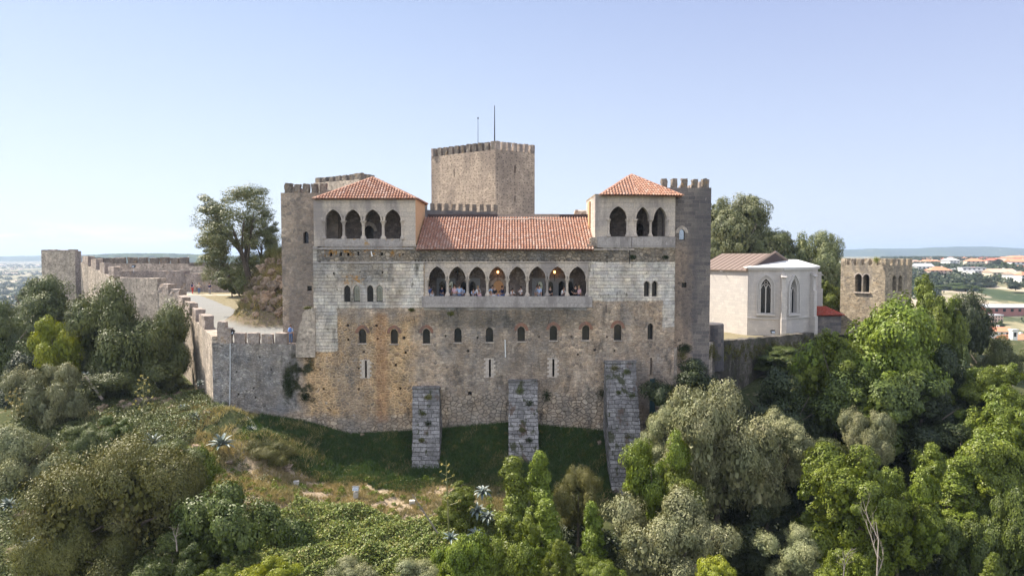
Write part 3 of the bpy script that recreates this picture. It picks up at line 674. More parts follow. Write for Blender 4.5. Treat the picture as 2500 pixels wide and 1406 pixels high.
def window(pl, hole, parent, depth=0.35, pane='glass', frame=True, grid=0, fw=0.045):
    """iron frame ring with its pane, set back in the reveal"""
    cx = sum(p[0] for p in hole) / len(hole); cz_ = sum(p[1] for p in hole) / len(hole)
    inner = [(cx + (a - cx) * (1 - fw / 0.3), cz_ + (b - cz_) * (1 - fw / 0.6)) for a, b in hole]
    fo = poly_wall('window', pl, hole, [inner], 0.06, M['iron'], parent, out=-depth)
    if grid:
        u0 = min(p[0] for p in inner); u1 = max(p[0] for p in inner); z0 = min(p[1] for p in inner); z1 = max(p[1] for p in inner); mb = MB()
        for i in range(1, grid): 
            u = u0 + (u1 - u0) * i / grid; mb.tube([pl.w(u, z0, -depth), pl.w(u, z1 - 0.2, -depth)], [0.012] * 2, 4)
        for i in range(1, grid * 3):
            z = z0 + (z1 - z0 - 0.25) * i / (grid * 3); mb.tube([pl.w(u0, z, -depth), pl.w(u1, z, -depth)], [0.010] * 2, 4)
        mb.build('lattice', M['iron'], fo)
    v = [pl.w(a, b, -depth - 0.035) for a, b in inner]
    mesh_obj('pane', v, [tuple(range(len(v)))], M[pane], fo)
    return fo
def pz_hole(pl, cx, yt, yb, wpx, rise=1.0, n=6):
    """arched hole from pixels: centre x, top y, bottom y, width"""
    u0, zb = pl.at(cx - wpx / 2, yb); u1, _ = pl.at(cx + wpx / 2, yb); _, zt = pl.at(cx, yt)
    wv = (u1 - u0) / 2; h = wv * rise
    return arch_pts((u0 + u1) / 2, zb, zt - h, wv, h, n)
def rect_hole(pl, x0, y0, x1, y1):
    a, zt = pl.at(x0, y0); b, zb = pl.at(x1, y1); return [(a, zb), (b, zb), (b, zt), (a, zt)]
def band(name, pl, cx, zs, w_, h, t, thick, out, mat, parent, n=8):
    """raised archivolt around an arch"""
    inn = arch_pts(cx, zs, zs, w_, h, n)[1:]; outp = arch_pts(cx, zs, zs, w_ + t, h + t * 1.15, n)[1:]
    inn = inn[1:]; outp = outp[1:]
    return poly_wall(name, pl, outp + inn[::-1], [], thick, mat, parent, out)

# ------------------------------------------------------------------ the palace
palace = thing('palace', 'stone palace with an eight-arched gallery between two tile-roofed corner loggias, on three buttresses', 'palace', (0, 62, -16))
Yf = 62.0
A0 = (PX(765, Yf), Yf); A1 = (PX(1548, Yf), Yf); A2 = (15.0, 62.8); A3 = (15.0, 69.6); A4 = (A0[0], 69.6)
pA = Pl(A0, A1); pB = Pl(A1, A2)
holesA = []; small = []
for cx, yt, yb in ((885, 803, 838), (962.5, 803, 839), (1041, 802, 839), (1118, 800, 836), (1195, 799, 835), (1272.5, 797, 833), (1351, 795, 831), (1430, 794, 830), (1508, 791, 831)):
    h = pz_hole(pA, cx, yt, yb, 18, 1.15); holesA.append(h); small.append((pA, h, cx, yt))
slits = [rect_hole(pA, 890.5, 880, 896, 922), rect_hole(pA, 1193.5, 877, 1198.5, 920), rect_hole(pA, 1348.5, 876, 1353.5, 919)]
holesA += slits
lanc = []
for cx in (848, 871, 904, 927):
    h = pz_hole(pA, cx, 696, 737, 15.5, 1.5); holesA.append(h); lanc.append(h)
LZ0 = PZ(724, Yf); LZ1 = PZ(641, Yf)
loggia_open = rect_hole(pA, 1037, 641, 1437, 724); holesA.append(loggia_open)
# corbel slots under the eave and putlog holes
for x in list(range(1013, 1066, 8)) + list(range(1068, 1400, 11)) + list(range(1400, 1470, 8)):
    holesA.append(rect_hole(pA, x, 634.5, x + 3, 638.5))
putlog = [(808,621,6,9),(832,621,6,9),(850,621,6,8),(875,619,5,9),(932,620,6,8),(780,640,6,5),(780,602,9,4),(815,668,4,7),(934,665,4,5),(879,664,3,3),(984,621,4,4),
          (823,707,3,3),(947,707,3,3),(849,795,6,6),(919,795,6,6),(850,829,6,6),(922,827,5,5),(986,825,7,7),(888,859,5,6),(990,861,6,6),(898,860,3,3),(966,891,6,7),(876,899,5,5),
          (790,950,5,6),(876,950,5,7),(977,948,5,7),(886,990,4,4),(806,1000,4,5),(730,899,5,6),(781,902,4,5),(1143,857,6,6),(1166,824,4,6),(1088,820,4,6),(1147,960,9,8),(1316,822,4,5),(1395,822,4,5),
          (1482,822,4,5),(1380,690,0,0),(1160,823,0,0),(1452,854,5,6),(1185,857,0,0),(1411,865,5,5),(1500,856,4,5),(1110,745,0,0),(1240,870,0,0)]
for x, y, a, b in putlog:
    if a: holesA.append(rect_hole(pA, x - a / 2, y - b / 2, x + a / 2, y + b / 2))
holesB = []
for cx in (1579, 1598.5):
    h = pz_hole(pB, cx, 685, 724, 14, 1.4); holesB.append(h); lanc.append((h,))
hB = pz_hole(pB, 1588, 789, 829, 14, 1.2); holesB.append(hB)
hS = rect_hole(pB, 1588, 873, 1591.5, 916); holesB.append(hS)
ZB = -19.6; ZT = PZ(601, Yf)
pD = Pl(A3, A4)   # rear wall
backdrop_hole = arch_pts(pD.L - (PX(1217, 69.6) - A4[0]), -4.6, -3.0, 1.0, 1.3)  # rear opening added to show the sunlit backdrop through the gallery door
wall, _ = shell('wall', [A0, A1, A2, A3, A4], ZB, ZT, {0: holesA, 1: holesB, 3: [backdrop_hole]}, M['facade'], palace, reveal=0.6)
# lower skirt of the wall running left to the curtain
# windows
for i, (pl, h, cx, yt) in enumerate(small):
    window(pl, h, palace, 0.32, 'glass' if i in (0, 1, 4) else 'glass', fw=0.035)
for i, h in enumerate(lanc):
    if isinstance(h, tuple): window(pB, h[0], palace, 0.28, 'glass', grid=0)
    else: window(pA, h, palace, 0.12, 'glass' if i % 2 == 0 else 'cleanglass', grid=3)
window(pB, hB, palace, 0.3)
# brick hoods and pale surrounds
for i in (0, 1, 2, 3, 5, 6, 7, 8):
    pl, h, cx, yt = small[i]; us = [p[0] for p in h]; c = (min(us) + max(us)) / 2; w_ = (max(us) - min(us)) / 2; zs = max(p[1] for p in h) - w_ * 1.15
    if i != 3: band('brick_arch', pl, c, zs, w_ + 0.06, w_ * 1.15 + 0.06, 0.26, 0.12, 0.018, M['brick'], palace)
for pl, h, cx, yt in small:
    us = [p[0] for p in h]; z0 = min(p[1] for p in h); MB().box(pl.w((min(us) + max(us)) / 2, z0 - 0.05, 0.0), (max(us) - min(us) + 0.16, 0.16, 0.09)).build('sill', M['lime'], palace)
for h in slits:
    us = [p[0] for p in h]; zs = [p[1] for p in h]; a, b, c, d = min(us), max(us), min(zs), max(zs); o_ = []; k = 9
    for i in range(k): z = c - 0.05 + (d - c + 0.15) * i / k; o_ += [(b + (0.42 if i % 2 else 0.26), z), (b + (0.42 if i % 2 else 0.26), z + (d - c + 0.15) / k)]
    left = []
    for i in range(k): z = d + 0.10 - (d - c + 0.15) * i / k; left += [(a - (0.30 if i % 2 else 0.46), z), (a - (0.30 if i % 2 else 0.46), z - (d - c + 0.15) / k)]
    poly_wall('slit_surround', pA, o_ + left, [h], 0.1, M['lime'], palace, out=0.02)
for grp in ((848, 871), (904, 927), ):
    for cx in grp:
        u, z = pA.at(cx, 716); 
        band('window_moulding', pA, u, pA.at(cx, 708)[1], 0.34, 0.5, 0.07, 0.06, 0.025, M['lime'], palace)
for cx in (1579, 1598.5):
    u, z = pB.at(cx, 697); band('window_moulding', pB, u, z, 0.31, 0.42, 0.07, 0.06, 0.025, M['lime'], palace)
# string course under the left gallery / below the loggia
for x0, x1, y, hgt, o_, m_ in ((765, 1010, 607, 0.16, 0.10, 'parapet'), (765, 1035, 641.5, 0.10, 0.05, 'parapet'), (1032, 1445, 639.8, 0.12, 0.06, 'lime'), (1443, 1548, 609, 0.14, 0.14, 'lime')):
    p0 = pA.at(x0, y); p1 = pA.at(x1, y)
    MB().box(pA.w((p0[0] + p1[0]) / 2, p0[1], o_ / 2 - 0.05), (p1[0] - p0[0], o_ + 0.1, hgt)).build('string_course', M[m_], palace)
# loggia: sill parapet, arcade, columns
pL = pA
u0, z0 = pL.at(1030, 750); u1, z1 = pL.at(1446, 723)
mb = MB(); rough_box(mb, pL, u0, u1, z0, z1, 0.10, 0.50, 0.02, 40, 2); mb.build('loggia_parapet', M['parapet'], palace)
ua, zs = pL.at(1043, 681); ub, _ = pL.at(1434, 681); zt = PZ(641, Yf); nb = 8; bay = (ub - ua) / nb; hw = bay / 2 - 0.13; rise = PZ(650, Yf) - zs
pts = [(pL.at(1037, 700)[0], zt - 0.003), (pL.at(1037, 700)[0], zs)]
for i in range(nb):
    c = ua + bay * (i + 0.5); ap = arch_pts(c, zs, zs, hw, rise, 9)[2:]       # right spring -> apex -> left spring
    pts += [(c - hw, zs)] + ap[::-1][1:]
pts += [(pL.at(1437, 700)[0], zs), (pL.at(1437, 700)[0], zt - 0.003)]
cl = []
for p in pts:
    if not cl or (abs(cl[-1][0] - p[0]) + abs(cl[-1][1] - p[1])) > 1e-4: cl.append(p)
poly_wall('arcade', pL, cl[::-1] if False else [cl[0]] + cl[1:], [], 0.42, M['lime'], palace, out=-0.03)
for i in range(nb):
    c = ua + bay * (i + 0.5); band('archivolt', pL, c, zs, hw - 0.015, rise - 0.015, 0.115, 0.14, 0.045, M['lime'], palace, 9)
    band('archivolt', pL, c, zs, hw + 0.10, rise + 0.13, 0.07, 0.08, 0.02, M['lime'], palace, 9)
zsill = z1
def column(x, Y, za, zb, r, parent):
    mb = MB(); H = zb - za
    mb.lathe((x, Y, za), [(r * 2.0, 0), (r * 2.0, H * 0.10), (r * 1.5, H * 0.14), (r * 1.15, H * 0.20), (r, H * 0.24), (r * 0.95, H * 0.74), (r * 1.2, H * 0.76), (r * 1.05, H * 0.79), (r * 1.6, H * 0.90), (r * 2.1, H * 0.93), (r * 2.1, H)], 10)
    return mb.build('column', M['lime'], parent, False)
for i in range(1, nb):
    u = ua + bay * i; p = pL.w(u, 0, -0.25); column(p.x, p.y, zsill, zs, 0.115, palace)
for xx in (ua - 0.02, ub + 0.02):
    p = pL.w(xx, 0, -0.20); column(p.x, p.y, zsill, zs, 0.10, palace)
for x0, x1 in ((1037, 1042), (1435.5, 1437)):
    a = pL.at(x0, 700)[0]; b = pL.at(x1, 700)[0]; MB().box(pL.w((a + b) / 2, (zsill + zs) / 2, -0.22), (b - a, 0.40, zs - zsill)).build('pilaster', M['lime'], palace)
# gallery room behind: floor, ceiling, rear wall with doors, side walls
gf = -4.62; gc = PZ(641, 62) + 0.15; gy0 = 62.55; gy1 = 65.4; gxa, gxb = -8.3, 7.3
MB().box(((gxa + gxb) / 2, (gy0 + gy1) / 2, gf - 0.1), (gxb - gxa, gy1 - gy0 + 0.6, 0.2)).build('gallery_floor', M['parapet'], palace)
MB().box(((gxa + gxb) / 2, (gy0 + gy1) / 2, gc + 0.1), (gxb - gxa, gy1 - gy0 + 0.4, 0.2)).build('gallery_ceiling', M['wood'], palace)
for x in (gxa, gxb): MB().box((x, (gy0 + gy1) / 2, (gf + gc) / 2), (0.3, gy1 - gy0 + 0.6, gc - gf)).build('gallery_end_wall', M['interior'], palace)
pG = Pl((gxa, gy1), (gxb, gy1)); gh = []; gw = []
for cx, wd, yt in ((1080, 15, 687), (1102, 15, 687), (1132, 14, 687), (1154, 15, 687), (1318.5, 15, 687), (1344, 13, 687), (1371, 15, 686), (1393, 13, 687)):
    h = pz_hole(pG, cx, yt, 727, wd, 1.3); gh.append(h); gw.append((h, cx))
hd = pz_hole(pG, 1217, 684, 728, 25, 1.25); gh.append(hd)
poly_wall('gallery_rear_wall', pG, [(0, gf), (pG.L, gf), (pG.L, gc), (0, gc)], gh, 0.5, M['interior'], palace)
for h, cx in gw:
    window(pG, h, palace, 0.2, 'cleanglass' if cx in (1102, 1318.5) else 'glass', grid=2, fw=0.035)
c = sum(p[0] for p in hd[:2]) / 2; band('door_moulding', pG, c, hd[2][1], 0.50, 0.64, 0.26, 0.1, 0.05, M['lime'], palace)
for x0, x1 in ((1066, 1112), (1146, 1172), (1299, 1330), (1336, 1400)):
    a, b = pG.at(x0, 679)[0], pG.at(x1, 679)[0]; hs = [h for h, cx in gw if x0 < cx < x1]
    poly_wall('plaster_panel', pG, [(a, gf), (b, gf), (b, pG.at(0, 679)[1]), (a, pG.at(0, 679)[1])], [[(q, max(r_, gf + 0.02)) for q, r_ in h] for h in hs], 0.04, M['grayplaster'], palace, out=0.03)
MB().box((-2.6, 73.5, -3.0), (9, 0.3, 6)).build('lit_room_backdrop', M['plaster'], palace)  # ochre wall added outdoors; its sunlit face stands in for the lit room
# thin hall floor so that the doorway reads through
# left gallery (storey above the roof line of the loggia)
TLx0, TLx1 = PX(768, Yf), PX(1015.5, Yf); zTL = PZ(485, Yf); 
fl = [(TLx0, 62.0), (TLx1, 62.0), (TLx1 + 0.02, 68.6), (TLx0, 68.6)]
pT = Pl(fl[0], fl[1]); zpar = PZ(584, Yf); hT = []
cxs = [814, 861.5, 910, 959]; zsp = PZ(539, Yf); riseT = PZ(511, Yf) - zsp; hwT = 20 / 26.87
tl_open = [(pT.at(794, 0)[0], zpar)]
# one opening outline following the four arches, columns are added separately
out_ = [(pT.at(979, 584)[0], zpar)]
path = []
for cx in reversed(cxs):
    u = pT.at(cx, 541)[0]; path += arch_pts(u, zpar, zsp, hwT, riseT, 8)[2:]
op = [(path[-1][0], zpar), (path[0][0], zpar)] + path
tl, _ = shell('left_gallery_wall', fl, ZT - 0.02, zTL, {0: [op]}, M['lime'], palace, reveal=0.42, cap=False, open_faces=(1,))
poly_wall('side_wall', Pl(fl[1], fl[2]), [(0.0, ZT + 0.01), (6.6, ZT + 0.01), (6.6, zTL), (0.0, zTL)], [], 0.3, M['plaster'], palace, out=-0.002)
for cx in cxs:
    u = pT.at(cx, 541)[0]; band('archivolt', pT, u, zsp, hwT - 0.02, riseT - 0.02, 0.16, 0.20, 0.05, M['lime'], palace); band('archivolt', pT, u, zsp, hwT + 0.14, riseT + 0.18, 0.09, 0.1, 0.03, M['lime'], palace)
for i in range(3):
    u = (pT.at(cxs[i], 541)[0] + pT.at(cxs[i + 1], 541)[0]) / 2; p = pT.w(u, 0, -0.2); column(p.x, p.y, zpar, zsp + 0.02, 0.135, palace)
for cx in (cxs[0] - 23, cxs[3] + 23):
    u = pT.at(cx, 541)[0]; p = pT.w(u, 0, -0.02); column(p.x, p.y, zpar, zsp + 0.02, 0.10, palace)
mb = MB(); a, zb_ = pT.at(793, 603); b, zt_ = pT.at(982, 583); rough_box(mb, pT, a, b, zb_, zt_, 0.08, 0.4, 0.02, 16, 2); mb.build('gallery_parapet', M['lichenparapet'], palace)
pTb = Pl((TLx0 + 0.3, 66.2), (TLx1 - 0.3, 66.2)); hb = pz_hole(pTb, 901, 553, 589, 23, 1.0)
poly_wall('gallery_rear_wall', pTb, [(0, 0.55), (pTb.L, 0.55), (pTb.L, zTL), (0, zTL)], [hb], 0.5, M['interior'], palace)
band('door_moulding', pTb, sum(p[0] for p in hb[:2]) / 2, hb[2][1], 0.50, 0.56, 0.3, 0.1, 0.05, M['lime'], palace)
MB().box((PX(903, 68.9), 68.85, 2.0), (2.4, 0.3, 3)).build('inner_wall', M['bell'], palace)
# right gallery, two faces
zTR = PZ(476.5, Yf); fr = [(PX(1452, Yf), 62.0), (A1[0], 62.0), (14.96, 62.8), (15.4, 69.4), (PX(1452, Yf), 69.4)]
pR1 = Pl(fr[0], fr[1]); pR2 = Pl(fr[1], fr[2]); zpr = PZ(578, Yf)
c1 = pR1.at(1509, 530)[0]; hw1 = 22 / 26.9; zs1 = PZ(535, Yf); r1 = PZ(503, Yf) - zs1
h1 = arch_pts(c1, zpr, zs1, hw1, r1, 8)
c2 = pR2.at(1569, 540)[0]; c3 = pR2.at(1611.5, 540)[0]; hw2 = 0.66; r2 = PZ(505, 62.4) - zs1
path = []
for c in (c3, c2): path += arch_pts(c, zpr, zs1, hw2, r2, 8)[2:]
h2 = [(path[-1][0], zpr), (path[0][0], zpr)] + path
shell('right_gallery_wall', fr, ZT - 0.02, zTR, {0: [h1], 1: [h2]}, M['lime'], palace, reveal=0.42, cap=False)
band('archivolt', pR1, c1, zs1, hw1 - 0.02, r1 - 0.02, 0.16, 0.2, 0.05, M['lime'], palace); band('archivolt', pR1, c1, zs1, hw1 + 0.14, r1 + 0.18, 0.09, 0.1, 0.03, M['lime'], palace)
for c in (c2, c3):
    band('archivolt', pR2, c, zs1, hw2 - 0.02, r2 - 0.02, 0.13, 0.2, 0.05, M['lime'], palace); band('archivolt', pR2, c, zs1, hw2 + 0.11, r2 + 0.15, 0.08, 0.1, 0.03, M['lime'], palace)
for pl, c in ((pR2, (c2 + c3) / 2),):
    p = pl.w(c, 0, -0.2); column(p.x, p.y, zpr, zs1, 0.12, palace)
for pl, c in ((pR1, c1 - hw1 - 0.03), (pR1, c1 + hw1 + 0.03), (pR2, c2 - hw2 - 0.03), (pR2, c3 + hw2 + 0.03)):
    p = pl.w(c, 0, -0.02); column(p.x, p.y, zpr, zs1, 0.10, palace)
for pl, xa, xb in ((pR1, 1458, 1541.2), (pR2, 1542.5, 1652)):
    mb = MB(); a, zb_ = pl.at(max(xa, 1453), 604); b, zt_ = pl.at(xb, 577.5); rough_box(mb, pl, a, min(b, pl.L - 0.0) if pl is pR1 else min(b, pl.L), zb_, zt_, 0.10, 0.4, 0.02, 12, 2); mb.build('gallery_parapet', M['parapet'], palace)
pRb = Pl((fr[0][0] + 0.4, 66.4), (15.0, 66.4)); hb = pz_hole(pRb, 1561, 545, 584, 20, 1.2)
poly_wall('gallery_rear_wall', pRb, [(0, 0.55), (pRb.L, 0.55), (pRb.L, zTR), (0, zTR)], [hb], 0.5, M['interior'], palace)
MB().box((PX(1565, 68.6), 68.5, 2.2), (2.0, 0.3, 3.6)).build('inner_wall', M['bell'], palace)
MB().box((14.2, 64.9, 2.7), (0.35, 2.6, 4.5)).build('inner_wall', M['interior'], palace)
# merlon-like stub and broken parapet beside the loggia roof
MB().box((PX(1446, 66), 66.0, 3.6), (0.8, 1.0, 2.8)).build('roof_end_wall', M['plaster'], palace)
mb = MB(); rough_box(mb, Pl((PX(1402, 69), 69.3), (PX(1447, 69), 69.3)), 0, 1.9, 3.4, 4.45, 0, 0.6, 0.12, 4, 2); mb.build('broken_parapet', M['curtain'], palace)
mb = MB()
for px, py, s_ in ((1441, 603, .5), (1449, 596, .45), (1446, 585, .4), (1437, 607, .3)):
    p = P(px, py, 61.9); rough_box(mb, Pl((p.x - s_ / 2, 61.9), (p.x + s_ / 2, 61.9)), 0, s_, p.z - s_ / 2, p.z + s_ / 2, 0, 0.6, 0.08, 2, 2)
mb.build('broken_parapet', M['tower'], palace)
# roofs
xe0, xe1 = TLx1 + 0.06, PX(1449, 61.6); ze = PZ(608, 61.6); yr = 68.0; zr = PZ(531, yr)
rf = tile_roof('roof', [(xe0, 61.55, ze), (xe1, 61.55, ze), (PX(1438, yr), yr, zr), (xe0, yr, zr)], M['tile'], palace)
mb = MB()
MB().box((PX(1130, yr), yr + 0.15, zr + 0.14), (PX(1215, yr) - PX(1045, yr), 0.35, 0.34)).build('ridge_flashing', M['darkmetal'], palace)
MB().box((PX(1402, yr), yr + 0.15, zr + 0.14), (PX(1439, yr) - PX(1366, yr), 0.35, 0.34)).build('ridge_flashing', M['darkmetal'], palace)
MB().box((PX(1290, yr), yr + 0.25, zr + 0.16), (PX(1366, yr) - PX(1215, yr), 0.3, 0.36)).build('ridge_board', M['wood'], palace)
a = P(1215, 536.5, 67.4); b = P(1293, 536, 67.4); MB().tube([a, b], [0.10, 0.10], 4).build('ridge_board', M['wood'], palace)
a = P(1290, 533.5, 67.5); b = P(1365, 539.5, 67.2); MB().tube([a, b], [0.10, 0.10], 4).build('ridge_board', M['wood'], palace)
# rear slope of the loggia roof
mesh_obj('rear_roof', [(xe0, yr + 0.35, zr + 0.1), (xe1, yr + 0.35, zr + 0.1), (xe1, 69.6, zr - 1.2), (xe0, 69.6, zr - 1.2)], [(0, 1, 2, 3)], M['tile'], palace)
ap = P(910, 433, 65.1); e = zTL + 0.02; cs = [(PX(769, 61.75), 61.75, e), (PX(1016.5, 61.75), 61.75, e), (PX(1016.5, 61.75) + 0.1, 69.0, e), (PX(769, 61.75), 69.0, e)]
for k in range(4):
    tile_roof('gallery_roof', [cs[k], cs[(k + 1) % 4], tuple(ap)], M['tile'], palace); ridge_tiles('ridge_tiles', cs[k], ap, M['tile'], palace, 0.10)
ap = P(1542, 426, 65.4); e = zTR + 0.02; cs = [(PX(1466, 61.5), 61.5, e), (A1[0] + 0.0, 61.45, e), (15.5, 62.35, e), (15.9, 69.6, e), (PX(1466, 61.5), 69.6, e)]
for k in range(5):
    tile_roof('gallery_roof', [cs[k], cs[(k + 1) % 5], tuple(ap)], M['tile'], palace); ridge_tiles('ridge_tiles', cs[k], ap, M['tile'], palace, 0.11)
MB().box((PX(1459.5, 62), 65.72, zTR + 0.02), (0.60, 7.4, 0.16)).build('wall_cap', M['bell'], palace)
# buttresses
def buttress(x0t, x1t, yt, x0b, x1b, ybot, Yb, zbot, label):
    zt = PZ(yt, 61.6); a0, a1 = PX(x0t, 61.6), PX(x1t, 61.6); k = Yb / FPX
    v = []
    for (X0, X1, Y, z) in ((a0, a1, 61.6, zt),):
        pass
    b0, b1 = (x0b - 1250) * k, (x1b - 1250) * k
    mb = MB(); n = 24; rngs = []
    for i in range(n + 1):
        t = i / n; z = zt + (zbot - zt) * t; Yq = 61.45 + (Yb - 61.45) * t; X0 = a0 + (b0 - a0) * t; X1 = a1 + (b1 - a1) * t; j = 0.03
        rngs.append([Vector((X0 + random.uniform(-j, j), Yq + random.uniform(-j, j), z)), Vector((X1 + random.uniform(-j, j), Yq + random.uniform(-j, j), z)), Vector((X1, 62.05, z)), Vector((X0, 62.05, z))])
    v = [p for r_ in rngs for p in r_]; f = []
    for i in range(n):
        for q in range(4): f.append((i * 4 + q, (i + 1) * 4 + q, (i + 1) * 4 + (q + 1) % 4, i * 4 + (q + 1) % 4))
    f.append((0, 1, 2, 3)); mb.add(v, f)
    o = mb.build('buttress', M['block'], palace); o['label'] = label
    q = Pl((a0 - 0.05, 61.35), (a1 + 0.05, 61.35)); mb = MB(); rough_box(mb, q, 0, q.L, zt - 0.10, zt + 0.14, 0, 0.8, 0.03, 5, 1); mb.build('coping', M['block'], o)
buttress(1006, 1072, 947, 1001, 1070, 1160, 57.4, PZ(1180, 57.4), 'short buttress left of the middle, tapering to the grass')
buttress(1242, 1312, 931, 1241, 1317, 1130, 57.6, PZ(1165, 57.6), 'middle buttress with tufts of weeds')
buttress(1478, 1553, 884, 1500, 1584, 1240, 55.4, PZ(1255, 55.4), 'tallest buttress, leaning forward at the right')
# teal sheet panel and pipes
p = P(1590, 965, 62.6); MB().box((p.x, 62.3, p.z), (0.42, 0.14, 3.2)).box((p.x + 0.25, 62.25, p.z), (0.05, 0.2, 3.3)).build('sheet_panel', M['teal'], palace)
a = P(1233, 829, 61.93); b = P(1234, 872, 61.93); MB().tube([a, b], [0.05, 0.05], 6).build('drain_pipe', M['whitepaint'], palace)
a = P(906, 614, 61.8); b = P(908.5, 626, 61.75); MB().tube([a, b], [0.05, 0.07], 6).build('drain_spout', M['whitepaint'], palace)
for px, y0, y1 in ((1482, 618, 642), (1537, 606, 643), (1480, 745, 762)):
    MB().tube([P(px, y0, 61.9), P(px, y1, 61.9)], [0.03, 0.03], 5).build('drain_pipe', M['iron'], palace)

# broken wall stub against the left corner
st = thing('ruined_wall_stub', 'ragged triangular stub of broken rubble wall leaning on the palace corner', 'wall', (PX(745, 61.7), 61.7, -9))
ps = Pl((PX(722, 61.8), 61.8), (PX(767, 61.8), 61.8)); o_ = [ps.at(x, y) for x, y in ((722, 872), (769, 872), (768.5, 751), (757, 753), (745, 757), (738, 766), (737, 781), (730, 796), (727, 812), (722, 842))]
poly_wall('wall', ps, o_, [], 1.3, M['curtain'], st)

# ------------------------------------------------------------------ corner towers
def merlon_row(pl, z0, z1, n, mat, parent, mw=None, gap=None, start=0.0, end=None, thick=0.5, jz=0.0, out=0.0):
    end = pl.L if end is None else end; Ltot = end - start; wv = Ltot / (n + (n - 1) * (gap or 0.55)); g = wv * (gap or 0.55)
    for i in range(n):
        a = start + i * (wv + g); merlon(pl, a, a + wv, z0, z1 + random.uniform(-jz, jz), mat, parent, out=out, thick=thick)
def tower_cap(foot, zt, parent, mat, h=0.9, t=0.5):
    pass
lt = thing('corner_tower', 'tall grey battlemented tower at the left corner of the palace, beside the rocky mound', 'tower', (-19, 66, -10))
ft = [(PX(689, 64.5), 64.5), (-16.4, 64.5), (-16.4, 71.5), (PX(689, 64.5), 71.5)]; zt = PZ(471, 64.5); pl = Pl(ft[0], ft[1])
h1_ = pz_hole(pl, 747, 565, 594, 13, 1.3); h2_ = rect_hole(pl, 750, 698, 761, 710)
shell('wall', ft, -12, zt, {0: [h1_, h2_]}, M['tower'], lt, reveal=0.5)
window(pl, h1_, lt, 0.4); window(pl, h2_, lt, 0.2, grid=2)
mz = PZ(448, 64.5)
for x0, x1 in ((689, 703.5), (711, 724.5), (732, 745.5), (753, 766.5), (774, 789.5)):
    merlon(pl, pl.at(x0, 0)[0], pl.at(x1, 0)[0], zt, mz + random.uniform(-.06, .06), M['darkmerlon'], lt, thick=0.6)
merlon(pl, pl.at(703, 0)[0], pl.at(711, 0)[0], zt, zt + 0.35, M['darkmerlon'], lt); merlon(pl, pl.at(789, 0)[0], pl.at(801, 0)[0], zt, zt + 0.3, M['darkmerlon'], lt)
merlon_row(Pl(ft[3], ft[0]), zt, mz, 4, M['darkmerlon'], lt, start=0.3, end=6.0)
p = ps.at(0, 0)
rt = thing('corner_tower', 'tall dark battlemented tower at the right corner of the palace, beside the white chapel', 'tower', (16, 67, -12))
ft = [(13.6, 64.0), (PX(1733.5, 64.0), 64.0), (PX(1733.5, 64.0), 70.3), (13.6, 70.3)]; zt = PZ(458.5, 64); pl = Pl(ft[0], ft[1])
def mat_two():
    a = N('patched_dark_tower_stone'); a.wall()
    js = a.math('MULTIPLY', a.math('SUBTRACT', a.noise(a.pos, 1.4, 4), 0.5), 1.5)
    c1, h1 = a.rubble(0.34, [(0.403, 0.311, 0.238), (0.277, 0.215, 0.170), (0.466, 0.359, 0.271), (0.176, 0.144, 0.118)], (0.416, 0.323, 0.248), 0.1)
    c2, h2 = a.ashlar(0.7, 0.36, (0.302, 0.264, 0.227), (0.139, 0.126, 0.124), (0.378, 0.323, 0.271), 0.016)
    m_ = a.sm(a.math('ADD', a.x, js), PX(1690, 64) - 0.25, PX(1690, 64) + 0.25)
    m2 = a.sm(a.math('ADD', a.z, js), PZ(600, 64) - 1, PZ(600, 64) + 1.2); m_ = a.math('MAXIMUM', m_, m2)
    c = a.mix(m_, c1, c2); c = a.grit(c)
    c = a.stain(c, (0.088, 0.084, 0.091), 0.25, 0.44, 0.6, 0.6); c = a.mix(a.math('MULTIPLY', m_, 0.28), c, (0.088, 0.084, 0.097))
    c = a.stain(c, (0.529, 0.479, 0.419), 1.5, 0.62, 0.72, 0.5)
    a.surf(c, 0.95, a.math('ADD', h1, a.noise(a.pos, 9, 4, 0.7)), 0.7, 0.05, spec=0.15); return a.m
M['two'] = mat_two()
h1_ = pz_hole(pl, 1665, 559, 586, 13, 1.3); h2_ = rect_hole(pl, 1664.5, 690, 1676, 702)
shell('wall', ft, -13, zt, {0: [h1_, h2_]}, M['two'], rt, reveal=0.5)
window(pl, h1_, rt, 0.15, 'cleanglass'); window(pl, h2_, rt, 0.25)
u, z = pl.at(1665, 569); band('window_moulding', pl, u, z, 0.30, 0.36, 0.28, 0.08, 0.02, M['lime'], rt)
mz = PZ(436, 64)
for x0, x1 in ((1621.5, 1634.5), (1646.5, 1659), (1671, 1684.5), (1697, 1709.5), (1722, 1733.5)):
    merlon(pl, pl.at(x0, 0)[0], pl.at(x1, 0)[0], zt, mz + random.uniform(-.05, .05), M['darkmerlon'], rt, thick=0.6)
pl = Pl(ft[2], ft[3]); zb_ = mz
for u in (0.2, 1.1, 2.0, 2.9, 3.8, 4.6): merlon(pl, u, u + 0.42, zt, mz - 0.05, M['merlon'], rt, thick=0.5)
merlon_row(Pl(ft[1], ft[2]), zt, mz, 4, M['merlon'], rt, start=0.7, end=6.0)
# low round bastion block beside the tower foot
bs = thing('bastion_block', 'low dark rounded block of rubble masonry between the right tower and the chapel', 'wall', (PX(1748, 70), 70, -10.5))
mb = MB(); zt_ = PZ(790, 70); mb.lathe((PX(1742, 70.5), 70.5, -12), [(1.15, 0), (1.12, 2), (1.08, zt_ + 12 - 0.1), (1.0, zt_ + 12)], 18); mb.build('wall', M['darktower'], bs)

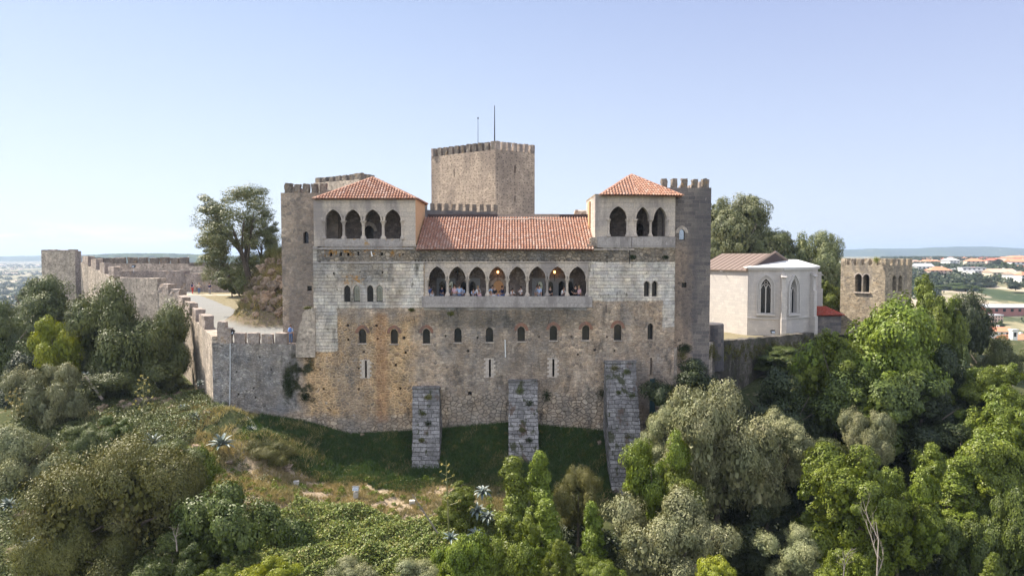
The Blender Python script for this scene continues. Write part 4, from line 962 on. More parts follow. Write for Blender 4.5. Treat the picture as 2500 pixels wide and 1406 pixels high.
# ------------------------------------------------------------------ the keep
kp = thing('keep_tower', 'square battlemented keep rising highest behind the tiled gallery roof', 'tower', (-5, 111, -4))
kc = (PX(1210, 105), 105.0); kl = (PX(1054.5, 113), 113.0); kr = (PX(1305, 109), 109.0); kb = (kl[0] + kr[0] - kc[0], kl[1] + kr[1] - kc[1])
ft = [kl, kc, kr, kb]; zt = PZ(365, 105); mz = PZ(344, 105); pl0 = Pl(kl, kc); pl1 = Pl(kc, kr)
ks0 = rect_hole(pl0, 1107.5, 412, 1109.8, 432); ks1 = rect_hole(pl1, 1256, 404, 1259, 424); ks2 = rect_hole(pl1, 1256, 478, 1258.3, 493)
shell('wall', ft, -8, zt, {0: [ks0], 1: [ks1, ks2]}, M['keep'], kp, reveal=0.7)
def mrow(pl, z0, z1, n, mat, parent, duty=0.62, thick=0.6, first_w=None, jz=0.04):
    s_ = pl.L / n
    for i in range(n):
        a = i * s_; merlon(pl, a + (0 if i == 0 else s_ * (1 - duty) / 2), a + s_ * ((1 + duty) / 2 if i < n - 1 else 1), z0, z1 + random.uniform(-jz, jz), mat, parent, thick=thick)
mrow(pl0, zt, mz, 11, M['darkmerlon'], kp); mrow(pl1, zt, mz, 7, M['merlon'], kp)
mrow(Pl(kr, kb), zt, mz, 11, M['merlon'], kp); mrow(Pl(kb, kl), zt, mz, 7, M['merlon'], kp)
def mast(name, px, ytop, ybot, Y, r, label):
    t = thing(name, label, 'mast', tuple(P(px, ybot, Y)))
    a = P(px, ytop, Y); b = P(px, ybot, Y)
    MB().tube([b, b.lerp(a, 0.5), a], [r, r * 0.8, r * 0.5], 6).build('pole', M['iron'], t)
    MB().box(b + Vector((0, 0, 0.05)), (r * 5, r * 5, 0.2)).build('base', M['iron'], t); return t
t = mast('flagpole', 1207.5, 258, 365, 107, 0.10, 'taller bare pole at the front corner of the keep roof')
t = mast('antenna_mast', 1167, 290, 365, 112, 0.05, 'thinner, shorter mast standing on the keep roof'); MB().tube([P(1167, 291, 112), P(1167, 287, 112)], [0.1, 0.1], 6).build('tip', M['iron'], t)
# walls on the mound behind the palace
def curtain(name, label, a, b, zt0, zt1, zb, thick, mat, mrl=None, mmat=None, cat='wall', mj=0.04, holes=None, group=None, mthick=0.5, mout=0.0):
    t = thing(name, label, cat, ((a[0] + b[0]) / 2, (a[1] + b[1]) / 2, zb), group); pl = Pl(a, b)
    outer = [(0, zb), (pl.L, zb)] + wavy_top(pl, zt0, zt1)
    poly_wall('wall', pl, outer, holes(pl) if holes else [], thick, mat, t)
    if mrl:
        for (x0, x1, yt) in mrl:
            u0_, z_ = pl.at(x0, yt); u1_, z2_ = pl.at(x1, yt); zm = (z_ + z2_) / 2; zb0 = zt0 + (zt1 - zt0) * ((u0_ + u1_) / 2) / pl.L
            merlon(pl, u0_, u1_, zb0 - 0.12, zm + random.uniform(-mj, mj), mmat or M['merlon'], t, thick=mthick, out=mout)
    return t, pl
a = (PX(1030, 84), 84.0); b = (PX(1214, 84), 84.0)
mr = [(1033 + 17.2 * i, 1042.5 + 17.2 * i, 495 + 0.5 * i) for i in range(11)]
curtain('curtain_wall', 'battlemented wall in front of the keep, just above the loggia roof ridge', a, b, PZ(512, 84), PZ(518, 84), -4, 0.9, M['darktower'], mr, M['darkmerlon'])
a = (PX(769, 89), 89.0); b = (PX(880, 82), 82.0)
mr = [(769 + 16.5 * i, 779.5 + 16.5 * i, 434 - 1.55 * i) for i in range(6)] + [(862, 880, 422)]
curtain('curtain_wall', 'battlemented wall rising behind the left corner tower and left tiled roof', a, b, PZ(447, 89), PZ(438, 82), -2, 0.9, M['curtain'], mr, M['darkmerlon'])
a = (PX(880, 82.3), 82.3); b = (PX(916, 84), 84.0)
curtain('curtain_wall', 'short return of battlemented wall peeping over the apex of the left tiled roof', a, b, PZ(438, 82.3), PZ(440, 84), -2, 0.8, M['curtain'], [(884, 895, 425), (900, 915, 426)], M['darkmerlon'])

# ------------------------------------------------------------------ curtain walls on the left
C0 = (PX(512, 61.9), 62.1); C1 = (A0[0] + 0.02, 62.1)
t, pl = curtain('curtain_wall', 'front curtain wall joining the palace, with the white drainpipe on its face', C0, C1, PZ(838, 62.1), PZ(842, 62.1), -17.5, 1.2, M['facade'],
        [(532.5, 563, 801), (570, 597, 813), (603.5, 631, 813), (637, 665, 814), (671, 700, 813), (702, 716, 838)], M['merlon'],
        holes=lambda p: [rect_hole(p, x, y, x + 4, y + 5) for x, y in ((632, 869), (558, 899), (575, 905), (617, 945), (580, 960), (690, 940), (622, 968), (660, 900))])
merlon(pl, pl.at(512.5, 0)[0], pl.at(532, 0)[0], PZ(830, 62.1), PZ(785, 62.1), M['merlon'], t, thick=0.7)
C2 = (PX(433, 83.5), 83.5); pF = Pl(C2, C0)
t, pl = curtain('curtain_wall', 'sunlit flank of curtain wall running back from the front corner, with merlons stepping up', C2, C0, PZ(745, 83.5), PZ(822, 62), -18, 1.1, M['curtain'],
        [(433, 444, 723), (450, 461.5, 738), (467.5, 478, 754), (485, 497.5, 769)], M['merlon'], mthick=0.9)
D1 = (PX(281, 92), 92.0); D0 = (PX(436, 84), 84.1)
t, pl = curtain('curtain_wall', 'high plain stretch of curtain wall behind the large dark bush', D1, (PX(384, 87), 87.0), PZ(681, 92), PZ(679, 87), -17, 1.2, M['curtain'], [(290, 336, 676)], M['merlon'])
t, pl = curtain('curtain_wall', 'short curtain wall with two stepped merlons above the bush, before the flank', (PX(384, 87), 87.05), D0, PZ(712, 87), PZ(730, 84), -17, 1.2, M['curtain'], [(386, 410.5, 693), (413, 437.5, 706)], M['merlon'], mthick=0.9)
E1 = (PX(198, 106), 106.0)
t, pl = curtain('curtain_wall', 'stepped battlemented wall climbing to the far left tower', E1, (PX(283, 93), 93.0), PZ(640, 106), PZ(682, 93), -17, 1.1, M['curtain'], [(200, 214, 625), (221, 234, 632), (242, 254, 641), (263, 277, 651)], M['merlon'], mthick=0.9)
lw = thing('wall_tower', 'square plain-topped tower at the far left end of the walls', 'tower', (PX(150, 108), 108, -12))
ft = [(PX(103, 108), 108.0), (PX(185, 106.5), 106.5), (PX(201, 109), 109.0), (PX(201, 113), 113.0), (PX(108, 113), 113.0)]
pl = Pl(ft[0], ft[1]); shell('wall', ft, -16, PZ(613, 107), {}, M['curtain'], lw)
for i in range(5): merlon(pl, pl.L * i / 5, pl.L * (i + 1) / 5 - 0.02, PZ(613, 107), PZ(610, 107) + random.uniform(-.05, .08), M['merlon'], lw, thick=0.7)
# back wall of the bailey with walkway
B0 = (PX(200, 113), 113.0); B1 = (PX(461, 108.5), 108.5); B2 = (PX(640, 106), 106.0)
t, pl = curtain('curtain_wall', 'rear bailey wall with a row of nine square merlons against the blue hill', B0, B1, PZ(643, 113), PZ(644, 108.5), -8, 0.7, M['curtain'],
        [(229, 249, 629.5), (254, 275, 629.5), (280, 302, 629), (310, 330, 629), (337.5, 357, 628.5), (364, 384, 629), (390, 409, 628.5), (415, 433.5, 629), (438, 457, 629)], M['darkmerlon'])  # darker merlon stone stands in for shade on the near faces
mb = MB(); p2 = Pl((B0[0], B0[1] - 1.3), (B1[0], B1[1] - 1.3)); rough_box(mb, p2, 0, p2.L, -8, PZ(660, 110), 0, 1.3, 0.05, 30, 2); mb.build('wall_walk', M['merlon'], t)
t, pl = curtain('curtain_wall', 'lower rear bailey wall behind the tall tree, with small merlons', (B1[0] + 0.02, B1[1]), B2, PZ(650, 108.5), PZ(650, 106), -8, 0.7, M['curtain'],
        [(462, 479, 641), (483, 501, 641), (510, 527, 642), (536, 552, 642), (560, 577, 642), (585, 600, 643)], M['darkmerlon'])  # shade on these merlons likewise put into the darker stone
mb = MB(); p2 = Pl((B1[0], B1[1] - 1.3), (B2[0], B2[1] - 1.3)); rough_box(mb, p2, 0.05, p2.L, -8, PZ(667, 107), 0, 1.3, 0.05, 20, 2); mb.build('wall_walk', M['merlon'], t)

# ------------------------------------------------------------------ right retaining walls
RW = [((14.9, 63.3), (PX(1742, 69), 69.0), 851, 836), ((PX(1742, 69), 69.0), (PX(1885, 80), 80.0), 834, 823), ((PX(1885, 80), 80.0), (PX(1990, 86), 86.0), 823, 812)]
M['overgrown'] = mat_stone('overgrown_dark_stone', 'rubble', 0.4, [(0.15, 0.13, 0.11), (0.10, 0.09, 0.08), (0.22, 0.20, 0.18)], (0.16, 0.14, 0.12), (0.055, 0.05, 0.04), (0.42, 0.56), 0.3, 0.8, moss=0.5)
for (a, b, y0, y1), lab, m_ in zip(RW, ('short rubble retaining wall below the right corner tower', 'long dark overgrown retaining wall below the white chapel', 'far end of the overgrown retaining wall in front of the chapel apse'), ('curtain', 'overgrown', 'overgrown')):
    curtain('retaining_wall', lab, a, b, PZ(y0, a[1]), PZ(y1, b[1]), -21, 1.0, M[m_])

# ------------------------------------------------------------------ chapel
ch = thing('chapel', 'white stone chapel with traceried lancet windows and a polygonal apse', 'chapel', (34, 92, -10.5))
c0 = (PX(1700, 96), 96.0); c1_ = (PX(1826, 88), 88.0); c2_ = (PX(1911, 86.6), 86.6); c3_ = (PX(1981, 90), 90.0); c4_ = (PX(1996, 95), 95.0); c5_ = (c0[0] + (c4_[0] - c1_[0]) * 1.0, 104.0)
zN = PZ(660, 88); zA = PZ(655, 88); zG = -10.9
pN = Pl(c0, c1_)
shell('nave_wall', [c0, c1_, (c4_[0] - 2, 101.0), (c0[0] + 8, 106.0)], zG, zN, {}, M['white'], ch, cap=False)
pa = [Pl(c1_, c2_), Pl(c2_, c3_), Pl(c3_, c4_)]
off = lambda p, d: (p[0] - d, p[1] + d)
w1 = pz_hole(pa[0], 1869, 681, 764, 24, 1.9, 8); w2 = pz_hole(pa[1], 1936.5, 681, 765, 16, 2.3, 8)
ap_ft = [(c1_[0] + 0.02, c1_[1] - 0.03), c2_, c3_, c4_, (c4_[0] - 1.0, 101.5)]
pa = [Pl(ap_ft[0], ap_ft[1]), Pl(c2_, c3_), Pl(c3_, c4_)]
w1 = pz_hole(pa[0], 1869, 681, 764, 24, 1.9, 8); w2 = pz_hole(pa[1], 1936.5, 681, 765, 16, 2.3, 8)
shell('apse_wall', ap_ft + [(c1_[0] + 1, 101.5)], zG, zA, {0: [w1], 1: [w2]}, M['white'], ch, reveal=0.55, cap=False, open_faces=(4, 5))
for pl, w_ in ((pa[0], w1), (pa[1], w2)):
    us = [p[0] for p in w_]; c = (min(us) + max(us)) / 2; hw_ = (max(us) - min(us)) / 2; z0_ = min(p[1] for p in w_); zs_ = w_[2][1]; top = max(p[1] for p in w_)
    fo = window(pl, w_, ch, 0.5, 'glass', fw=0.02)
    mb = MB(); mb.box(pl.w(c, (z0_ + zs_) / 2, -0.36), (0.13, 0.13, zs_ - z0_), math.atan2(pl.d.y, pl.d.x)); mb.build('mullion', M['whitesmooth'], ch)
    for s_ in (-1, 1): band('tracery', pl, c + s_ * hw_ / 2, zs_ - 0.1, hw_ / 2 - 0.10, hw_ * 0.75, 0.10, 0.12, -0.3, M['whitesmooth'], ch)
    mb = MB(); k = 12; mb.tube([pl.w(c + 0.2 * math.cos(q * 6.283 / k), zs_ + hw_ * 1.05 + 0.2 * math.sin(q * 6.283 / k), -0.34) for q in range(k + 1)], [0.05] * (k + 1), 5); mb.build('tracery', M['whitesmooth'], ch)
    for d_, o_, t_ in ((0.02, 0.06, 0.14), (0.22, 0.12, 0.10), (0.40, 0.20, 0.13)):
        band('window_moulding', pl, c, zs_, hw_ + d_, (top - zs_) + d_ * 1.2, t_, 0.25, o_, M['whitesmooth'], ch)
        for s_ in (-1, 1): MB().box(pl.w(c + s_ * (hw_ + d_ + t_ / 2), (z0_ + zs_) / 2, o_ - 0.125), (t_, 0.25, zs_ - z0_), math.atan2(pl.d.y, pl.d.x)).build('jamb', M['whitesmooth'], ch)
    MB().box(pl.w(c, z0_ - 0.2, 0.08), (hw_ * 2 + 1.1, 0.5, 0.22), math.atan2(pl.d.y, pl.d.x)).build('sill', M['whitesmooth'], ch)
for pl in pa:
    rz = math.atan2(pl.d.y, pl.d.x)
    for py, h_, o_ in ((776, 0.16, 0.14), (656.5, 0.26, 0.22)):
        z = PZ(py, 88); MB().box(pl.w(pl.L / 2, z, 0), (pl.L + 0.06, o_ * 2, h_), rz).build('string_course', M['whitesmooth'], ch)
for (x, y), rz, px in ((c2_, -0.1, 0), (c3_, 0.55, 1), (c4_, 1.2, 2)):
    d = Vector((math.sin(rz), -math.cos(rz), 0)); zt_ = PZ(668, 87)
    mb = MB(); b0 = Vector((x, y, 0)) 
    rr = rz
    mb.box(b0 + d * 0.30 + Vector((0, 0, (zG + PZ(776, 87)) / 2)), (0.62, 1.1, PZ(776, 87) - zG), rr); mb.box(b0 + d * 0.22 + Vector((0, 0, (PZ(776, 87) + PZ(712, 87)) / 2 + 0.003)), (0.56, 0.9, PZ(712, 87) - PZ(776, 87)), rr)
    mb.box(b0 + d * 0.12 + Vector((0, 0, (PZ(712, 87) + zt_) / 2 + 0.006)), (0.50, 0.7, zt_ - PZ(712, 87)), rr)
    mb.box(b0 + d * 0.30 + Vector((0, 0, zt_ - 0.25)), (0.7, 0.9, 0.12), rr, 0.45)
    mb.build('buttress', M['white'], ch)
# roofs
cx_ = sum(p[0] for p in ap_ft) / 5 + 0.5; cy_ = 94.5; e = zA + 0.16
rp = [Vector((p[0], p[1], e)) + (Vector((p[0] - cx_, p[1] - cy_, 0)).normalized() * 0.35) for p in ap_ft + [(c1_[0] + 1, 101.5)]]
top_ = [Vector((cx_ + (p.x - cx_) * 0.30, cy_ + (p.y - cy_) * 0.3, PZ(634, 93))) for p in rp]; n = len(rp)
mesh_obj('apse_roof', rp + top_ + [p - Vector((0, 0, 0.14)) for p in rp], [(i, (i + 1) % n, n + (i + 1) % n, n + i) for i in range(n)] + [tuple(range(n, 2 * n))] + [(2 * n + i, 2 * n + (i + 1) % n, (i + 1) % n, i) for i in range(n)], M['membrane'], ch)
en = pN.d; q0 = Vector((c0[0], c0[1], 0)); q1 = Vector((c1_[0], c1_[1], 0)); inn = Vector((-pN.n.x, -pN.n.y, 0)); zE = zN + 0.02; hR = PZ(619, 92) - zE
mb = MB(); r0 = q0 - inn * 0.3 + Vector((0, 0, zE)); r1_ = q1 - inn * 0.3 + Vector((0, 0, zE)); s0 = q0 + inn * 5.0 + Vector((0, 0, zE + hR)); s1_ = q1 + inn * 5.0 + Vector((0, 0, zE + hR)); t0 = q0 + inn * 10 + Vector((0, 0, zE)); t1_ = q1 + inn * 10 + Vector((0, 0, zE))
dz = Vector((0, 0, 0.12)); mb.add([r0, r1_, s1_, s0, t0, t1_], [(0, 1, 2, 3), (3, 2, 5, 4)]); mb.add([r0 - dz, r1_ - dz, r1_, r0], [(0, 1, 2, 3)])
L_ = (r1_ - r0).length; k = int(L_ / 0.9)
for i in range(k + 1):
    a = r0.lerp(r1_, i / k); b = s0.lerp(s1_, i / k); mb.tube([a + Vector((0, 0, .03)), b + Vector((0, 0, .03))], [0.035, 0.035], 4)
mb.build('nave_roof', M['brownmetal'], ch)
mesh_obj('gable', [r1_ - dz, t1_ - dz, s1_ + Vector((0, 0, 0.25)), r1_ - dz - inn * -0.35 * 0 + en.to_3d() * -0.3], [(0, 1, 2)], M['darkmetal'], ch)
a = q1 + Vector((0, 0, zE)) - inn * .3; gp = [q1 + en.to_3d() * .02 + Vector((0, 0, zE)) - inn * 0.25, q1 + en.to_3d() * .02 + inn * 5 + Vector((0, 0, zE + hR + .2)), q1 + en.to_3d() * .02 + inn * 10 + Vector((0, 0, zE))]
mb = MB(); mb.tube([gp[0], gp[1], gp[2]], [0.18, 0.18, 0.18], 4); mb.build('gable_coping', M['brownmetal'], ch)
for px in (1736, 1768):
    a = pN.at(px, 664); MB().tube([pN.w(a[0], a[1], 0.02), pN.w(a[0], a[1] + 0.15, 0.7)], [0.05, 0.04], 5).build('gargoyle', M['whitesmooth'], ch)

# small house with red roof between chapel and bell tower
hs = thing('outbuilding', 'low outbuilding with a bright red tile roof between chapel and bell tower', 'building', (PX(2020, 92), 92, -10.5))
b0, b1 = (PX(1990, 90.5), 90.5), (PX(2056, 90.5), 90.5); zt_ = PZ(768, 90.5); shell('wall', [b0, b1, (b1[0], 94.5), (b0[0], 94.5)], -12, zt_, {}, M['darktower'], hs)
zr_ = PZ(748, 93); tile_roof('roof', [(b0[0] - .1, 90.2, zt_), (b1[0] + .2, 90.2, zt_), (b1[0] - 1.0, 93, zr_), (b0[0] + 0.4, 93, zr_)], M['redtile'], hs)
tile_roof('roof', [(b1[0] + .2, 90.2, zt_), (b1[0] + .2, 95, zt_), (b1[0] - 1.0, 93, zr_)], M['redtile'], hs)

# ------------------------------------------------------------------ bell tower
bt = thing('bell_tower', 'square battlemented bell tower with paired round-arched openings, behind the broad green tree', 'tower', (52, 96, -12))
k0 = (PX(2052, 97.5), 97.5); k1 = (PX(2161, 92.5), 92.5); k2 = (PX(2226, 96.5), 96.5); k3 = (k0[0] + k2[0] - k1[0], k0[1] + k2[1] - k1[1]); p0 = Pl(k0, k1); p1 = Pl(k1, k2)
zt = PZ(648, 92.5); mz = PZ(632, 92.5)
hA = [pz_hole(p0, 2095, 668, 713, 16, 1.1), pz_hole(p0, 2114.5, 670, 713, 15, 1.1)]; hB_ = [pz_hole(p1, 2183, 672, 712, 9.5, 1.2), pz_hole(p1, 2197.5, 672, 712, 9.5, 1.2), pz_hole(p1, 2184.5, 738, 767, 8.5, 1.2), pz_hole(p1, 2196.5, 738, 767, 8, 1.2)]
p2_ = Pl(k2, k3); p3_ = Pl(k3, k0)
hC = [arch_pts(p2_.L / 2 + s_ * 0.75, PZ(713, 96), PZ(685, 96), 0.5, 0.6) for s_ in (-1, 1)]
shell('wall', [k0, k1, k2, k3], -16, zt, {0: hA, 1: hB_, 2: hC}, M['bell'], bt, reveal=0.8)
mrow(p0, zt - 0.02, mz, 6, M['bell'], bt, 0.60, 0.6); mrow(p1, zt - 0.02, mz, 5, M['bell'], bt, 0.55, 0.6); mrow(p2_, zt - 0.02, mz, 6, M['bell'], bt); mrow(p3_, zt - 0.02, mz, 5, M['bell'], bt)
for h in hA: 
    us = [p[0] for p in h]; c = (min(us) + max(us)) / 2; band('window_moulding', p0, c, h[2][1], 0.47, 0.52, 0.12, 0.08, 0.025, M['lime'], bt)
a_ = p0.at(2105, 714.5); MB().box(p0.w(a_[0], a_[1], 0.05), (2.3, 0.3, 0.14), math.atan2(p0.d.y, p0.d.x)).build('sill', M['lime'], bt)

# ------------------------------------------------------------------ floodlights, pipe, blocks
def floodlight(x, y, z, label, h=0.9, yaw=0.0, s_=1.0, pole_to=None, mat='iron'):
    t = thing('floodlight', label, 'floodlight', (x, y, z))
    zb_ = z if pole_to is None else pole_to
    MB().tube([(x, y, zb_), (x, y, z + h * s_)], [0.035 * s_, 0.03 * s_], 6).build('post', M['steel'], t)
    b = MB(); b.box((x, y, z + h * s_ + 0.14 * s_), (0.5 * s_, 0.24 * s_, 0.3 * s_), yaw, -0.5); b.box((x, y + 0.12 * s_, z + (h + 0.32) * s_), (0.56 * s_, 0.36 * s_, 0.03), yaw, -0.5); hd_ = b.build('head', M[mat], t)
    d = Vector((math.sin(yaw), -math.cos(yaw), 0)); b = MB(); b.box(Vector((x, y, z + h * s_ + 0.14 * s_)) - Vector((0, 0.13 * s_, 0.0)), (0.42 * s_, 0.02, 0.22 * s_), yaw, -0.5); b.build('lens', M['cleanglass'], hd_)
    return t
dp = thing('drainpipe', 'white drainpipe running down the front curtain wall', 'pipe', (PX(562, 62), 61.95, -13.8))
MB().tube([P(562, 838, 62.0), P(562, 905, 62.0), P(560.5, 992, 62.0)], [0.055] * 3, 8).build('pipe', M['steel'], dp)
mb = MB()
for y in (850, 900, 950): mb.box(P(561.5, y, 62.0), (0.16, 0.1, 0.05))
mb.build('bracket', M['steel'], dp)
p = P(565, 838, 62.3); floodlight(p.x, p.y, p.z, 'floodlight on a post above the drainpipe, at the battlements', 0.85)
p = P(1887, 817, 84.5); floodlight(p.x, p.y, cz(p.x, p.y), 'black floodlight standing in front of the white apse', 0.7)
p = P(326, 656, 108); floodlight(p.x, p.y, p.z - 0.6, 'small floodlight on a pole by the rear bailey wall merlons', 0.8)
Yq = 53.6; p = P(868.5, 1196, Yq); zg = gz(p.x, Yq)
cb = thing('concrete_block', 'pale concrete base carrying the floodlight on the dry slope', 'block', (p.x, Yq, zg)); MB().box((p.x, Yq, zg + 0.22), (0.34, 0.34, 0.55)).build('block', M['concrete'], cb)
t = floodlight(p.x, Yq, zg + 0.49, 'floodlight on a concrete base in the dry slope below the palace', 0.12, 0, 0.95, mat='steel')
for px, py, Yq, lab in ((723, 1192, 53.8, 'left concrete block lying on the dry slope'), (1006, 1189, 53.8, 'right concrete block lying at the edge of the shaded grass')):
    x = PX(px, Yq, py); cb = thing('concrete_block', lab, 'block', (x, Yq, gz(x, Yq))); MB().box((x, Yq, gz(x, Yq) + 0.12), (0.45, 0.35, 0.4), 0.2).build('block', M['concrete'], cb)
# wall lamps inside the gallery
def lamp_mat():
    a = N('lit_lamp_glow'); e_ = a.n('Emission', {'Color': (1.0, 0.42, 0.14, 1), 'Strength': 3.0}); a.t.links.new(e_.outputs[0], a.out.inputs[0]); return a.m
M['glow'] = lamp_mat()
for px, lit in ((1116.5, 0), (1215.5, 1), (1354, 1)):
    c = P(px, 667, 64.9); t = thing('wall_lantern', {1116.5: 'unlit iron lantern hanging in the second arch of the gallery', 1215.5: 'lit iron lantern above the pointed doorway of the gallery', 1354: 'lit iron lantern in the seventh arch of the gallery'}[px], 'lantern', tuple(c))
    mb = MB(); mb.tube([(c.x, 65.38, c.z - 0.2), (c.x, 64.95, c.z - 0.25), (c.x, 64.85, c.z - 0.02)], [0.025] * 3, 5); mb.tube([(c.x, 64.9, c.z - 0.2), (c.x, 64.9, c.z - 0.75)], [0.03, 0.02], 5); mb.box((c.x, 64.9, c.z + 0.26), (0.26, 0.26, 0.05)); mb.build('bracket', M['iron'], t)
    mb = MB(); mb.lathe((c.x, 64.9, c.z - 0.02), [(0.05, 0), (0.1, 0.08), (0.1, 0.2), (0.06, 0.26)], 8); mb.build('lamp_glass', M['glow'] if lit else M['glass'], t)
    if lit:
        l = bpy.data.lights.new('lantern_light', 'POINT'); l.energy = 1.2; l.color = (1, 0.5, 0.22); l.shadow_soft_size = 0.12; lo = bpy.data.objects.new('lantern_light', l); lo.location = (c.x, 64.7, c.z + 0.1); link(lo, t); lo.location = Vector((c.x, 64.6, c.z + 0.1)) - t.location
mb = MB(); stick = thing('fallen_branch', 'bare stick lying on the tiled gallery roof', 'branch', tuple(P(1258, 586, 63.3)))
mb.tube([P(1245, 588.5, 63.0), P(1258, 585.5, 63.2), P(1271, 581, 63.5)], [0.02, 0.04, 0.03], 5); mb.build('stick', M['bark'], stick)

# ------------------------------------------------------------------ vegetation
def leaf_quads(C, Nn, size, asp=0.55, bend=0.0):
    n = len(C); r = rng.normal(size=(n, 3)); a = np.cross(Nn, r); a /= np.linalg.norm(a, axis=1, keepdims=True) + 1e-9
    b = np.cross(Nn, a); b /= np.linalg.norm(b, axis=1, keepdims=True) + 1e-9
    s = size[:, None] if hasattr(size, '__len__') else size
    V = np.empty((n, 4, 3)); V[:, 0] = C - a * s; V[:, 2] = C + a * s; V[:, 1] = C + b * s * asp; V[:, 3] = C - b * s * asp
    return V.reshape(-1, 3), np.arange(n * 4).reshape(n, 4)
def sph(n):
    d = rng.normal(size=(n, 3)); return d / np.linalg.norm(d, axis=1, keepdims=True)
def crown_mesh(name, shape, leaf, nleaf, nlobe=9, nclump=130, cr=0.17, loose=0.35, core=True, asp=0.55, gaps=0.0, mat='oak', az=1.0):
    """unit crown: radius 1, height 2 (z -1..1)"""
    lob = []
    if shape == 'round':
        best = None
        for _ in range(30):                                   # well spread lobes
            d = sph(nlobe); d[:, 2] = d[:, 2] * 0.8 + 0.22; m_ = np.sort(np.linalg.norm(d[:, None] - d[None], axis=2), axis=1)[:, 1].min()
            if best is None or m_ > best[0]: best = (m_, d)
        d = best[1]; r = rng.uniform(0.50, 0.85, nlobe); lob = np.c_[d * r[:, None], rng.uniform(0.22, 0.38, nlobe)]
        lob = np.r_[lob, [[0, 0, 0.05, 0.45]]]
    elif shape == 'cone':
        z = np.linspace(-0.75, 0.78, nlobe); a = rng.uniform(0, 6.28, nlobe); w_ = 0.50 * (1 - (z + 0.75) / 1.75) ** 0.8
        lob = np.c_[np.cos(a) * w_ * 0.9, np.sin(a) * w_ * 0.9, z, np.maximum(0.15, 0.52 * (1 - (z + 0.75) / 2.1))]
    elif shape == 'tall':
        z = rng.uniform(-0.8, 0.8, nlobe); a = rng.uniform(0, 6.28, nlobe); w_ = 0.50 * np.sqrt(np.maximum(0.05, 1 - (z * 0.9) ** 2))
        lob = np.c_[np.cos(a) * w_, np.sin(a) * w_, z, rng.uniform(0.22, 0.36, nlobe)]
    elif shape == 'umbrella':
        a = rng.uniform(0, 6.28, nlobe); r = rng.uniform(0.1, 0.65, nlobe); lob = np.c_[np.cos(a) * r, np.sin(a) * r, 0.45 - 0.55 * r ** 2 + rng.uniform(-.1, .1, nlobe), rng.uniform(0.28, 0.4, nlobe)]
    lob = np.asarray(lob)
    k = rng.integers(0, len(lob), nclump); d = sph(nclump); d[:, 2] = np.where(d[:, 2] < -0.3, -d[:, 2], d[:, 2])
    cc = lob[k, :3] + d * lob[k, 3:4] * rng.uniform(0.75, 1.08, (nclump, 1)) * np.array([1, 1, 0.95]); crr = cr * rng.uniform(0.6, 1.35, nclump)
    k_ = k
    if gaps:
        keep = rng.random(nclump) > gaps; cc = cc[keep]; crr = crr[keep]; k_ = k[keep]
    q = rng.integers(0, len(cc), nleaf); d = sph(nleaf); d[:, 2] = d[:, 2] * 0.8 + 0.12; rad = rng.uniform(0.35, 1.0, nleaf) ** loose * (1 + rng.normal(0, .10, nleaf))
    C = cc[q] * np.array([1, 1, az]) + d * (crr[q] * rad)[:, None]; Nn = d + 0.7 * (cc[q] - lob[k_[q], :3]) / (crr[q][:, None] + .12) + rng.normal(0, 0.42, (nleaf, 3)); Nn[:, 2] += 0.15; Nn /= np.linalg.norm(Nn, axis=1, keepdims=True)
    sz = leaf * rng.uniform(0.6, 1.3, nleaf); V, F = leaf_quads(C, Nn, sz, asp)
    if core:
        m = nleaf // 5; kk = rng.integers(0, len(lob), m); d = sph(m); C2 = (lob[kk, :3] + d * lob[kk, 3:4] * rng.uniform(0.1, 0.66, (m, 1))) * np.array([1, 1, az]); V2, F2 = leaf_quads(C2, sph(m), leaf * 2.1 * np.ones(m), 0.8); V = np.r_[V, V2]; F = np.r_[F, F2 + len(F) * 4]
    for ax in range(3):
        lo, hi = np.percentile(V[:, ax], [0.7, 99.3]); V[:, ax] = (V[:, ax] - (lo + hi) / 2) / ((hi - lo) / 2)
    return np_mesh(name, V, F, L[mat])
CR = {}
def reg(key, cnt, azs=(1.0,), **kw):
    CR[key] = {az: [crown_mesh('crown', az=az, **kw) for _ in range(cnt)] for az in azs}
reg('olive', 3, (0.85, 1.25), shape='round', leaf=0.018, nleaf=60000, nlobe=12, nclump=210, cr=0.125, mat='olive', asp=0.38)
reg('laurel', 2, (2.4,), shape='cone', leaf=0.040, nleaf=34000, nlobe=16, nclump=170, cr=0.17, mat='laurel', asp=0.5)
reg('laurelround', 3, (0.85, 1.3), shape='round', leaf=0.022, nleaf=52000, nlobe=13, nclump=190, cr=0.13, mat='laurel', asp=0.55)
reg('oak', 2, (1.0,), shape='round', leaf=0.020, nleaf=60000, nlobe=14, nclump=220, cr=0.125, mat='oak', asp=0.6)
reg('dark', 2, (1.0,), shape='round', leaf=0.022, nleaf=48000, nlobe=12, nclump=220, cr=0.15, mat='dark', asp=0.6)
reg('mastic', 3, (0.8,), shape='round', leaf=0.018, nleaf=62000, nlobe=13, nclump=200, cr=0.135, mat='mastic', asp=0.42)
reg('brown', 2, (0.8,), shape='round', leaf=0.0125, nleaf=130000, nlobe=20, nclump=380, cr=0.135, mat='brown', asp=0.35)
reg('lime', 2, (1.0,), shape='round', leaf=0.028, nleaf=30000, nlobe=10, nclump=130, cr=0.17, mat='lime', asp=0.6)
reg('airy', 2, (1.4,), shape='tall', leaf=0.025, nleaf=34000, nlobe=26, nclump=190, cr=0.17, mat='gum', asp=0.35, core=False, gaps=0.05)
reg('gum', 3, (1.0,), shape='round', leaf=0.020, nleaf=42000, nlobe=15, nclump=190, cr=0.125, mat='gum', asp=0.4, core=True)
reg('pine', 1, (0.8,), shape='umbrella', leaf=0.025, nleaf=34000, nlobe=12, nclump=150, cr=0.14, mat='dark', asp=0.3)
NT_ = 0
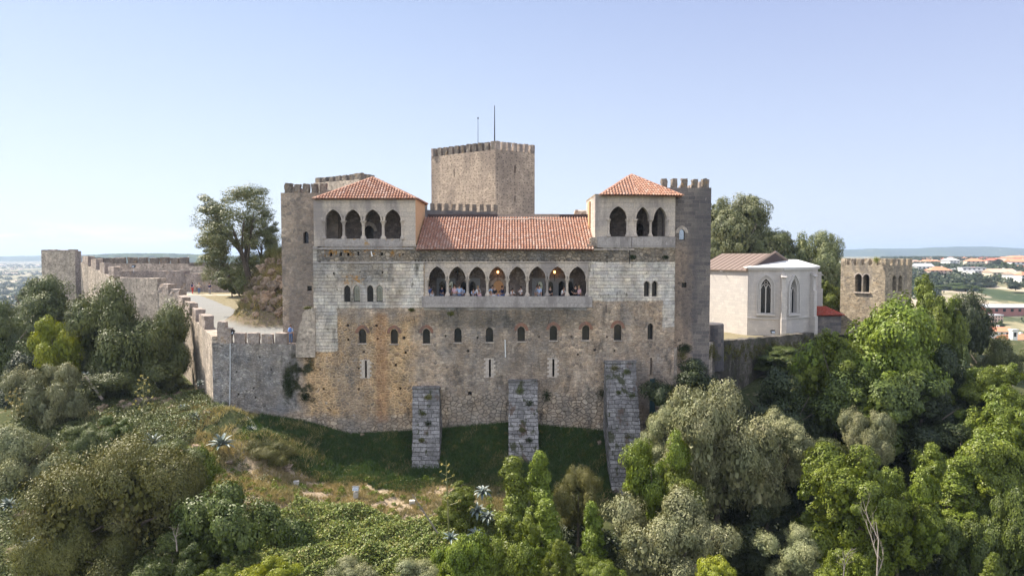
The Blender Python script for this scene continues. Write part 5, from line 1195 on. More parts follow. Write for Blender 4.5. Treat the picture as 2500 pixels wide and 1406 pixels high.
def tree(kind, px, yt, yb, wpx, Y, label, name='tree', cat='tree', group=None, base=None, limbs=5, tr=None, hz=None, lean=0.0, show=False):
    """crown filling the given box at distance Y, trunk down to the ground"""
    global NT_
    NT_ += 1; c = P(px, (yt + yb) / 2, Y); rx = wpx / 2 / FPX * Y; rz = (PZ(yt, Y) - PZ(yb, Y)) / 2
    zb = gz(c.x, Y) if base is None else base
    zb = min(zb, c.z - rz * 0.5)
    t = thing(name, label, cat, (c.x + lean, Y, zb), group)
    az_ = min(CR[kind], key=lambda q: abs(math.log(q) - math.log(rz / rx))); ms = CR[kind][az_]; me_ = ms[NT_ % len(ms)]; cro = bpy.data.objects.new('crown', me_); link(cro, t)
    cro.location = Vector((c.x, Y, c.z)) - t.location; cro.rotation_euler = (0, 0, random.uniform(0, 6.28))
    ry = rx * random.uniform(0.9, 1.1) if wpx < 260 else rx * 0.85; cro.scale = (rx, ry, rz)
    r = tr or max(0.06, rx * 0.055); mb = MB(); b = Vector((c.x + lean, Y, zb - 0.15)); top = Vector((c.x, Y, c.z + rz * 0.1)); m_ = b.lerp(top, 0.5) + Vector((random.uniform(-.1, .1) * rx, 0, 0))
    mb.tube([b, b.lerp(m_, 0.15), m_, top], [r * 1.5, r * 1.1, r * 0.85, r * 0.4], 8)
    for i in range(limbs):
        a = 6.28 * i / limbs + random.random(); s0 = m_.lerp(top, random.uniform(-0.2, 0.6)); e = Vector((c.x + math.cos(a) * rx * 0.6, Y + math.sin(a) * rx * 0.6, c.z + rz * random.uniform(-0.2, 0.6)))
        mb.tube([s0, s0.lerp(e, 0.5) + Vector((0, 0, rz * 0.05)), e], [r * 0.5, r * 0.32, r * 0.12], 6)
    mb.build('trunk', M['bark'], t); return t
def shrub(kind, *a, **k): return tree(kind, *a, name='shrub', cat='shrub', **k)

# left
shrub('mastic', 70, 684, 850, 210, 90, 'dull green bush below the far left wall tower')
shrub('mastic', 205, 740, 880, 150, 79, 'small rounded bush between the far left bush and the large one by the wall')
tree('mastic', 325, 700, 960, 265, 69, 'large rounded dull green bush tree hiding the foot of the high curtain wall')
shrub('mastic', 262, 735, 930, 150, 71, 'left lobe bush joined to the large rounded bush by the wall')
shrub('mastic', 392, 770, 960, 120, 68, 'right lobe bush between the large rounded bush and the wall flank')
shrub('mastic', 320, 860, 975, 200, 66, 'low bush skirting the foot of the large rounded bush')
shrub('mastic', 20, 745, 960, 190, 77, 'dark bush cut by the left edge of the photo, below the highest left bush')
shrub('lime', 134, 782, 925, 118, 66, 'yellow-green bush left of the large rounded bush')
shrub('lime', 432, 752, 850, 40, 80, 'thin yellow-green shrub pressed against the curtain wall flank')
shrub('dark', 60, 870, 1080, 200, 68, 'dark shaded bush below the yellow-green bush on the left')
tree('olive', 122, 895, 1045, 165, 60, 'pale grey olive with a bent trunk on the left slope', 'olive_tree')
tree('olive', 55, 1045, 1230, 190, 51, 'grey-green olive low at the left edge', 'olive_tree')
shrub('oak', 272, 1020, 1085, 85, 55, 'small bright shrub just left of the tall agave stalk')
shrub('mastic', 215, 1040, 1130, 110, 53, 'low shrub between the two left olives and the small bright shrub')
tree('brown', 300, 1075, 1440, 420, 44, 'biggest brownish green tree filling the lower left')
tree('brown', 180, 1265, 1470, 230, 41, 'brownish tree crown in the lower left corner', )
shrub('laurelround', 480, 1090, 1190, 100, 49, 'small green bush behind the biggest brownish tree')
tree('oak', 610, 1200, 1480, 290, 43, 'mid green tree right of the biggest brownish tree')
shrub('oak', 415, 1320, 1440, 150, 39, 'dark green shrub at the bottom edge under the brownish tree')
shrub('lime', 650, 1372, 1450, 130, 37, 'bright yellow-green shrub at the bottom edge, left')
shrub('laurelround', 530, 1385, 1460, 90, 37, 'small green shrub at the bottom edge between oak and brown tree')
shrub('mastic', 395, 1090, 1180, 170, 47, 'feathery shrub top at the head of the biggest brownish tree')
shrub('brown', 665, 1075, 1140, 110, 55.5, 'dry brownish bush on the knoll below the curtain wall')
shrub('mastic', 560, 1020, 1060, 60, 59.5, 'low scrub on the knoll beside the agave')
# centre
shrub('laurelround', 1118, 1185, 1290, 95, 47, 'rounded green shrub behind the agave stalk at the centre')
tree('laurel', 1255, 1120, 1420, 110, 45, 'tall bright green laurel in front of the middle buttress', 'laurel_tree')
tree('laurel', 1325, 1110, 1400, 95, 46, 'laurel spire just right of the middle buttress', 'laurel_tree')
tree('laurel', 1335, 1222, 1470, 105, 41.5, 'laurel spire at the bottom centre, in front of the taller pair', 'laurel_tree')
tree('laurelround', 1265, 1290, 1480, 140, 40, 'rounded laurel at the bottom centre', 'laurel_tree')
tree('brown', 1412, 1143, 1280, 125, 47.5, 'brownish rounded shrub tree between the laurels and the tall buttress')
tree('laurel', 1452, 1232, 1460, 85, 43, 'slim bright laurel cone left of the big silvery olive', 'laurel_tree')
shrub('laurelround', 1140, 1300, 1450, 150, 40, 'green bush at the bottom, left of the laurels')
shrub('laurelround', 1370, 1320, 1470, 100, 38.5, 'green bush at the bottom, right of the laurels')
shrub('olive', 1000, 1370, 1450, 150, 38, 'pale shrub at the bottom edge under the brambles')
shrub('olive', 855, 1378, 1450, 120, 38, 'small pale shrub at the bottom edge, further left under the brambles')
shrub('laurelround', 1460, 1366, 1450, 120, 37.5, 'low green shrub at the bottom edge beside the silvery olive')
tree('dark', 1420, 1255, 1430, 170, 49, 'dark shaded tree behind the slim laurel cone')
# right
tree('laurelround', 1602, 1068, 1300, 165, 46.5, 'bright green tree in front of the foot of the tall buttress')
tree('laurelround', 1655, 1130, 1300, 130, 46, 'bright green crown tucked between the two big silvery olives')
tree('olive', 1650, 1205, 1470, 320, 41.5, 'big silvery olive at the bottom, right of centre', 'olive_tree')
tree('olive', 1745, 950, 1245, 300, 50, 'biggest silvery olive right of the tall buttress', 'olive_tree')
tree('olive', 1880, 1005, 1215, 190, 51, 'silvery olive crown joined to the biggest one on its right', 'olive_tree')
tree('olive', 1625, 1000, 1130, 130, 51, 'silvery olive crown joined to the biggest one on its left', 'olive_tree')
shrub('dark', 1680, 885, 1020, 200, 58.5, 'dark bluish bush at the foot of the right retaining wall')
shrub('dark', 1640, 960, 1080, 110, 56.5, 'dark bush beside the teal panel')
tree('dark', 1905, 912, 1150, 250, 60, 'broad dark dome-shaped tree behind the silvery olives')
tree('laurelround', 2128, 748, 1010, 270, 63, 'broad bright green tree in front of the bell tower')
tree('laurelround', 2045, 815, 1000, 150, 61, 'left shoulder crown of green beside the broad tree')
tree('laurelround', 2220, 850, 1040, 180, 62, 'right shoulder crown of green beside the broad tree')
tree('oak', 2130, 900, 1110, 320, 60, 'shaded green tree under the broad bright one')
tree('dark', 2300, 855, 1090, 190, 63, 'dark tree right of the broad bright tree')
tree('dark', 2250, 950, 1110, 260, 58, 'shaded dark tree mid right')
tree('olive', 2125, 1008, 1140, 135, 53, 'small dusky olive in the middle of the right-hand wood', 'olive_tree')
tree('mastic', 2022, 1083, 1190, 125, 52, 'dull green shaded bush left of the plane-like bright tree')
tree('laurelround', 2075, 1095, 1400, 240, 45, 'bright yellowish green tree behind the bare dead tree')
tree('laurelround', 2200, 1145, 1360, 160, 44.5, 'bright green crown right of the bare dead tree')
tree('laurel', 2275, 1092, 1330, 90, 48, 'green cone-shaped tree right of the bright crowns', 'laurel_tree')
tree('laurel', 2345, 1118, 1360, 110, 46, 'second green cone-shaped tree, nearer the right edge', 'laurel_tree')
tree('laurelround', 2385, 1055, 1230, 190, 51, 'green tree behind the two cone-shaped trees')
tree('laurelround', 2445, 955, 1160, 180, 54, 'bright green tree at the right edge, middle height')
tree('laurelround', 2430, 900, 1010, 150, 60, 'yellowish green domed tree near the right edge')
tree('oak', 2462, 1190, 1440, 160, 44, 'green tree at the right edge, lower part')
tree('laurel', 2420, 1350, 1470, 60, 40, 'tiny bright cone-shaped tree at the bottom right', 'laurel_tree')
tree('olive', 1945, 1290, 1430, 160, 43, 'small silvery olive at the bottom, left of the dead tree', 'olive_tree')
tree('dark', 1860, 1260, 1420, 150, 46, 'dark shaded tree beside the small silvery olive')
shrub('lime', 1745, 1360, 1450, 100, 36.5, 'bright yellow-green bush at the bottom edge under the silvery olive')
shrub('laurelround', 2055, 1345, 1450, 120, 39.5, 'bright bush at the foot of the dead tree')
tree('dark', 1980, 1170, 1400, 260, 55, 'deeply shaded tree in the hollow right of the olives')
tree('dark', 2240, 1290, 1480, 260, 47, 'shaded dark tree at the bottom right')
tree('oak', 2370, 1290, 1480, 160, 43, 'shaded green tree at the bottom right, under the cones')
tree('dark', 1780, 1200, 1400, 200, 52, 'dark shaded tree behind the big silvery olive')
tree('laurelround', 2262, 688, 930, 130, 76, 'bright green tree directly right of the bell tower')
tree('oak', 2310, 790, 980, 110, 74, 'darker green tree between the bell tower tree and the pine')
tree('pine', 2350, 722, 850, 110, 82, 'dark flat-crowned pine with a bare trunk right of the bell tower', 'pine_tree', limbs=6, tr=0.28)
tree('mastic', 2405, 825, 990, 150, 84, 'airy dull green tree under and right of the pine')
tree('mastic', 2480, 865, 990, 120, 88, 'pale hazy green tree at the right edge below the town')
tree('oak', 1995, 905, 1030, 110, 64, 'green tree at the left foot of the broad bright tree')
shrub('oak', 1895, 850, 900, 110, 77, 'low green shrub on the overgrown wall')
# behind the walls
tree('airy', 570, 458, 694, 180, 79, 'tall airy gum tree on the rocky mound in the bailey', base=cz(PX(618, 79), 79), tr=0.34, lean=2.1, limbs=9)
tree('airy', 530, 560, 690, 100, 80.5, 'lower hanging crown on the left side of the tall gum tree', base=cz(PX(600, 80.5), 80.5), tr=0.09, lean=3.2)
tree('airy', 640, 530, 660, 90, 80, 'right-hand branch crown of smaller gum tree over the rocky mound', base=cz(PX(640, 80), 80), tr=0.16)
shrub('mastic', 566, 655, 712, 56, 100, 'dark bush by the rear wall left of the gum tree', base=cz(PX(566, 100), 100))
shrub('brown', 672, 600, 665, 66, 79, 'dry bush on the top of the rocky mound', base=cz(PX(672, 79), 79))
shrub('mastic', 655, 740, 780, 50, 75.5, 'low green bush at the foot of the rocky mound', base=cz(PX(655, 75.5), 75.5))
shrub('mastic', 686, 715, 770, 36, 76, 'dark green bush between rocky mound and left tower', base=cz(PX(686, 76), 76))
shrub('brown', 640, 655, 700, 50, 80.5, 'dry straw coloured bush half way up the rocky mound', base=cz(PX(640, 80.5), 80.5))
shrub('mastic', 592, 650, 715, 46, 97, 'dark green bush behind the trunk of the tall gum tree', base=cz(PX(592, 97), 97))
tree('gum', 1800, 480, 650, 185, 112, 'tall pale green gum tree behind the nave roof', base=-10.5, limbs=7)
tree('gum', 1760, 560, 680, 90, 110, 'lower gum tree half hidden by the right corner tower', base=-10.5)
tree('gum', 1880, 560, 670, 120, 111, 'low pale green tree behind the nave roof, right of the tall gum', base=-10.5)
tree('gum', 2003, 570, 740, 130, 110, 'windswept green tree behind the white apse', base=-10.5, limbs=7)
tree('gum', 1940, 600, 690, 80, 113, 'small tree top between the two gums behind the chapel', base=-10.5)
tree('laurelround', 2022, 690, 790, 75, 101, 'bright green tree between chapel and bell tower', base=-10.5)

# agaves
def agave(px, py, Y, r, label, n=26, stalk=None, z=None, droop=0.5, group=None):
    p = P(px, py, Y); zb = gz(p.x, Y) if z is None else z
    t = thing('agave', label, 'agave', (p.x, Y, zb), group); mb = MB()
    for i in range(n):
        a = i * 2.399 + random.uniform(-.1, .1); k = i / n; el = 0.15 + 1.15 * k; ln = r * random.uniform(0.8, 1.1) * (1 - 0.25 * k); d = Vector((math.cos(a), math.sin(a), 0)); s = Vector((-math.sin(a), math.cos(a), 0)); pts = []
        c = Vector((p.x, Y, zb + 0.08 + 0.1 * k)); e = el
        for q in range(7):
            u = q / 6; wd = r * 0.075 * (1.1 + 0.9 * math.sin(u * 2.4)) * (1 - u) ** 0.55 + 0.004; pts.append((c.copy(), wd)); c = c + (d * math.cos(e) + Vector((0, 0, math.sin(e)))) * ln / 6; e -= droop * 0.28 * (1 + u) * (1 - 0.5 * k)
        v = []; f = []
        for c_, wd in pts: v += [c_ - s * wd, c_ + Vector((0, 0, -wd * 0.5)), c_ + s * wd]
        for q in range(6): f += [(q * 3, q * 3 + 1, q * 3 + 4, q * 3 + 3), (q * 3 + 1, q * 3 + 2, q * 3 + 5, q * 3 + 4)]
        mb.add(v, f)
    mb.build('leaves', L['agave'], t)
    return t
def stalk(px, yt, yb, Y, label, bare=False, lean=0.0, nb=16, br=0.5):
    a = P(px, yb, Y); b = P(px + lean, yt, Y); t = thing('agave_stalk', label, 'flower stalk', tuple(a)); mb = MB()
    H = (b - a).length; mb.tube([a, a.lerp(b, 0.5), b], [0.055, 0.045, 0.02], 7); st = mb.build('stem', L['stalk'] if not bare else M['deadwood'], t); mb = MB(); bb = MB()
    for i in range(nb):
        k = 0.42 + 0.56 * i / nb; c = a.lerp(b, k); an = i * 2.4; ln = br * (1.15 - k) * 1.5 + 0.1; e = c + Vector((math.cos(an) * ln, math.sin(an) * ln, ln * 0.35)); mb.tube([c, c.lerp(e, 0.6) - Vector((0, 0, 0.02)), e], [0.018, 0.014, 0.012], 4)
        for q in range(5): bb.box(e + Vector((random.uniform(-.07, .07), random.uniform(-.07, .07), random.uniform(-.02, .10))), (0.05, 0.05, 0.09), random.random() * 3, random.random())
    mb.build('branches', L['stalk'] if not bare else M['deadwood'], t)
    if not bare: bb.build('seed_heads', L['bud'], t)
    return t
agave(372, 1075, 53, 1.15, 'large blue-grey agave at the foot of the tall left stalk', z=PZ(1085, 53))
agave(540, 1085, 54, 1.3, 'large upright agave on the knoll below the curtain wall', z=PZ(1088, 54))
agave(445, 975, 61, 0.85, 'agave among the rocks below the curtain wall flank')
agave(488, 935, 63, 0.6, 'small agave hugging the corner of the curtain wall', z=PZ(945, 62) )
agave(476, 1025, 58, 0.8, 'dusky agave in the shade between two agaves on the left slope')
agave(208, 915, 64, 0.9, 'agave beside the leaning dead trunk, upper left slope', z=PZ(925, 64))
agave(612, 1055, 57.5, 0.6, 'small agave beside the narrow path')
for i, (x, y, r_) in enumerate(((1178, 1195, 0.95), (1165, 1240, 0.9), (1190, 1255, 0.8), (1160, 1300, 0.95), (1185, 1320, 1.0))):
    agave(x, y, 47 - i * 0.5, r_, ['topmost agave of the drooping cluster left of the laurels', 'left agave in the upper half of the drooping cluster', 'right agave in the middle of the drooping cluster', 'left agave near the bottom of the drooping cluster', 'lowest agave of the drooping cluster left of the laurels'][i], z=PZ(y + 12, 47 - i * 0.5), droop=1.1, group='agaves in the drooping cluster', n=20)
agave(1100, 1312, 43, 0.7, 'small agave at the foot of the central flower stalk', z=PZ(1318, 43), n=18)
agave(145, 1195, 47, 0.9, 'dark bluish agave left of the biggest brownish tree', z=PZ(1200, 47))
agave(70, 1330, 42, 0.9, 'agave in the bottom left corner slope', z=PZ(1340, 42)); agave(20, 1230, 46, 0.8, 'agave at the left edge below the low olive', z=PZ(1238, 46))
stalk(350, 912, 1080, 53.3, 'tall branching agave stalk on the left slope', nb=24, br=0.62)
stalk(32, 948, 1080, 56, 'branching agave stalk at the left edge', nb=20, br=0.6, lean=3)
stalk(1096, 1124, 1312, 43.2, 'tall thin agave stalk with seed heads at the centre', nb=13, br=0.6, lean=-7)
stalk(1068, 1205, 1300, 44, 'leaning bare dead stalk left of the central stalk', bare=True, lean=-62, nb=8, br=0.5)

# bare dead trees
def dead_tree(px, yt, yb, Y, label, r=0.11, seed=3, spread=0.6):
    rd = random.Random(seed); a = P(px, yb, Y); b = P(px, yt, Y); H = (b - a).length; t = thing('dead_tree', label, 'dead tree', tuple(a)); mb = MB(); limb = MB()
    def grow(p, d, ln, r, lev, tgt):
        pts = [p]; q = p
        for i in range(4):
            d = (d + Vector((rd.uniform(-.22, .22), rd.uniform(-.22, .22), 0.05))).normalized(); q = q + d * ln / 4; pts.append(q)
        tgt.tube(pts, [r, r * .85, r * .7, r * .55, r * .35], 6)
        if lev > 0:
            for i in range(3 if lev > 1 else 3):
                s = pts[1 + i]; dd = (d + Vector((rd.uniform(-1, 1) * spread * 1.4, rd.uniform(-1, 1) * spread, rd.uniform(-.1, .4)))).normalized(); grow(s, dd, ln * rd.uniform(.4, .6), r * .5, lev - 1, limb)
    grow(a, Vector((0, 0, 1)), H, r, 3, mb); mb.build('trunk', M['deadwood'], t); limb.build('limbs', M['deadwood'], t); return t
dead_tree(2140, 1282, 1450, 37, 'bleached bare dead tree standing at the bottom right', 0.05, 5, 0.55)
dead_tree(432, 1290, 1345, 38, 'small bare grey dead bush in front of the biggest brownish tree', 0.04, 8, 1.0)
dead_tree(2060, 1345, 1420, 36.5, 'bare dead twig left of the foot of the dead tree', 0.04, 12, 1.2)
t = thing('fallen_log', 'leaning bleached log by the agave on the upper left slope', 'log', tuple(P(240, 960, 62))); MB().tube([P(250, 975, 62), P(228, 945, 62.5), P(208, 918, 63)], [0.13, 0.11, 0.09], 7).build('stem', M['deadwood'], t)

# rocks
def mat_rock():
    a = N('lichened_grey_rock'); g = a.n('NewGeometry'); n_ = a.noise(g.outputs['Position'], 2.2, 7, 0.68)
    c = a.ramp(n_, [(0.28, (0.064, 0.049, 0.039)), (0.45, (0.202, 0.153, 0.114)), (0.6, (0.331, 0.256, 0.192)), (0.78, (0.239, 0.166, 0.100))])
    c = a.mix(1.0, c, a.ramp(a.n('ObjectInfo').outputs['Random'], [(0, (0.75, 0.78, 0.8)), (1, (1.45, 1.4, 1.35))]), 'MULTIPLY')
    a.surf(c, 0.95, n_, 1.0, 0.25, spec=0.15); return a.m
M['rock'] = mat_rock()
RK = []
for k in range(5):
    bm = bmesh.new(); bmesh.ops.create_icosphere(bm, subdivisions=3, radius=1)
    o_ = Vector((k * 7.3, 2.1, k))
    for v_ in bm.verts:
        p = v_.co.copy(); d = noise.noise(p * 1.1 + o_) * 0.55 + noise.noise(p * 2.7 + o_) * 0.22; c_ = noise.cell_vector(p * 1.3 + o_); v_.co = p * (0.85 + d) + (c_ - Vector((.5, .5, .5))) * 0.22
        v_.co.z *= 0.75
    me = bpy.data.meshes.new('boulder'); bm.to_mesh(me); bm.free(); me.materials.append(M['rock']); RK.append(me)
def boulder(px, py, Y, r, label, court=False, group='boulders on the slope'):
    fn = court_z if court else ground_z
    ys = np.arange(68, 98, .15) if court else np.arange(Y - 7, Y + 9, .15)
    q = [P(px, py, float(yy)) for yy in ys]; zz = fn(np.array([k.x for k in q]), ys); hit = [i for i in range(len(q)) if q[i].z < zz[i]]
    if hit: Y = float(ys[hit[0]])
    p = P(px, py, Y); z = fn(p.x, Y)
    o = bpy.data.objects.new('boulder', RK[int(px + py) % 5]); col.objects.link(o); o.location = (p.x, Y, float(z) + r * 0.25); o.rotation_euler = (random.uniform(-.3, .3), random.uniform(-.3, .3), random.uniform(0, 6)); o.scale = (r * random.uniform(.9, 1.3), r, r * random.uniform(.8, 1.3)); tag(o, label, 'boulder', group); return o
MOUND = [(606, 742, 77.5, .8), (620, 752, 76, .7), (640, 742, 77, .9), (655, 730, 78, 1.3), (632, 716, 79, 1.3), (652, 700, 80, 1.4), (672, 712, 79, 1.3), (688, 735, 77.5, 1.0), (684, 690, 79, 1.2), (640, 686, 81, 1.0), (668, 672, 80, 1.0), (690, 650, 79, 1.2), (607, 722, 79.5, 0.9), (600, 735, 80, 0.8), (625, 772, 74.5, .6), (660, 760, 75.5, .8), (680, 770, 75, .8), (592, 722, 81, .7), (610, 705, 80, 1.1), (628, 695, 80.5, 1.2), (645, 665, 81.5, 1.3), (665, 645, 81, 1.2), (680, 620, 80.5, 1.1), (688, 705, 78, 1.2), (672, 740, 77, 1.0), (645, 752, 76.5, .8), (630, 735, 77.5, 1.0), (690, 765, 75.5, .9), (660, 690, 80, 1.2), (612, 690, 82, 1.2)]
ORD = ['first', 'second', 'third', 'fourth', 'fifth', 'sixth', 'seventh', 'eighth', 'ninth', 'tenth', 'eleventh', 'twelfth', 'thirteenth']
def ranked(lst, cuts, names):
    out = []
    for b in lst:
        row = sum(b[1] > c for c in cuts); same = sorted([q for q in lst if sum(q[1] > c for c in cuts) == row]); out.append((b, names[row], ORD[same.index(b)]))
    return out
for (x, y, Y, r_), rw, o_ in ranked(MOUND, (690, 722, 745), ('top', 'upper middle', 'lower middle', 'bottom')): boulder(x, y, Y, r_ * .62, 'grey brown boulder, %s from left in the %s row on the rocky mound' % (o_, rw), True, 'boulders on the rocky mound')
SL = [(300, 935, 63, .9), (330, 955, 62, 1.1), (372, 925, 64, 1.1), (395, 905, 66, .9), (410, 940, 63, .9), (350, 990, 59, 1.2), (315, 1000, 59, .9), (270, 965, 61, .8), (385, 985, 60, 1.0), (420, 1000, 60, .6), (480, 965, 61.5, .6), (505, 1010, 60, .6), (250, 1000, 58, .8), (478, 1100, 53, .7), (455, 1110, 52, .8), (165, 1235, 44, .9), (100, 1290, 43, 1.0), (60, 1270, 44, 1.0), (40, 1350, 41, .9), (130, 1200, 47, .9), (520, 985, 61, .5), (435, 915, 66, 1.0), (560, 1130, 51, .5), (700, 1145, 54, .7), (1490, 1060, 61, .6), (1463, 1085, 60, .45), (885, 1066, 61, .4)]
for (x, y, Y, r_), rw, o_ in ranked(SL, (945, 985, 1120), ('highest', 'second highest', 'third', 'lowest')): boulder(x, y, Y, r_ * .62, 'half sunk grey boulder, %s from left in the %s row of the slope' % (o_, rw))

# ground cover
def tufts(n, xr, yr, hgt, wid, keep, zf=ground_z, spread=0.5, hj=0.5):
    X = rng.uniform(*xr, n); Y = rng.uniform(*yr, n); k = keep(X, Y); X = X[k]; Y = Y[k]; Z = zf(X, Y); n = len(X)
    h = hgt * rng.uniform(1 - hj, 1 + hj, n); a = rng.uniform(0, 6.28, n); w_ = wid * rng.uniform(.7, 1.3, n); lx = rng.normal(0, spread, n) * h; ly = rng.normal(0, spread, n) * h
    V = np.empty((n, 3, 3)); V[:, 0] = np.c_[X - np.cos(a) * w_, Y - np.sin(a) * w_, Z - .03]; V[:, 1] = np.c_[X + np.cos(a) * w_, Y + np.sin(a) * w_, Z - .03]; V[:, 2] = np.c_[X + lx, Y + ly, Z + h]
    return V.reshape(-1, 3), np.arange(n * 3).reshape(n, 3)
def cover(name, mesh_, kind='stuff', label=None, cat=None):
    o = bpy.data.objects.new(name, mesh_); col.objects.link(o); return tag(o, label, cat, None, kind)
nz2 = lambda X, Y, s: bumps(X + 31, Y - 17, s)
V, F = tufts(150000, (-23, 13), (53.8, 61.9), 0.24, 0.03, lambda X, Y: (Y > 55.6 + 0.8 * nz2(X, Y, .9)))
cover('grass', np_mesh('grass', V, F, L['grass']), label='dark green grass on the shaded bank at the foot of the palace', cat='grass')
V3, F3 = tufts(36000, (-22, 12), (54.5, 61.8), 0.26, 0.03, lambda X, Y: nz2(X, Y, 1.0) > .38)
cover('dry_grass', np_mesh('dry_grass', V3, F3, L['drygrass']), label='dry patches in the shaded grass bank below the palace', cat='dry grass')
V, F = tufts(90000, (-26, 0), (48.5, 57.5), 0.18, 0.03, lambda X, Y: (Y < 56.6 + 0.8 * nz2(X, Y, .9)) & (nz2(X, Y, 1.4) > -.25))
cover('dry_grass', np_mesh('dry_grass', V, F, L['drygrass']), label='dry straw coloured grass and weeds on the sunlit slope below the bank', cat='dry grass')
V, F = tufts(50000, (-38, -17), (50, 67), 0.32, 0.035, lambda X, Y: (nz2(X, Y, .7) > -.05) & (Y < 61.5 + np.maximum(0, -27.6 - X) * 1.4))
V2, F2 = tufts(26000, (-36, -21), (72, 100), 0.22, 0.05, lambda X, Y: (inside(X, Y, poly_c)) & (nz2(X, Y, .9) > .0) & (court_z(X, Y) > -6.9 + (Y - 72) * .06), court_z)
cover('dry_grass', np_mesh('dry_grass', np.r_[V, V2], np.r_[F, F2 + len(V)], L['drygrass']), label='dry grass tufts between the rocks on the left slope and the mound', cat='dry grass')
def mat_cover(n, xr, yr, size, keep, hi, mat, label, nm='ground_cover'):
    X = rng.uniform(*xr, n); Y = rng.uniform(*yr, n); k = keep(X, Y); X = X[k]; Y = Y[k]; n = len(X)
    Z = ground_z(X, Y) + hi(X, Y) + rng.normal(0, .12, n); Nn = sph(n) * .8; Nn[:, 2] = np.abs(Nn[:, 2]) + .4; Nn /= np.linalg.norm(Nn, axis=1, keepdims=True)
    V, F = leaf_quads(np.c_[X, Y, Z], Nn, size * rng.uniform(.6, 1.3, n), .6)
    return cover(nm, np_mesh(nm, V, F, L[mat]), label=label, cat='ground cover')
bm_h = lambda X, Y: np.clip(0.75 + 0.5 * bumps(X, Y, 1.3) + 1.2 * sst(Y, 50.5, 48) , .1, 3) * sst(Y, 51.2, 49.4)
mat_cover(170000, (-17, 0.5), (34, 51), .085, lambda X, Y: (Y < 50.6 + .5 * nz2(X, Y, 1.1)) & (X > -15.5 + .5 * nz2(X, Y, 1.2) - (50 - Y) * .1), bm_h, 'bramble', 'tangled sunlit bramble covering the mound at the bottom centre', 'brambles')
mat_cover(200000, (-44, -14), (32, 68), .075, lambda X, Y: (nz2(X, Y, .8) > -.32) & ~((X > -26) & (Y > 49)), lambda X, Y: .30 + .55 * np.abs(bumps(X, Y, 1.2)), 'mastic', 'low scrub covering the left slope', 'scrub')
mat_cover(150000, (-2, 55), (30, 76), .12, lambda X, Y: (Y < 58 + np.clip((X - 14) * .9, 0, 40)) & ~((X < 12) & (Y > 50)), lambda X, Y: .4 + .5 * np.abs(bumps(X, Y, 1.1)), 'dark', 'dark undergrowth beneath the trees on the right', 'undergrowth')
def small_plants(n, xr, yr, r, mat, keep, label, nm='weeds'):
    Vs = []; 
    for i in range(n):
        x = rng.uniform(*xr); y = rng.uniform(*yr)
        if not keep(x, y): continue
        m = 120; d = sph(m); d[:, 2] = np.abs(d[:, 2]); rr = r * rng.uniform(.5, 1.3); C = np.array([x, y, gz(x, y)]) + d * rr * rng.uniform(.5, 1, (m, 1)); V, F = leaf_quads(C, sph(m), .06 * np.ones(m), .55); Vs.append(V)
    V = np.concatenate(Vs); return cover(nm, np_mesh(nm, V, np.arange(len(V)).reshape(-1, 4), L[mat]), label=label, cat='weeds')
small_plants(60, (-21, 10), (55.5, 61.6), .26, 'brown', lambda x, y: True, 'dry seed heads and brown weeds on the shaded bank')
small_plants(130, (-24, 0), (49.5, 57), .38, 'laurel', lambda x, y: True, 'small green weeds dotted over the sunlit slope')
small_plants(260, (-21, 10), (55.5, 61.6), .30, 'oak', lambda x, y: True, 'dark weeds in the grass at the foot of the wall')
small_plants(130, (-40, -18), (50, 64), .45, 'mastic', lambda x, y: y < 61 + max(0, -27.6 - x) * 1.3, 'small bushes among the rocks of the left slope')
def _mound_tufts():
    V3, F3 = tufts(70000, (-36, -23), (73, 92), 0.62, 0.04, lambda X, Y: (inside(X, Y, poly_c)) & (court_z(X, Y) > -6.0) & (nz2(X, Y, 1.6) > -.3), court_z)
    cover('dry_grass', np_mesh('dry_grass', V3, F3, L['drygrass']), label='long dry grass over the rocky mound beside the left tower', cat='dry grass')
_mound_tufts()
small_plants(60, (-32, -22), (49, 60), .5, 'brown', lambda x, y: True, 'dry brownish bushes on the knolls left of the bank')

# plants rooted in the masonry
def wall_plant(px, py, Y, rpx, mat, label, n=900, sx=1.0, sz=1.0, leaf=.05, grp='plants rooted in the palace masonry'):
    c = P(px, py, Y); r = rpx / FPX * Y; d = sph(n); C = np.array(c) + d * np.array([r * sx, r * .3, r * sz]) * rng.uniform(.2, 1, (n, 1)); V, F = leaf_quads(C, sph(n), leaf * rng.uniform(.6, 1.3, n), .5)
    V -= np.array(c); o = bpy.data.objects.new('wall_plant', np_mesh('wall_plant', V, F, L[mat])); o.location = c; col.objects.link(o); return tag(o, label, 'wall plant', grp)
wall_plant(704, 935, 61.95, 17, 'dark', 'large dark ivy patch on the wall where palace and curtain wall meet', 2200, 1, 2.0)
wall_plant(745, 968, 61.9, 12, 'dark', 'small dark ivy patch below the large one', 900)
wall_plant(1672, 850, 63.9, 16, 'dark', 'green bush growing from the foot of the right corner tower', 1500, 1.2, .8)
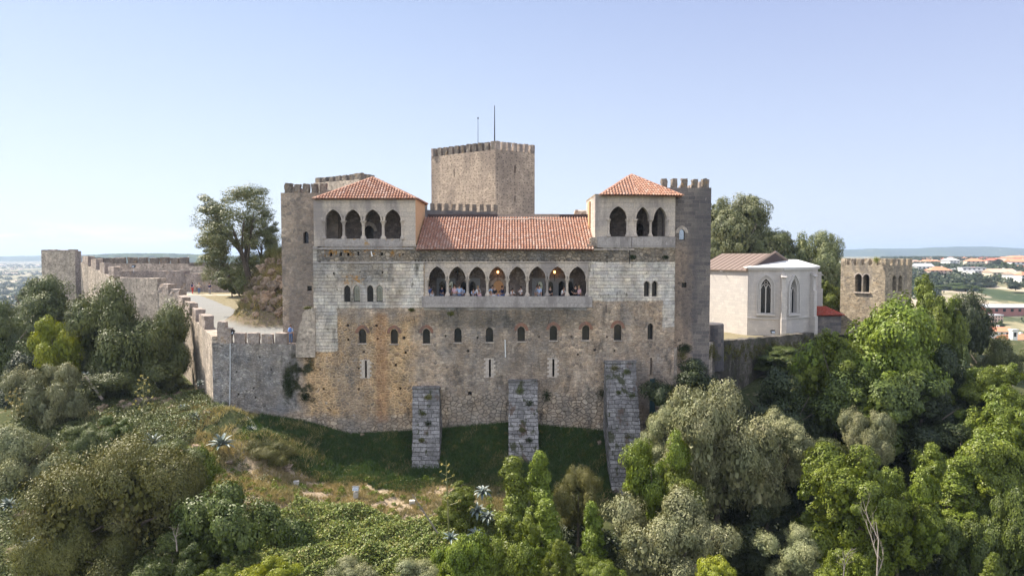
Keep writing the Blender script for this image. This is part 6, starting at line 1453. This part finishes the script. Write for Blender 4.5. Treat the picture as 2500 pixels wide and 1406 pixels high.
BT = [(1270, 955, 60.9, 13, 'tuft at the top of the middle buttress'), (1292, 985, 60.6, 14, 'diagonal tuft high on the middle buttress'), (1275, 1050, 60.2, 9, 'lower left tuft on the middle buttress'), (1292, 1075, 60.1, 10, 'lower right tuft on the middle buttress'),
      (1500, 900, 60.8, 14, 'tuft at the top of the tall buttress'), (1530, 908, 60.8, 10, 'second tuft at the top right of the tall buttress'), (1543, 968, 60.2, 13, 'green tuft on the right edge of the tall buttress'), (1535, 1070, 59.1, 18, 'large brown tuft low on the tall buttress'), (1510, 960, 60.1, 8, 'small tuft in the middle of the tall buttress'),
      (1045, 970, 61.0, 11, 'top tuft on the left buttress'), (1032, 1010, 60.7, 11, 'middle tuft on the left buttress'), (1045, 1035, 60.6, 11, 'right middle tuft on the left buttress'), (1030, 1075, 60.3, 9, 'lowest tuft on the left buttress')]
def _by(x, y):
    x0, yt, yb, Yb = (1006, 947, 1180, 57.4) if x < 1100 else (1242, 931, 1165, 57.6) if x < 1400 else (1478, 884, 1255, 55.4)
    return 61.45 + (Yb - 61.45) * (y - yt) / (yb - yt)
for x, y, Y, r_, lab in BT: wall_plant(x, y, _by(x, y) - .1, r_, random.choice(['brown', 'dark', 'mastic']), lab, 500, leaf=.045)
for x, y, r_, lab in ((1470, 960, 17, 'dark hanging growth left of the tall buttress'), (1335, 965, 12, 'dark growth right of the middle buttress'), (1005, 756, 9, 'weeds on the ledge left of the gallery sill'), (1545, 628, 10, 'moss on the dark band under the right gallery'), (1625, 628, 9, 'moss at the right end of the dark band'), (1100, 765, 10, 'weeds hanging under the gallery sill')):
    wall_plant(x, y, 61.92, r_, 'dark' if x > 1300 else 'brown', lab, 500, leaf=.05, sz=1.5 if y > 900 else .6)
wall_plant(752, 752, 61.9, 10, 'brown', 'dry grass on top of the ruined wall stub', 500, 1.3, .5)
wall_plant(2140, 634, 93, 9, 'lime', 'yellow-green shrub growing on the bell tower battlements', 500)
Vs = []
for i in range(60):
    x = 1665 + i * 5.3; Y = np.interp(x, [1660, 1742, 1885, 1990], [63.5, 69, 80, 86]) - .15; yb = np.interp(x, [1660, 1742, 1885, 1990], [850, 838, 826, 816]); c = P(x, yb + random.uniform(8, 40), Y); n = 260; d = sph(n); r_ = .55
    Vs.append(leaf_quads(np.array(c) + d * np.array([r_, .18, r_ * 1.2]) * rng.uniform(.2, 1, (n, 1)), sph(n), .07 * rng.uniform(.6, 1.3, n), .4)[0])
V = np.concatenate(Vs); cover('overgrowth', np_mesh('overgrowth', V, np.arange(len(V)).reshape(-1, 4), L['brown']), label='dry overgrowth hanging over the long retaining wall below the chapel', cat='overgrowth')

# ------------------------------------------------------------------ people
SK = simple('skin', (0.50, 0.30, 0.22), 0.6); HAIRS = [simple('dark_hair', (0.02, 0.014, 0.01), 0.7), simple('brown_hair', (0.09, 0.05, 0.03), 0.7), simple('fair_hair', (0.36, 0.25, 0.13), 0.7)]
CL = {n_: simple(n_ + '_cloth', c, 0.9) for n_, c in dict(white=(0.72, 0.72, 0.74), pink=(0.62, 0.40, 0.45), pale_blue=(0.38, 0.50, 0.72), blue=(0.10, 0.20, 0.50), navy=(0.02, 0.03, 0.08), black=(0.015, 0.015, 0.018), grey=(0.25, 0.25, 0.27), denim=(0.09, 0.15, 0.28), beige=(0.50, 0.42, 0.32), red=(0.45, 0.06, 0.05)).items()}
def skin_mesh(name, verts, edges, rad, root=0, mat=None, sub=1):
    me = bpy.data.meshes.new(name); me.from_pydata([tuple(v) for v in verts], edges, []); o = bpy.data.objects.new(name, me); col.objects.link(o)
    md = o.modifiers.new('s', 'SKIN'); md.use_smooth_shade = True
    for i, r in enumerate(rad):
        sv = me.skin_vertices[0].data[i]; sv.radius = (r, r) if not isinstance(r, tuple) else r; sv.use_root = (i == root)
    sd = o.modifiers.new('d', 'SUBSURF'); sd.levels = sub; sd.render_levels = sub
    dg = bpy.context.evaluated_depsgraph_get(); dg.update(); ne = bpy.data.meshes.new_from_object(o.evaluated_get(dg)); bpy.data.objects.remove(o); ne.name = name
    ne.materials.clear(); ne.materials.append(mat); return ne
def person_meshes(pose):
    """facing -Y, feet at z = 0, 1.70 m"""
    J = {}
    sit = pose == 'sit'; lean = pose == 'lean'
    hz_ = 0.50 if sit else 0.92; by = 0.0
    fw = -0.22 if lean else (-0.06 if sit else -0.0)
    J['pel'] = (0, by, hz_); J['wai'] = (0, by + fw * .3, hz_ + .17); J['che'] = (0, by + fw * .7, hz_ + .38); J['nec'] = (0, by + fw, hz_ + .54); J['hd0'] = (0, by + fw * 1.1 - .01, hz_ + .62); J['hd1'] = (0, by + fw * 1.15 - .015, hz_ + .70); J['hd2'] = (0, by + fw * 1.2, hz_ + .765)
    V = []; E = []; Rr = []; ix = {}
    def ad(k, p, r, par=None):
        ix[k] = len(V); V.append(Vector(p)); Rr.append(r)
        if par is not None: E.append((ix[par], ix[k]))
    ad('pel', J['pel'], (.155, .11)); ad('wai', J['wai'], (.135, .10), 'pel'); ad('che', J['che'], (.165, .115), 'wai'); ad('nec', J['nec'], .055, 'che'); ad('hd0', J['hd0'], .068, 'nec'); ad('hd1', J['hd1'], .088, 'hd0'); ad('hd2', J['hd2'], .07, 'hd1')
    ad('nose', Vector(J['hd1']) + Vector((0, -.105, -.02)), .012, 'hd1')
    for s in (-1, 1):
        c = Vector(J['che']) + Vector((s * .17, 0, .07)); n_ = 'R' if s < 0 else 'L'
        ad('sh' + n_, c, .055, 'che')
        if pose == 'lean': el = c + Vector((s * .06, -.12, -.25)); wr = el + Vector((-s * .05, -.24, -.02))
        elif pose == 'sit': el = c + Vector((s * .05, .02, -.28)); wr = el + Vector((-s * .08, -.22, -.04))
        elif pose == 'akimbo': el = c + Vector((s * .20, .06, -.22)); wr = el + Vector((-s * .18, -.06, -.18))
        elif pose == 'walk': el = c + Vector((s * .04, s * .10, -.28)); wr = el + Vector((0, s * .06 - .08, -.24))
        elif pose == 'photo': el = c + Vector((s * .06, -.14, -.20)); wr = el + Vector((-s * .09, -.14, .20))
        else: el = c + Vector((s * .05, .02, -.29)); wr = el + Vector((s * .01, -.06, -.25))
        ad('el' + n_, el, .042, 'sh' + n_); ad('wr' + n_, wr, .028, 'el' + n_); d = (wr - el).normalized(); pm = wr + d * .06; ad('pa' + n_, pm, (.036, .018), 'wr' + n_)
        sd = d.cross(Vector((0, 1, 0.2))).normalized()
        for q in range(4):
            b = pm + d * .035 + sd * (q - 1.5) * .020; ad('f%d%s' % (q, n_), b, .009, 'pa' + n_); ad('g%d%s' % (q, n_), b + d * (.034 + .006 * (q in (1, 2))) + Vector((0, -.008, 0)), .008, 'f%d%s' % (q, n_))
        th = pm + sd * -.04; ad('t0' + n_, th, .010, 'pa' + n_); ad('t1' + n_, th + d * .03 - sd * .012, .009, 't0' + n_)
        hp = Vector(J['pel']) + Vector((s * .09, 0, -.06)); ad('hp' + n_, hp, .09, 'pel')
        if sit: kn = hp + Vector((s * .04, -.42, .02)); an = kn + Vector((0, .02, -.40))
        elif pose == 'walk': kn = hp + Vector((0, -s * .12, -.40)); an = kn + Vector((0, .12 if s < 0 else .02, -.40))
        else: kn = hp + Vector((s * .01, -.01, -.42)); an = kn + Vector((0, .03, -.38))
        ad('kn' + n_, kn, .062, 'hp' + n_); ad('an' + n_, an, .042, 'kn' + n_); ad('to' + n_, an + Vector((0, -.14, -.035)), .035, 'an' + n_)
    body = skin_mesh('person_body', V, E, Rr, 0, SK)
    g = lambda k: V[ix[k]]
    def sub_(keys, par, rr, nm, root=0):
        v = [g(k) for k in keys]; id_ = {k: i for i, k in enumerate(keys)}; return skin_mesh(nm, v, [(id_[a], id_[b]) for a, b in par], rr, root, None)
    sh = sub_(['pel', 'wai', 'che', 'shL', 'elL', 'shR', 'elR'], [('pel', 'wai'), ('wai', 'che'), ('che', 'shL'), ('shL', 'elL'), ('che', 'shR'), ('shR', 'elR')], [(.175, .13), (.155, .12), (.185, .135), .072, .056, .072, .056], 'shirt')
    tr = sub_(['pel', 'hpL', 'knL', 'anL', 'hpR', 'knR', 'anR'], [('pel', 'hpL'), ('hpL', 'knL'), ('knL', 'anL'), ('pel', 'hpR'), ('hpR', 'knR'), ('knR', 'anR')], [(.165, .12), .105, .078, .06, .105, .078, .06], 'trousers')
    bm = bmesh.new(); bmesh.ops.create_uvsphere(bm, u_segments=14, v_segments=9, radius=1.0); c = g('hd1')
    for v_ in bm.verts: v_.co = Vector((v_.co.x * .098, v_.co.y * .108 + .022, max(v_.co.z, -.75) * .115 + .038)) + c
    hr = bpy.data.meshes.new('hair'); bm.to_mesh(hr); bm.free(); hr.polygons.foreach_set('use_smooth', [True] * len(hr.polygons))
    return dict(body=body, shirt=sh, trousers=tr, hair=hr)
PM = {k: person_meshes(k) for k in ('stand', 'lean', 'sit', 'akimbo', 'walk', 'photo')}
_mc = {}
def with_mat(me, mat):
    k = (me.name, mat.name)
    if k not in _mc: m2 = me.copy(); m2.materials.clear(); m2.materials.append(mat); _mc[k] = m2
    return _mc[k]
def person(px, Y, zf, pose, shirt, trousers, hair, yaw, label, group=None, h=1.0, bag=None):
    x = PX(px, Y, 715); t = thing('person', label, 'person', (x, Y, zf), group); t.rotation_euler = (0, 0, yaw); t.scale = (h, h, h); pm = PM[pose]
    for nm, me, mt in (('body', pm['body'], SK), ('shirt', pm['shirt'], CL[shirt]), ('trousers', pm['trousers'], CL[trousers]), ('hair', pm['hair'], HAIRS[hair])):
        o = bpy.data.objects.new(nm, with_mat(me, mt)); link(o, t)
    if bag:
        mb = MB(); mb.lathe((0, .17, 1.08), [(.09, 0), (.14, .04), (.15, .2), (.13, .34), (.07, .42)], 10); me_ = bpy.data.meshes.new('backpack'); me_.from_pydata([tuple(v) for v in mb.v], [], mb.f); me_.materials.append(CL[bag]); bo = bpy.data.objects.new('backpack', me_); link(bo, None); bo.location = (0, 0, 0)
        bo['label'] = None or 'backpack worn on the back'; bo.name = 'backpack'; bo.parent = t
    return t
G = 'visitors in the gallery arches'; PI = math.pi
gp = [(1048, 63.3, 'stand', 'blue', 'denim', 0, 0.3, 'person in a blue shirt at the left jamb of the first arch', 1.0), (1054, 63.1, 'sit', 'white', 'navy', 1, 0.8, 'low seated person in white in the first arch', 1.0),
      (1079, 63.9, 'stand', 'navy', 'denim', 0, 2.6, 'person in navy by the first glazed door of the gallery', 0.95), (1099, 63.6, 'stand', 'grey', 'navy', 1, 1.2, 'person in grey beside the second arch column', 0.96),
      (1109.5, 62.95, 'stand', 'pink', 'grey', 1, PI, 'person in a pink shirt with back turned in the second arch', 1.04), (1121.5, 62.95, 'akimbo', 'pale_blue', 'denim', 1, PI, 'person in a pale blue shirt with back turned in the second arch', 1.04), (1129, 63.1, 'stand', 'pale_blue', 'navy', 0, PI, 'smaller person in pale blue at the right of the second arch', 0.93),
      (1155, 63.0, 'lean', 'pale_blue', 'navy', 0, 0.2, 'person leaning forward in the third arch, at the left', 0.84), (1167, 63.0, 'stand', 'white', 'navy', 2, 0.0, 'person in white standing in the third arch', 0.97), (1170.5, 62.85, 'sit', 'pink', 'grey', 1, -0.6, 'seated person in pink low in the third arch', 1.0),
      (1202, 63.2, 'akimbo', 'pale_blue', 'denim', 0, 0.4, 'person in pale blue left of the lit doorway', 1.0), (1208, 62.95, 'stand', 'black', 'white', 2, -0.4, 'person in a black top in front of the lit doorway', 0.95), (1199, 62.8, 'sit', 'white', 'red', 2, 0, 'small seated person in white at the left of the fourth arch', 0.92), (1226, 63.4, 'stand', 'navy', 'blue', 0, 1.0, 'person in navy at the right of the lit doorway', 0.95), (1219, 62.9, 'sit', 'blue', 'white', 1, 0.6, 'seated person in blue under the lit doorway', 0.92),
      (1248, 62.85, 'lean', 'white', 'white', 0, 0.7, 'person in white crouching at the parapet of the fifth arch', 0.84), (1272, 62.9, 'photo', 'white', 'black', 0, -0.9, 'person in white raising a camera in the fifth arch', 0.93),
      (1311, 63.3, 'stand', 'grey', 'beige', 1, 0.5, 'person in grey in the sixth arch', 0.98), (1317, 63.0, 'stand', 'pale_blue', 'grey', 0, -0.5, 'person in light blue in the sixth arch', 1.02), (1343, 63.1, 'stand', 'black', 'black', 0, 0.2, 'person in black with white collar at the left of the seventh arch', 0.95), (1372, 62.85, 'lean', 'white', 'navy', 1, 0.9, 'person leaning over the parapet in the seventh arch', 0.92),
      (1405, 62.95, 'akimbo', 'black', 'black', 0, 0.0, 'person in black with arms out in the last arch', 1.02), (1413.5, 62.9, 'stand', 'pink', 'navy', 2, -0.7, 'fair-haired person beside the one in black in the last arch', 0.98), (1340, 63.5, 'sit', 'red', 'navy', 0, 0, 'seated person in red behind the seventh arch column', 0.9)]
for px, Y, pose, s_, t_, h_, yw, lab, sc_ in gp: person(px, Y, gf, pose, s_, t_, h_, yw, lab, G, sc_)
for px, pose, s_, t_, h_, yw, lab, bg in ((470, 'walk', 'pink', 'red', 0, PI, 'person with a dark backpack and red shorts walking away in the bailey', 'navy'), (486, 'akimbo', 'beige', 'denim', 2, PI + .2, 'person in a pale top and jeans in the bailey, middle of three', None), (512, 'stand', 'navy', 'grey', 1, PI - .2, 'person in a navy top and grey trousers in the bailey, right of three', None)):
    x = PX(px, 103, 715); person(px, 103, cz(x, 103), pose, s_, t_, h_, yw, lab, 'visitors in the bailey', 1.0, bg)
x = PX(708, 63.5, 835); person(708, 63.6, cz(x, 63.6) + .12, 'stand', 'pale_blue', 'denim', 1, PI, 'person in pale blue with a blue backpack behind the battlements next to the left tower', None, 1.0, 'blue')

# ------------------------------------------------------------------ town in the valley
WM = {'white': simple('white_render', (0.70, 0.69, 0.66), 0.9), 'cream': simple('cream_render', (0.62, 0.55, 0.42), 0.9), 'pinkish': simple('pink_render', (0.58, 0.42, 0.35), 0.9), 'grey': simple('grey_render', (0.40, 0.40, 0.40), 0.9), 'brick': simple('brick_red_cladding', (0.34, 0.15, 0.13), 0.9)}
RM = {'orange': simple('orange_roof_tiles', (0.52, 0.23, 0.13), 0.9, var=0.15), 'red': simple('red_roof_tiles', (0.42, 0.14, 0.09), 0.9, var=0.15), 'grey': simple('grey_sheet_roof', (0.42, 0.43, 0.45), 0.7), 'flat': simple('pale_flat_roof', (0.60, 0.59, 0.57), 0.9), 'tan': simple('tan_roof_tiles', (0.50, 0.36, 0.27), 0.9, var=0.15)}
def building(px, ybase, ytop, wpx, Y, label, wall='white', roof='orange', kind='hip', floors=2, rz=0.0, dep=0.7, name='house', cat='house', nwin=4, group=None, roofpx=0.3):
    c = P(px, ybase, Y); k = Y / FPX; W = wpx * k; H = (ybase - ytop) * k; D = W * dep; he = H * (1 - roofpx) if kind in ('hip', 'gable') else H
    t = thing(name, label, cat, (c.x, Y, c.z), group); t.rotation_euler = (0, 0, rz)
    def loc(nm, mb, mat, par=t):
        me_ = bpy.data.meshes.new(nm); me_.from_pydata([tuple(v) for v in mb.v], [], mb.f); me_.materials.append(mat); o = bpy.data.objects.new(nm, me_); return link(o, par)
    mb = MB(); mb.box((0, 0, he / 2 - 3), (W, D, he + 6)); wl_ = loc('wall', mb, WM[wall]); mb = MB(); o_ = 0.5; a, b = W / 2 + o_, D / 2 + o_
    if kind == 'hip': mb.add([(-a, -b, he), (a, -b, he), (a, b, he), (-a, b, he), (-a + b * .9, 0, H), (a - b * .9, 0, H)], [(0, 1, 5, 4), (1, 2, 5), (2, 3, 4, 5), (3, 0, 4), (3, 2, 1, 0)])
    elif kind == 'gable': mb.add([(-a, -b, he), (a, -b, he), (a, b, he), (-a, b, he), (-a, 0, H), (a, 0, H)], [(0, 1, 5, 4), (1, 2, 5), (2, 3, 4, 5), (3, 0, 4), (3, 2, 1, 0)])
    elif kind == 'shed': mb.add([(-a, -b, he), (a, -b, he), (a, b, he + D * .10), (-a, b, he + D * .10), (-a, -b, he - .4), (a, -b, he - .4)], [(0, 1, 2, 3), (4, 5, 1, 0)])
    else: mb.box((0, 0, H + .25), (W + .4, D + .4, .5))
    rf_ = loc('roof', mb, RM[roof])
    if kind in ('hip', 'gable') and W > 9: m2 = MB(); m2.box((W * .2, D * .1, H - .3), (.9, .7, 1.8)); loc('chimney', m2, WM['white'], rf_)
    for f_ in range(floors):
        for i in range(nwin):
            z = he * (f_ + .55) / floors; x = -W / 2 + W * (i + .5) / nwin; mb = MB(); mb.box((x, -D / 2 - .02, z), (min(1.5, W / nwin * .45), .1, min(1.5, he / floors * .5))); loc('window', mb, M['glass'])
    return t
HS = [ # px, base, top, width, Y, wall, roof, kind, floors, label
 (2252, 664, 643, 40, 620, 'white', 'grey', 'gable', 2, 'white gabled house with a dark grey roof just right of the bell tower'),
 (2242, 686, 666, 30, 560, 'white', 'grey', 'gable', 1, 'low white house below the first grey-roofed gable'),
 (2290, 676, 651, 48, 560, 'pinkish', 'orange', 'hip', 3, 'pink apartment house with an orange hip roof'),
 (2325, 672, 656, 34, 600, 'white', 'grey', 'gable', 1, 'white shed-like house right of the pink apartment house'),
 (2320, 648, 629, 34, 720, 'white', 'flat', 'hip', 2, 'white villa on the skyline, left of centre of the town'),
 (2378, 649, 631, 38, 720, 'cream', 'orange', 'hip', 2, 'cream villa with an orange roof on the skyline'),
 (2425, 646, 630, 32, 740, 'pinkish', 'red', 'hip', 2, 'pinkish house with a red roof right of the cream villa'),
 (2455, 640, 627, 30, 860, 'white', 'orange', 'gable', 2, 'small white house with orange roof high near the right edge'),
 (2488, 652, 632, 50, 660, 'white', 'orange', 'gable', 2, 'white house with a broad orange roof at the right edge, upper row'),
 (2482, 640, 624, 66, 800, 'pinkish', 'orange', 'hip', 1, 'long orange-roofed building on the skyline at the right edge'),
 (2440, 680, 656, 58, 520, 'cream', 'tan', 'gable', 2, 'long cream terrace with tan roofs'),
 (2476, 682, 662, 44, 500, 'white', 'tan', 'gable', 2, 'white house at the right end of the cream terrace'),
 (2497, 684, 664, 30, 480, 'white', 'orange', 'hip', 2, 'white house with orange roof cut by the right edge'),
 (2355, 666, 654, 40, 640, 'pinkish', 'orange', 'gable', 1, 'low house with an orange roof behind the modern white block'),
 (2384, 682, 661, 52, 540, 'white', 'grey', 'flat', 3, 'modern white block with stepped flat roofs'),
 (2372, 668, 654, 50, 570, 'white', 'grey', 'flat', 2, 'modern white flat-roofed block, upper tier'),
 (2270, 646, 634, 40, 850, 'white', 'orange', 'hip', 2, 'distant white house with orange roof above the grey gable'),
 (2300, 637, 630, 26, 1100, 'white', 'red', 'hip', 1, 'tiny far red-roofed house left in the skyline row'),
 (2350, 636, 628, 24, 1100, 'white', 'orange', 'hip', 1, 'tiny far orange-roofed house in the middle of the skyline row'),
 (2402, 636, 628, 26, 1050, 'white', 'red', 'gable', 1, 'tiny far red-roofed house right of the cream villa on the skyline'),
 (2238, 634, 629, 20, 1500, 'white', 'orange', 'hip', 1, 'tiniest far house directly right of the bell tower battlements'),
 (2480, 800, 770, 50, 330, 'pinkish', 'red', 'hip', 2, 'pinkish house with a red roof low at the right edge')]
for i, (px, yb, yt, wp, Y, wl__, rf__, kd, fl_, lab) in enumerate(HS[:-1]):
    c = P(px, yb, Y); building(px, yb, yt, wp, Y, lab, wl__, rf__, kd, fl_, rz=random.uniform(-.4, .5), nwin=max(2, int(wp / 9)), group=None, roofpx=.35)
def shed(px0, px1, yb, yt, Y, label, wall, roof, rz=0): return building((px0 + px1) / 2, yb, yt, px1 - px0, Y, label, wall, roof, 'shed', 1, rz, .28, 'warehouse', 'warehouse', 8)
shed(2296, 2452, 722, 709, 470, 'long grey-roofed warehouse in the valley, upper one', 'cream', 'grey')
shed(2390, 2540, 765, 748, 360, 'long warehouse with a reddish wall, lower one', 'brick', 'grey')
building(2425, 790, 770, 36, 330, 'grey and pink block of flats below the lower warehouse', 'pinkish', 'grey', 'flat', 3, .3, .6, 'apartment_block', 'building', 4)
building(2420, 830, 797, 70, 260, 'long building with bright orange-red roofs low on the right', 'white', 'orange', 'gable', 2, -.3, .4, 'apartment_block', 'building', 6)
building(2480, 870, 815, 76, 235, 'white block of flats with a stair tower at the right edge', 'white', 'orange', 'gable', 4, .15, .5, 'apartment_block', 'building', 5, roofpx=.2)
building(2472, 868, 806, 13, 228, 'slim white tower rising in front of the white block of flats', 'white', 'flat', 'flat', 3, 0, 1.0, 'tower', 'tower', 1)
mb = MB(); p = P(2459, 690, 420); 
# far tree groups in the town
for i, (px, yb, yt, wp, Y, lab) in enumerate(((2400, 706, 680, 60, 480, 'dark tree clump left of the pale embankment'), (2340, 690, 672, 60, 540, 'green trees under the low orange-roofed house'), (2270, 705, 676, 60, 500, 'green trees below the pink apartment house'), (2330, 708, 692, 100, 470, 'line of reeds and bushes above the upper warehouse'), (2440, 646, 633, 30, 700, 'dark round tree between the skyline houses'), (2460, 655, 640, 34, 640, 'dark tree in the upper right of the town'), (2240, 660, 645, 30, 640, 'tree beside the grey-roofed gable'), (2300, 655, 643, 30, 700, 'tree above the pink apartment house'), (2352, 658, 648, 40, 680, 'trees under the cream villa'), (2436, 800, 783, 30, 320, 'round tree on the field below the warehouse'), (2405, 797, 786, 22, 330, 'smaller round tree on the same field'), (2380, 735, 722, 30, 430, 'bush between the two warehouses'), (2480, 705, 688, 40, 440, 'small tree on the pale embankment'))):
    tree('oak' if i % 2 else 'dark', px, yt, yb, wp, Y, lab, base=PZ(yb + 3, Y), limbs=2)
for i, px in enumerate((2271, 2280, 2288.5, 2301, 2314)):
    nm_ = ['leftmost', 'second', 'middle', 'fourth', 'rightmost'][i]
    tree('laurel' if 0 else 'dark', px, 666, 688, 4.5, 520, '%s of the five slim cypresses in front of the pink apartment house' % nm_, 'cypress_tree', group='row of five cypresses', base=PZ(690, 520), limbs=0)

rd = random.Random(5)
SC = {}
for i in range(96):
    px = rd.uniform(2232, 2500); Y = rd.choice([560, 640, 760, 900, 1100, 1400, 1800]); SC.setdefault(rd.choice([('white', 'orange'), ('white', 'red'), ('cream', 'orange'), ('cream', 'red'), ('pinkish', 'tan'), ('pinkish', 'orange'), ('white', 'tan'), ('cream', 'tan')]), []).append((px, Y))
OR2 = ORD + ['fourteenth', 'fifteenth', 'sixteenth', 'seventeenth', 'eighteenth', 'nineteenth', 'twentieth', 'twenty-first', 'twenty-second', 'twenty-third', 'twenty-fourth', 'twenty-fifth']
for (wl_, rf_), lst in SC.items():
    for i, (px, Y) in enumerate(sorted(lst)):
        xw = (px - 1250) / FPX * Y; z = gz(xw, Y); yb = 703 - FPX * ((z * CP + Y * SP) / (Y * CP - z * SP)); wp = rd.uniform(9, 17) * 640 / Y + 4
        building(px, yb, yb - wp * .55, wp, Y, 'small distant %s house with %s roof, %s of its kind from the left' % (wl_, rf_, OR2[min(i, 24)]), wl_, rf_, rd.choice(['hip', 'gable']), 1, rd.uniform(-.6, .6), nwin=2, group='scattered %s and %s houses of the town' % (wl_, rf_), roofpx=.4)
HV = sorted(rd.uniform(0, 100) for _ in range(16)); HI = iter(range(16))
for i in range(16):
    hi_ = next(HI); px = HV[hi_]; Y = rd.choice([1300, 1700, 2200, 2800]); xw = (px - 1250) / FPX * Y; z = gz(xw, Y); yb = 703 - FPX * ((z * CP + Y * SP) / (Y * CP - z * SP))
    building(px, yb, yb - 3.5, rd.uniform(5, 9), Y, 'tiny pale house in the hazy valley left of the walls, %s from the left' % OR2[hi_], 'white', 'tan', 'gable', 1, 0, nwin=1, group='tiny houses in the hazy valley')
def woods():
    C = []; 
    for (n, x0, x1, y0, y1, th) in ((5200, 2150, 2620, 330, 2600, .02), (5200, -250, 700, 500, 3200, -.05)):
        px = rng.uniform(x0, x1, n); Y = np.exp(rng.uniform(math.log(y0), math.log(y1), n)); X = (px - 1250) / FPX * Y; k = bumps(X, Y, .011) > th; X = X[k]; Y = Y[k]; C.append(np.c_[X, Y, ground_z(X, Y)])
    C = np.concatenate(C); n = len(C); m = 60; r_ = rng.uniform(3.0, 6.0, n); d = sph(n * m); d[:, 2] = np.abs(d[:, 2]); c = np.repeat(C, m, 0) + d * np.repeat(r_, m)[:, None] * rng.uniform(.75, 1.1, (n * m, 1)); V, F = leaf_quads(c, d + rng.normal(0, .3, d.shape), .95 * np.ones(n * m), .8)
    cover('woods', np_mesh('woods', V, F, L['dark']), label='dark tree clumps and woodland dotted across the far valley', cat='woods')
woods()

# ------------------------------------------------------------------ haze over the far country
hz = N('haze_air'); pv = hz.n('VolumePrincipled', {'Color': (0.60, 0.76, 1.0, 1), 'Density': 0.00016, 'Anisotropy': 0.2}); hz.t.links.new(pv.outputs[0], hz.out.inputs[1])
mb = MB(); mb.box((0, 0, -10), (36000, 36000, 300)); o = mb.build('haze', hz.m); tag(o, kind='stuff')
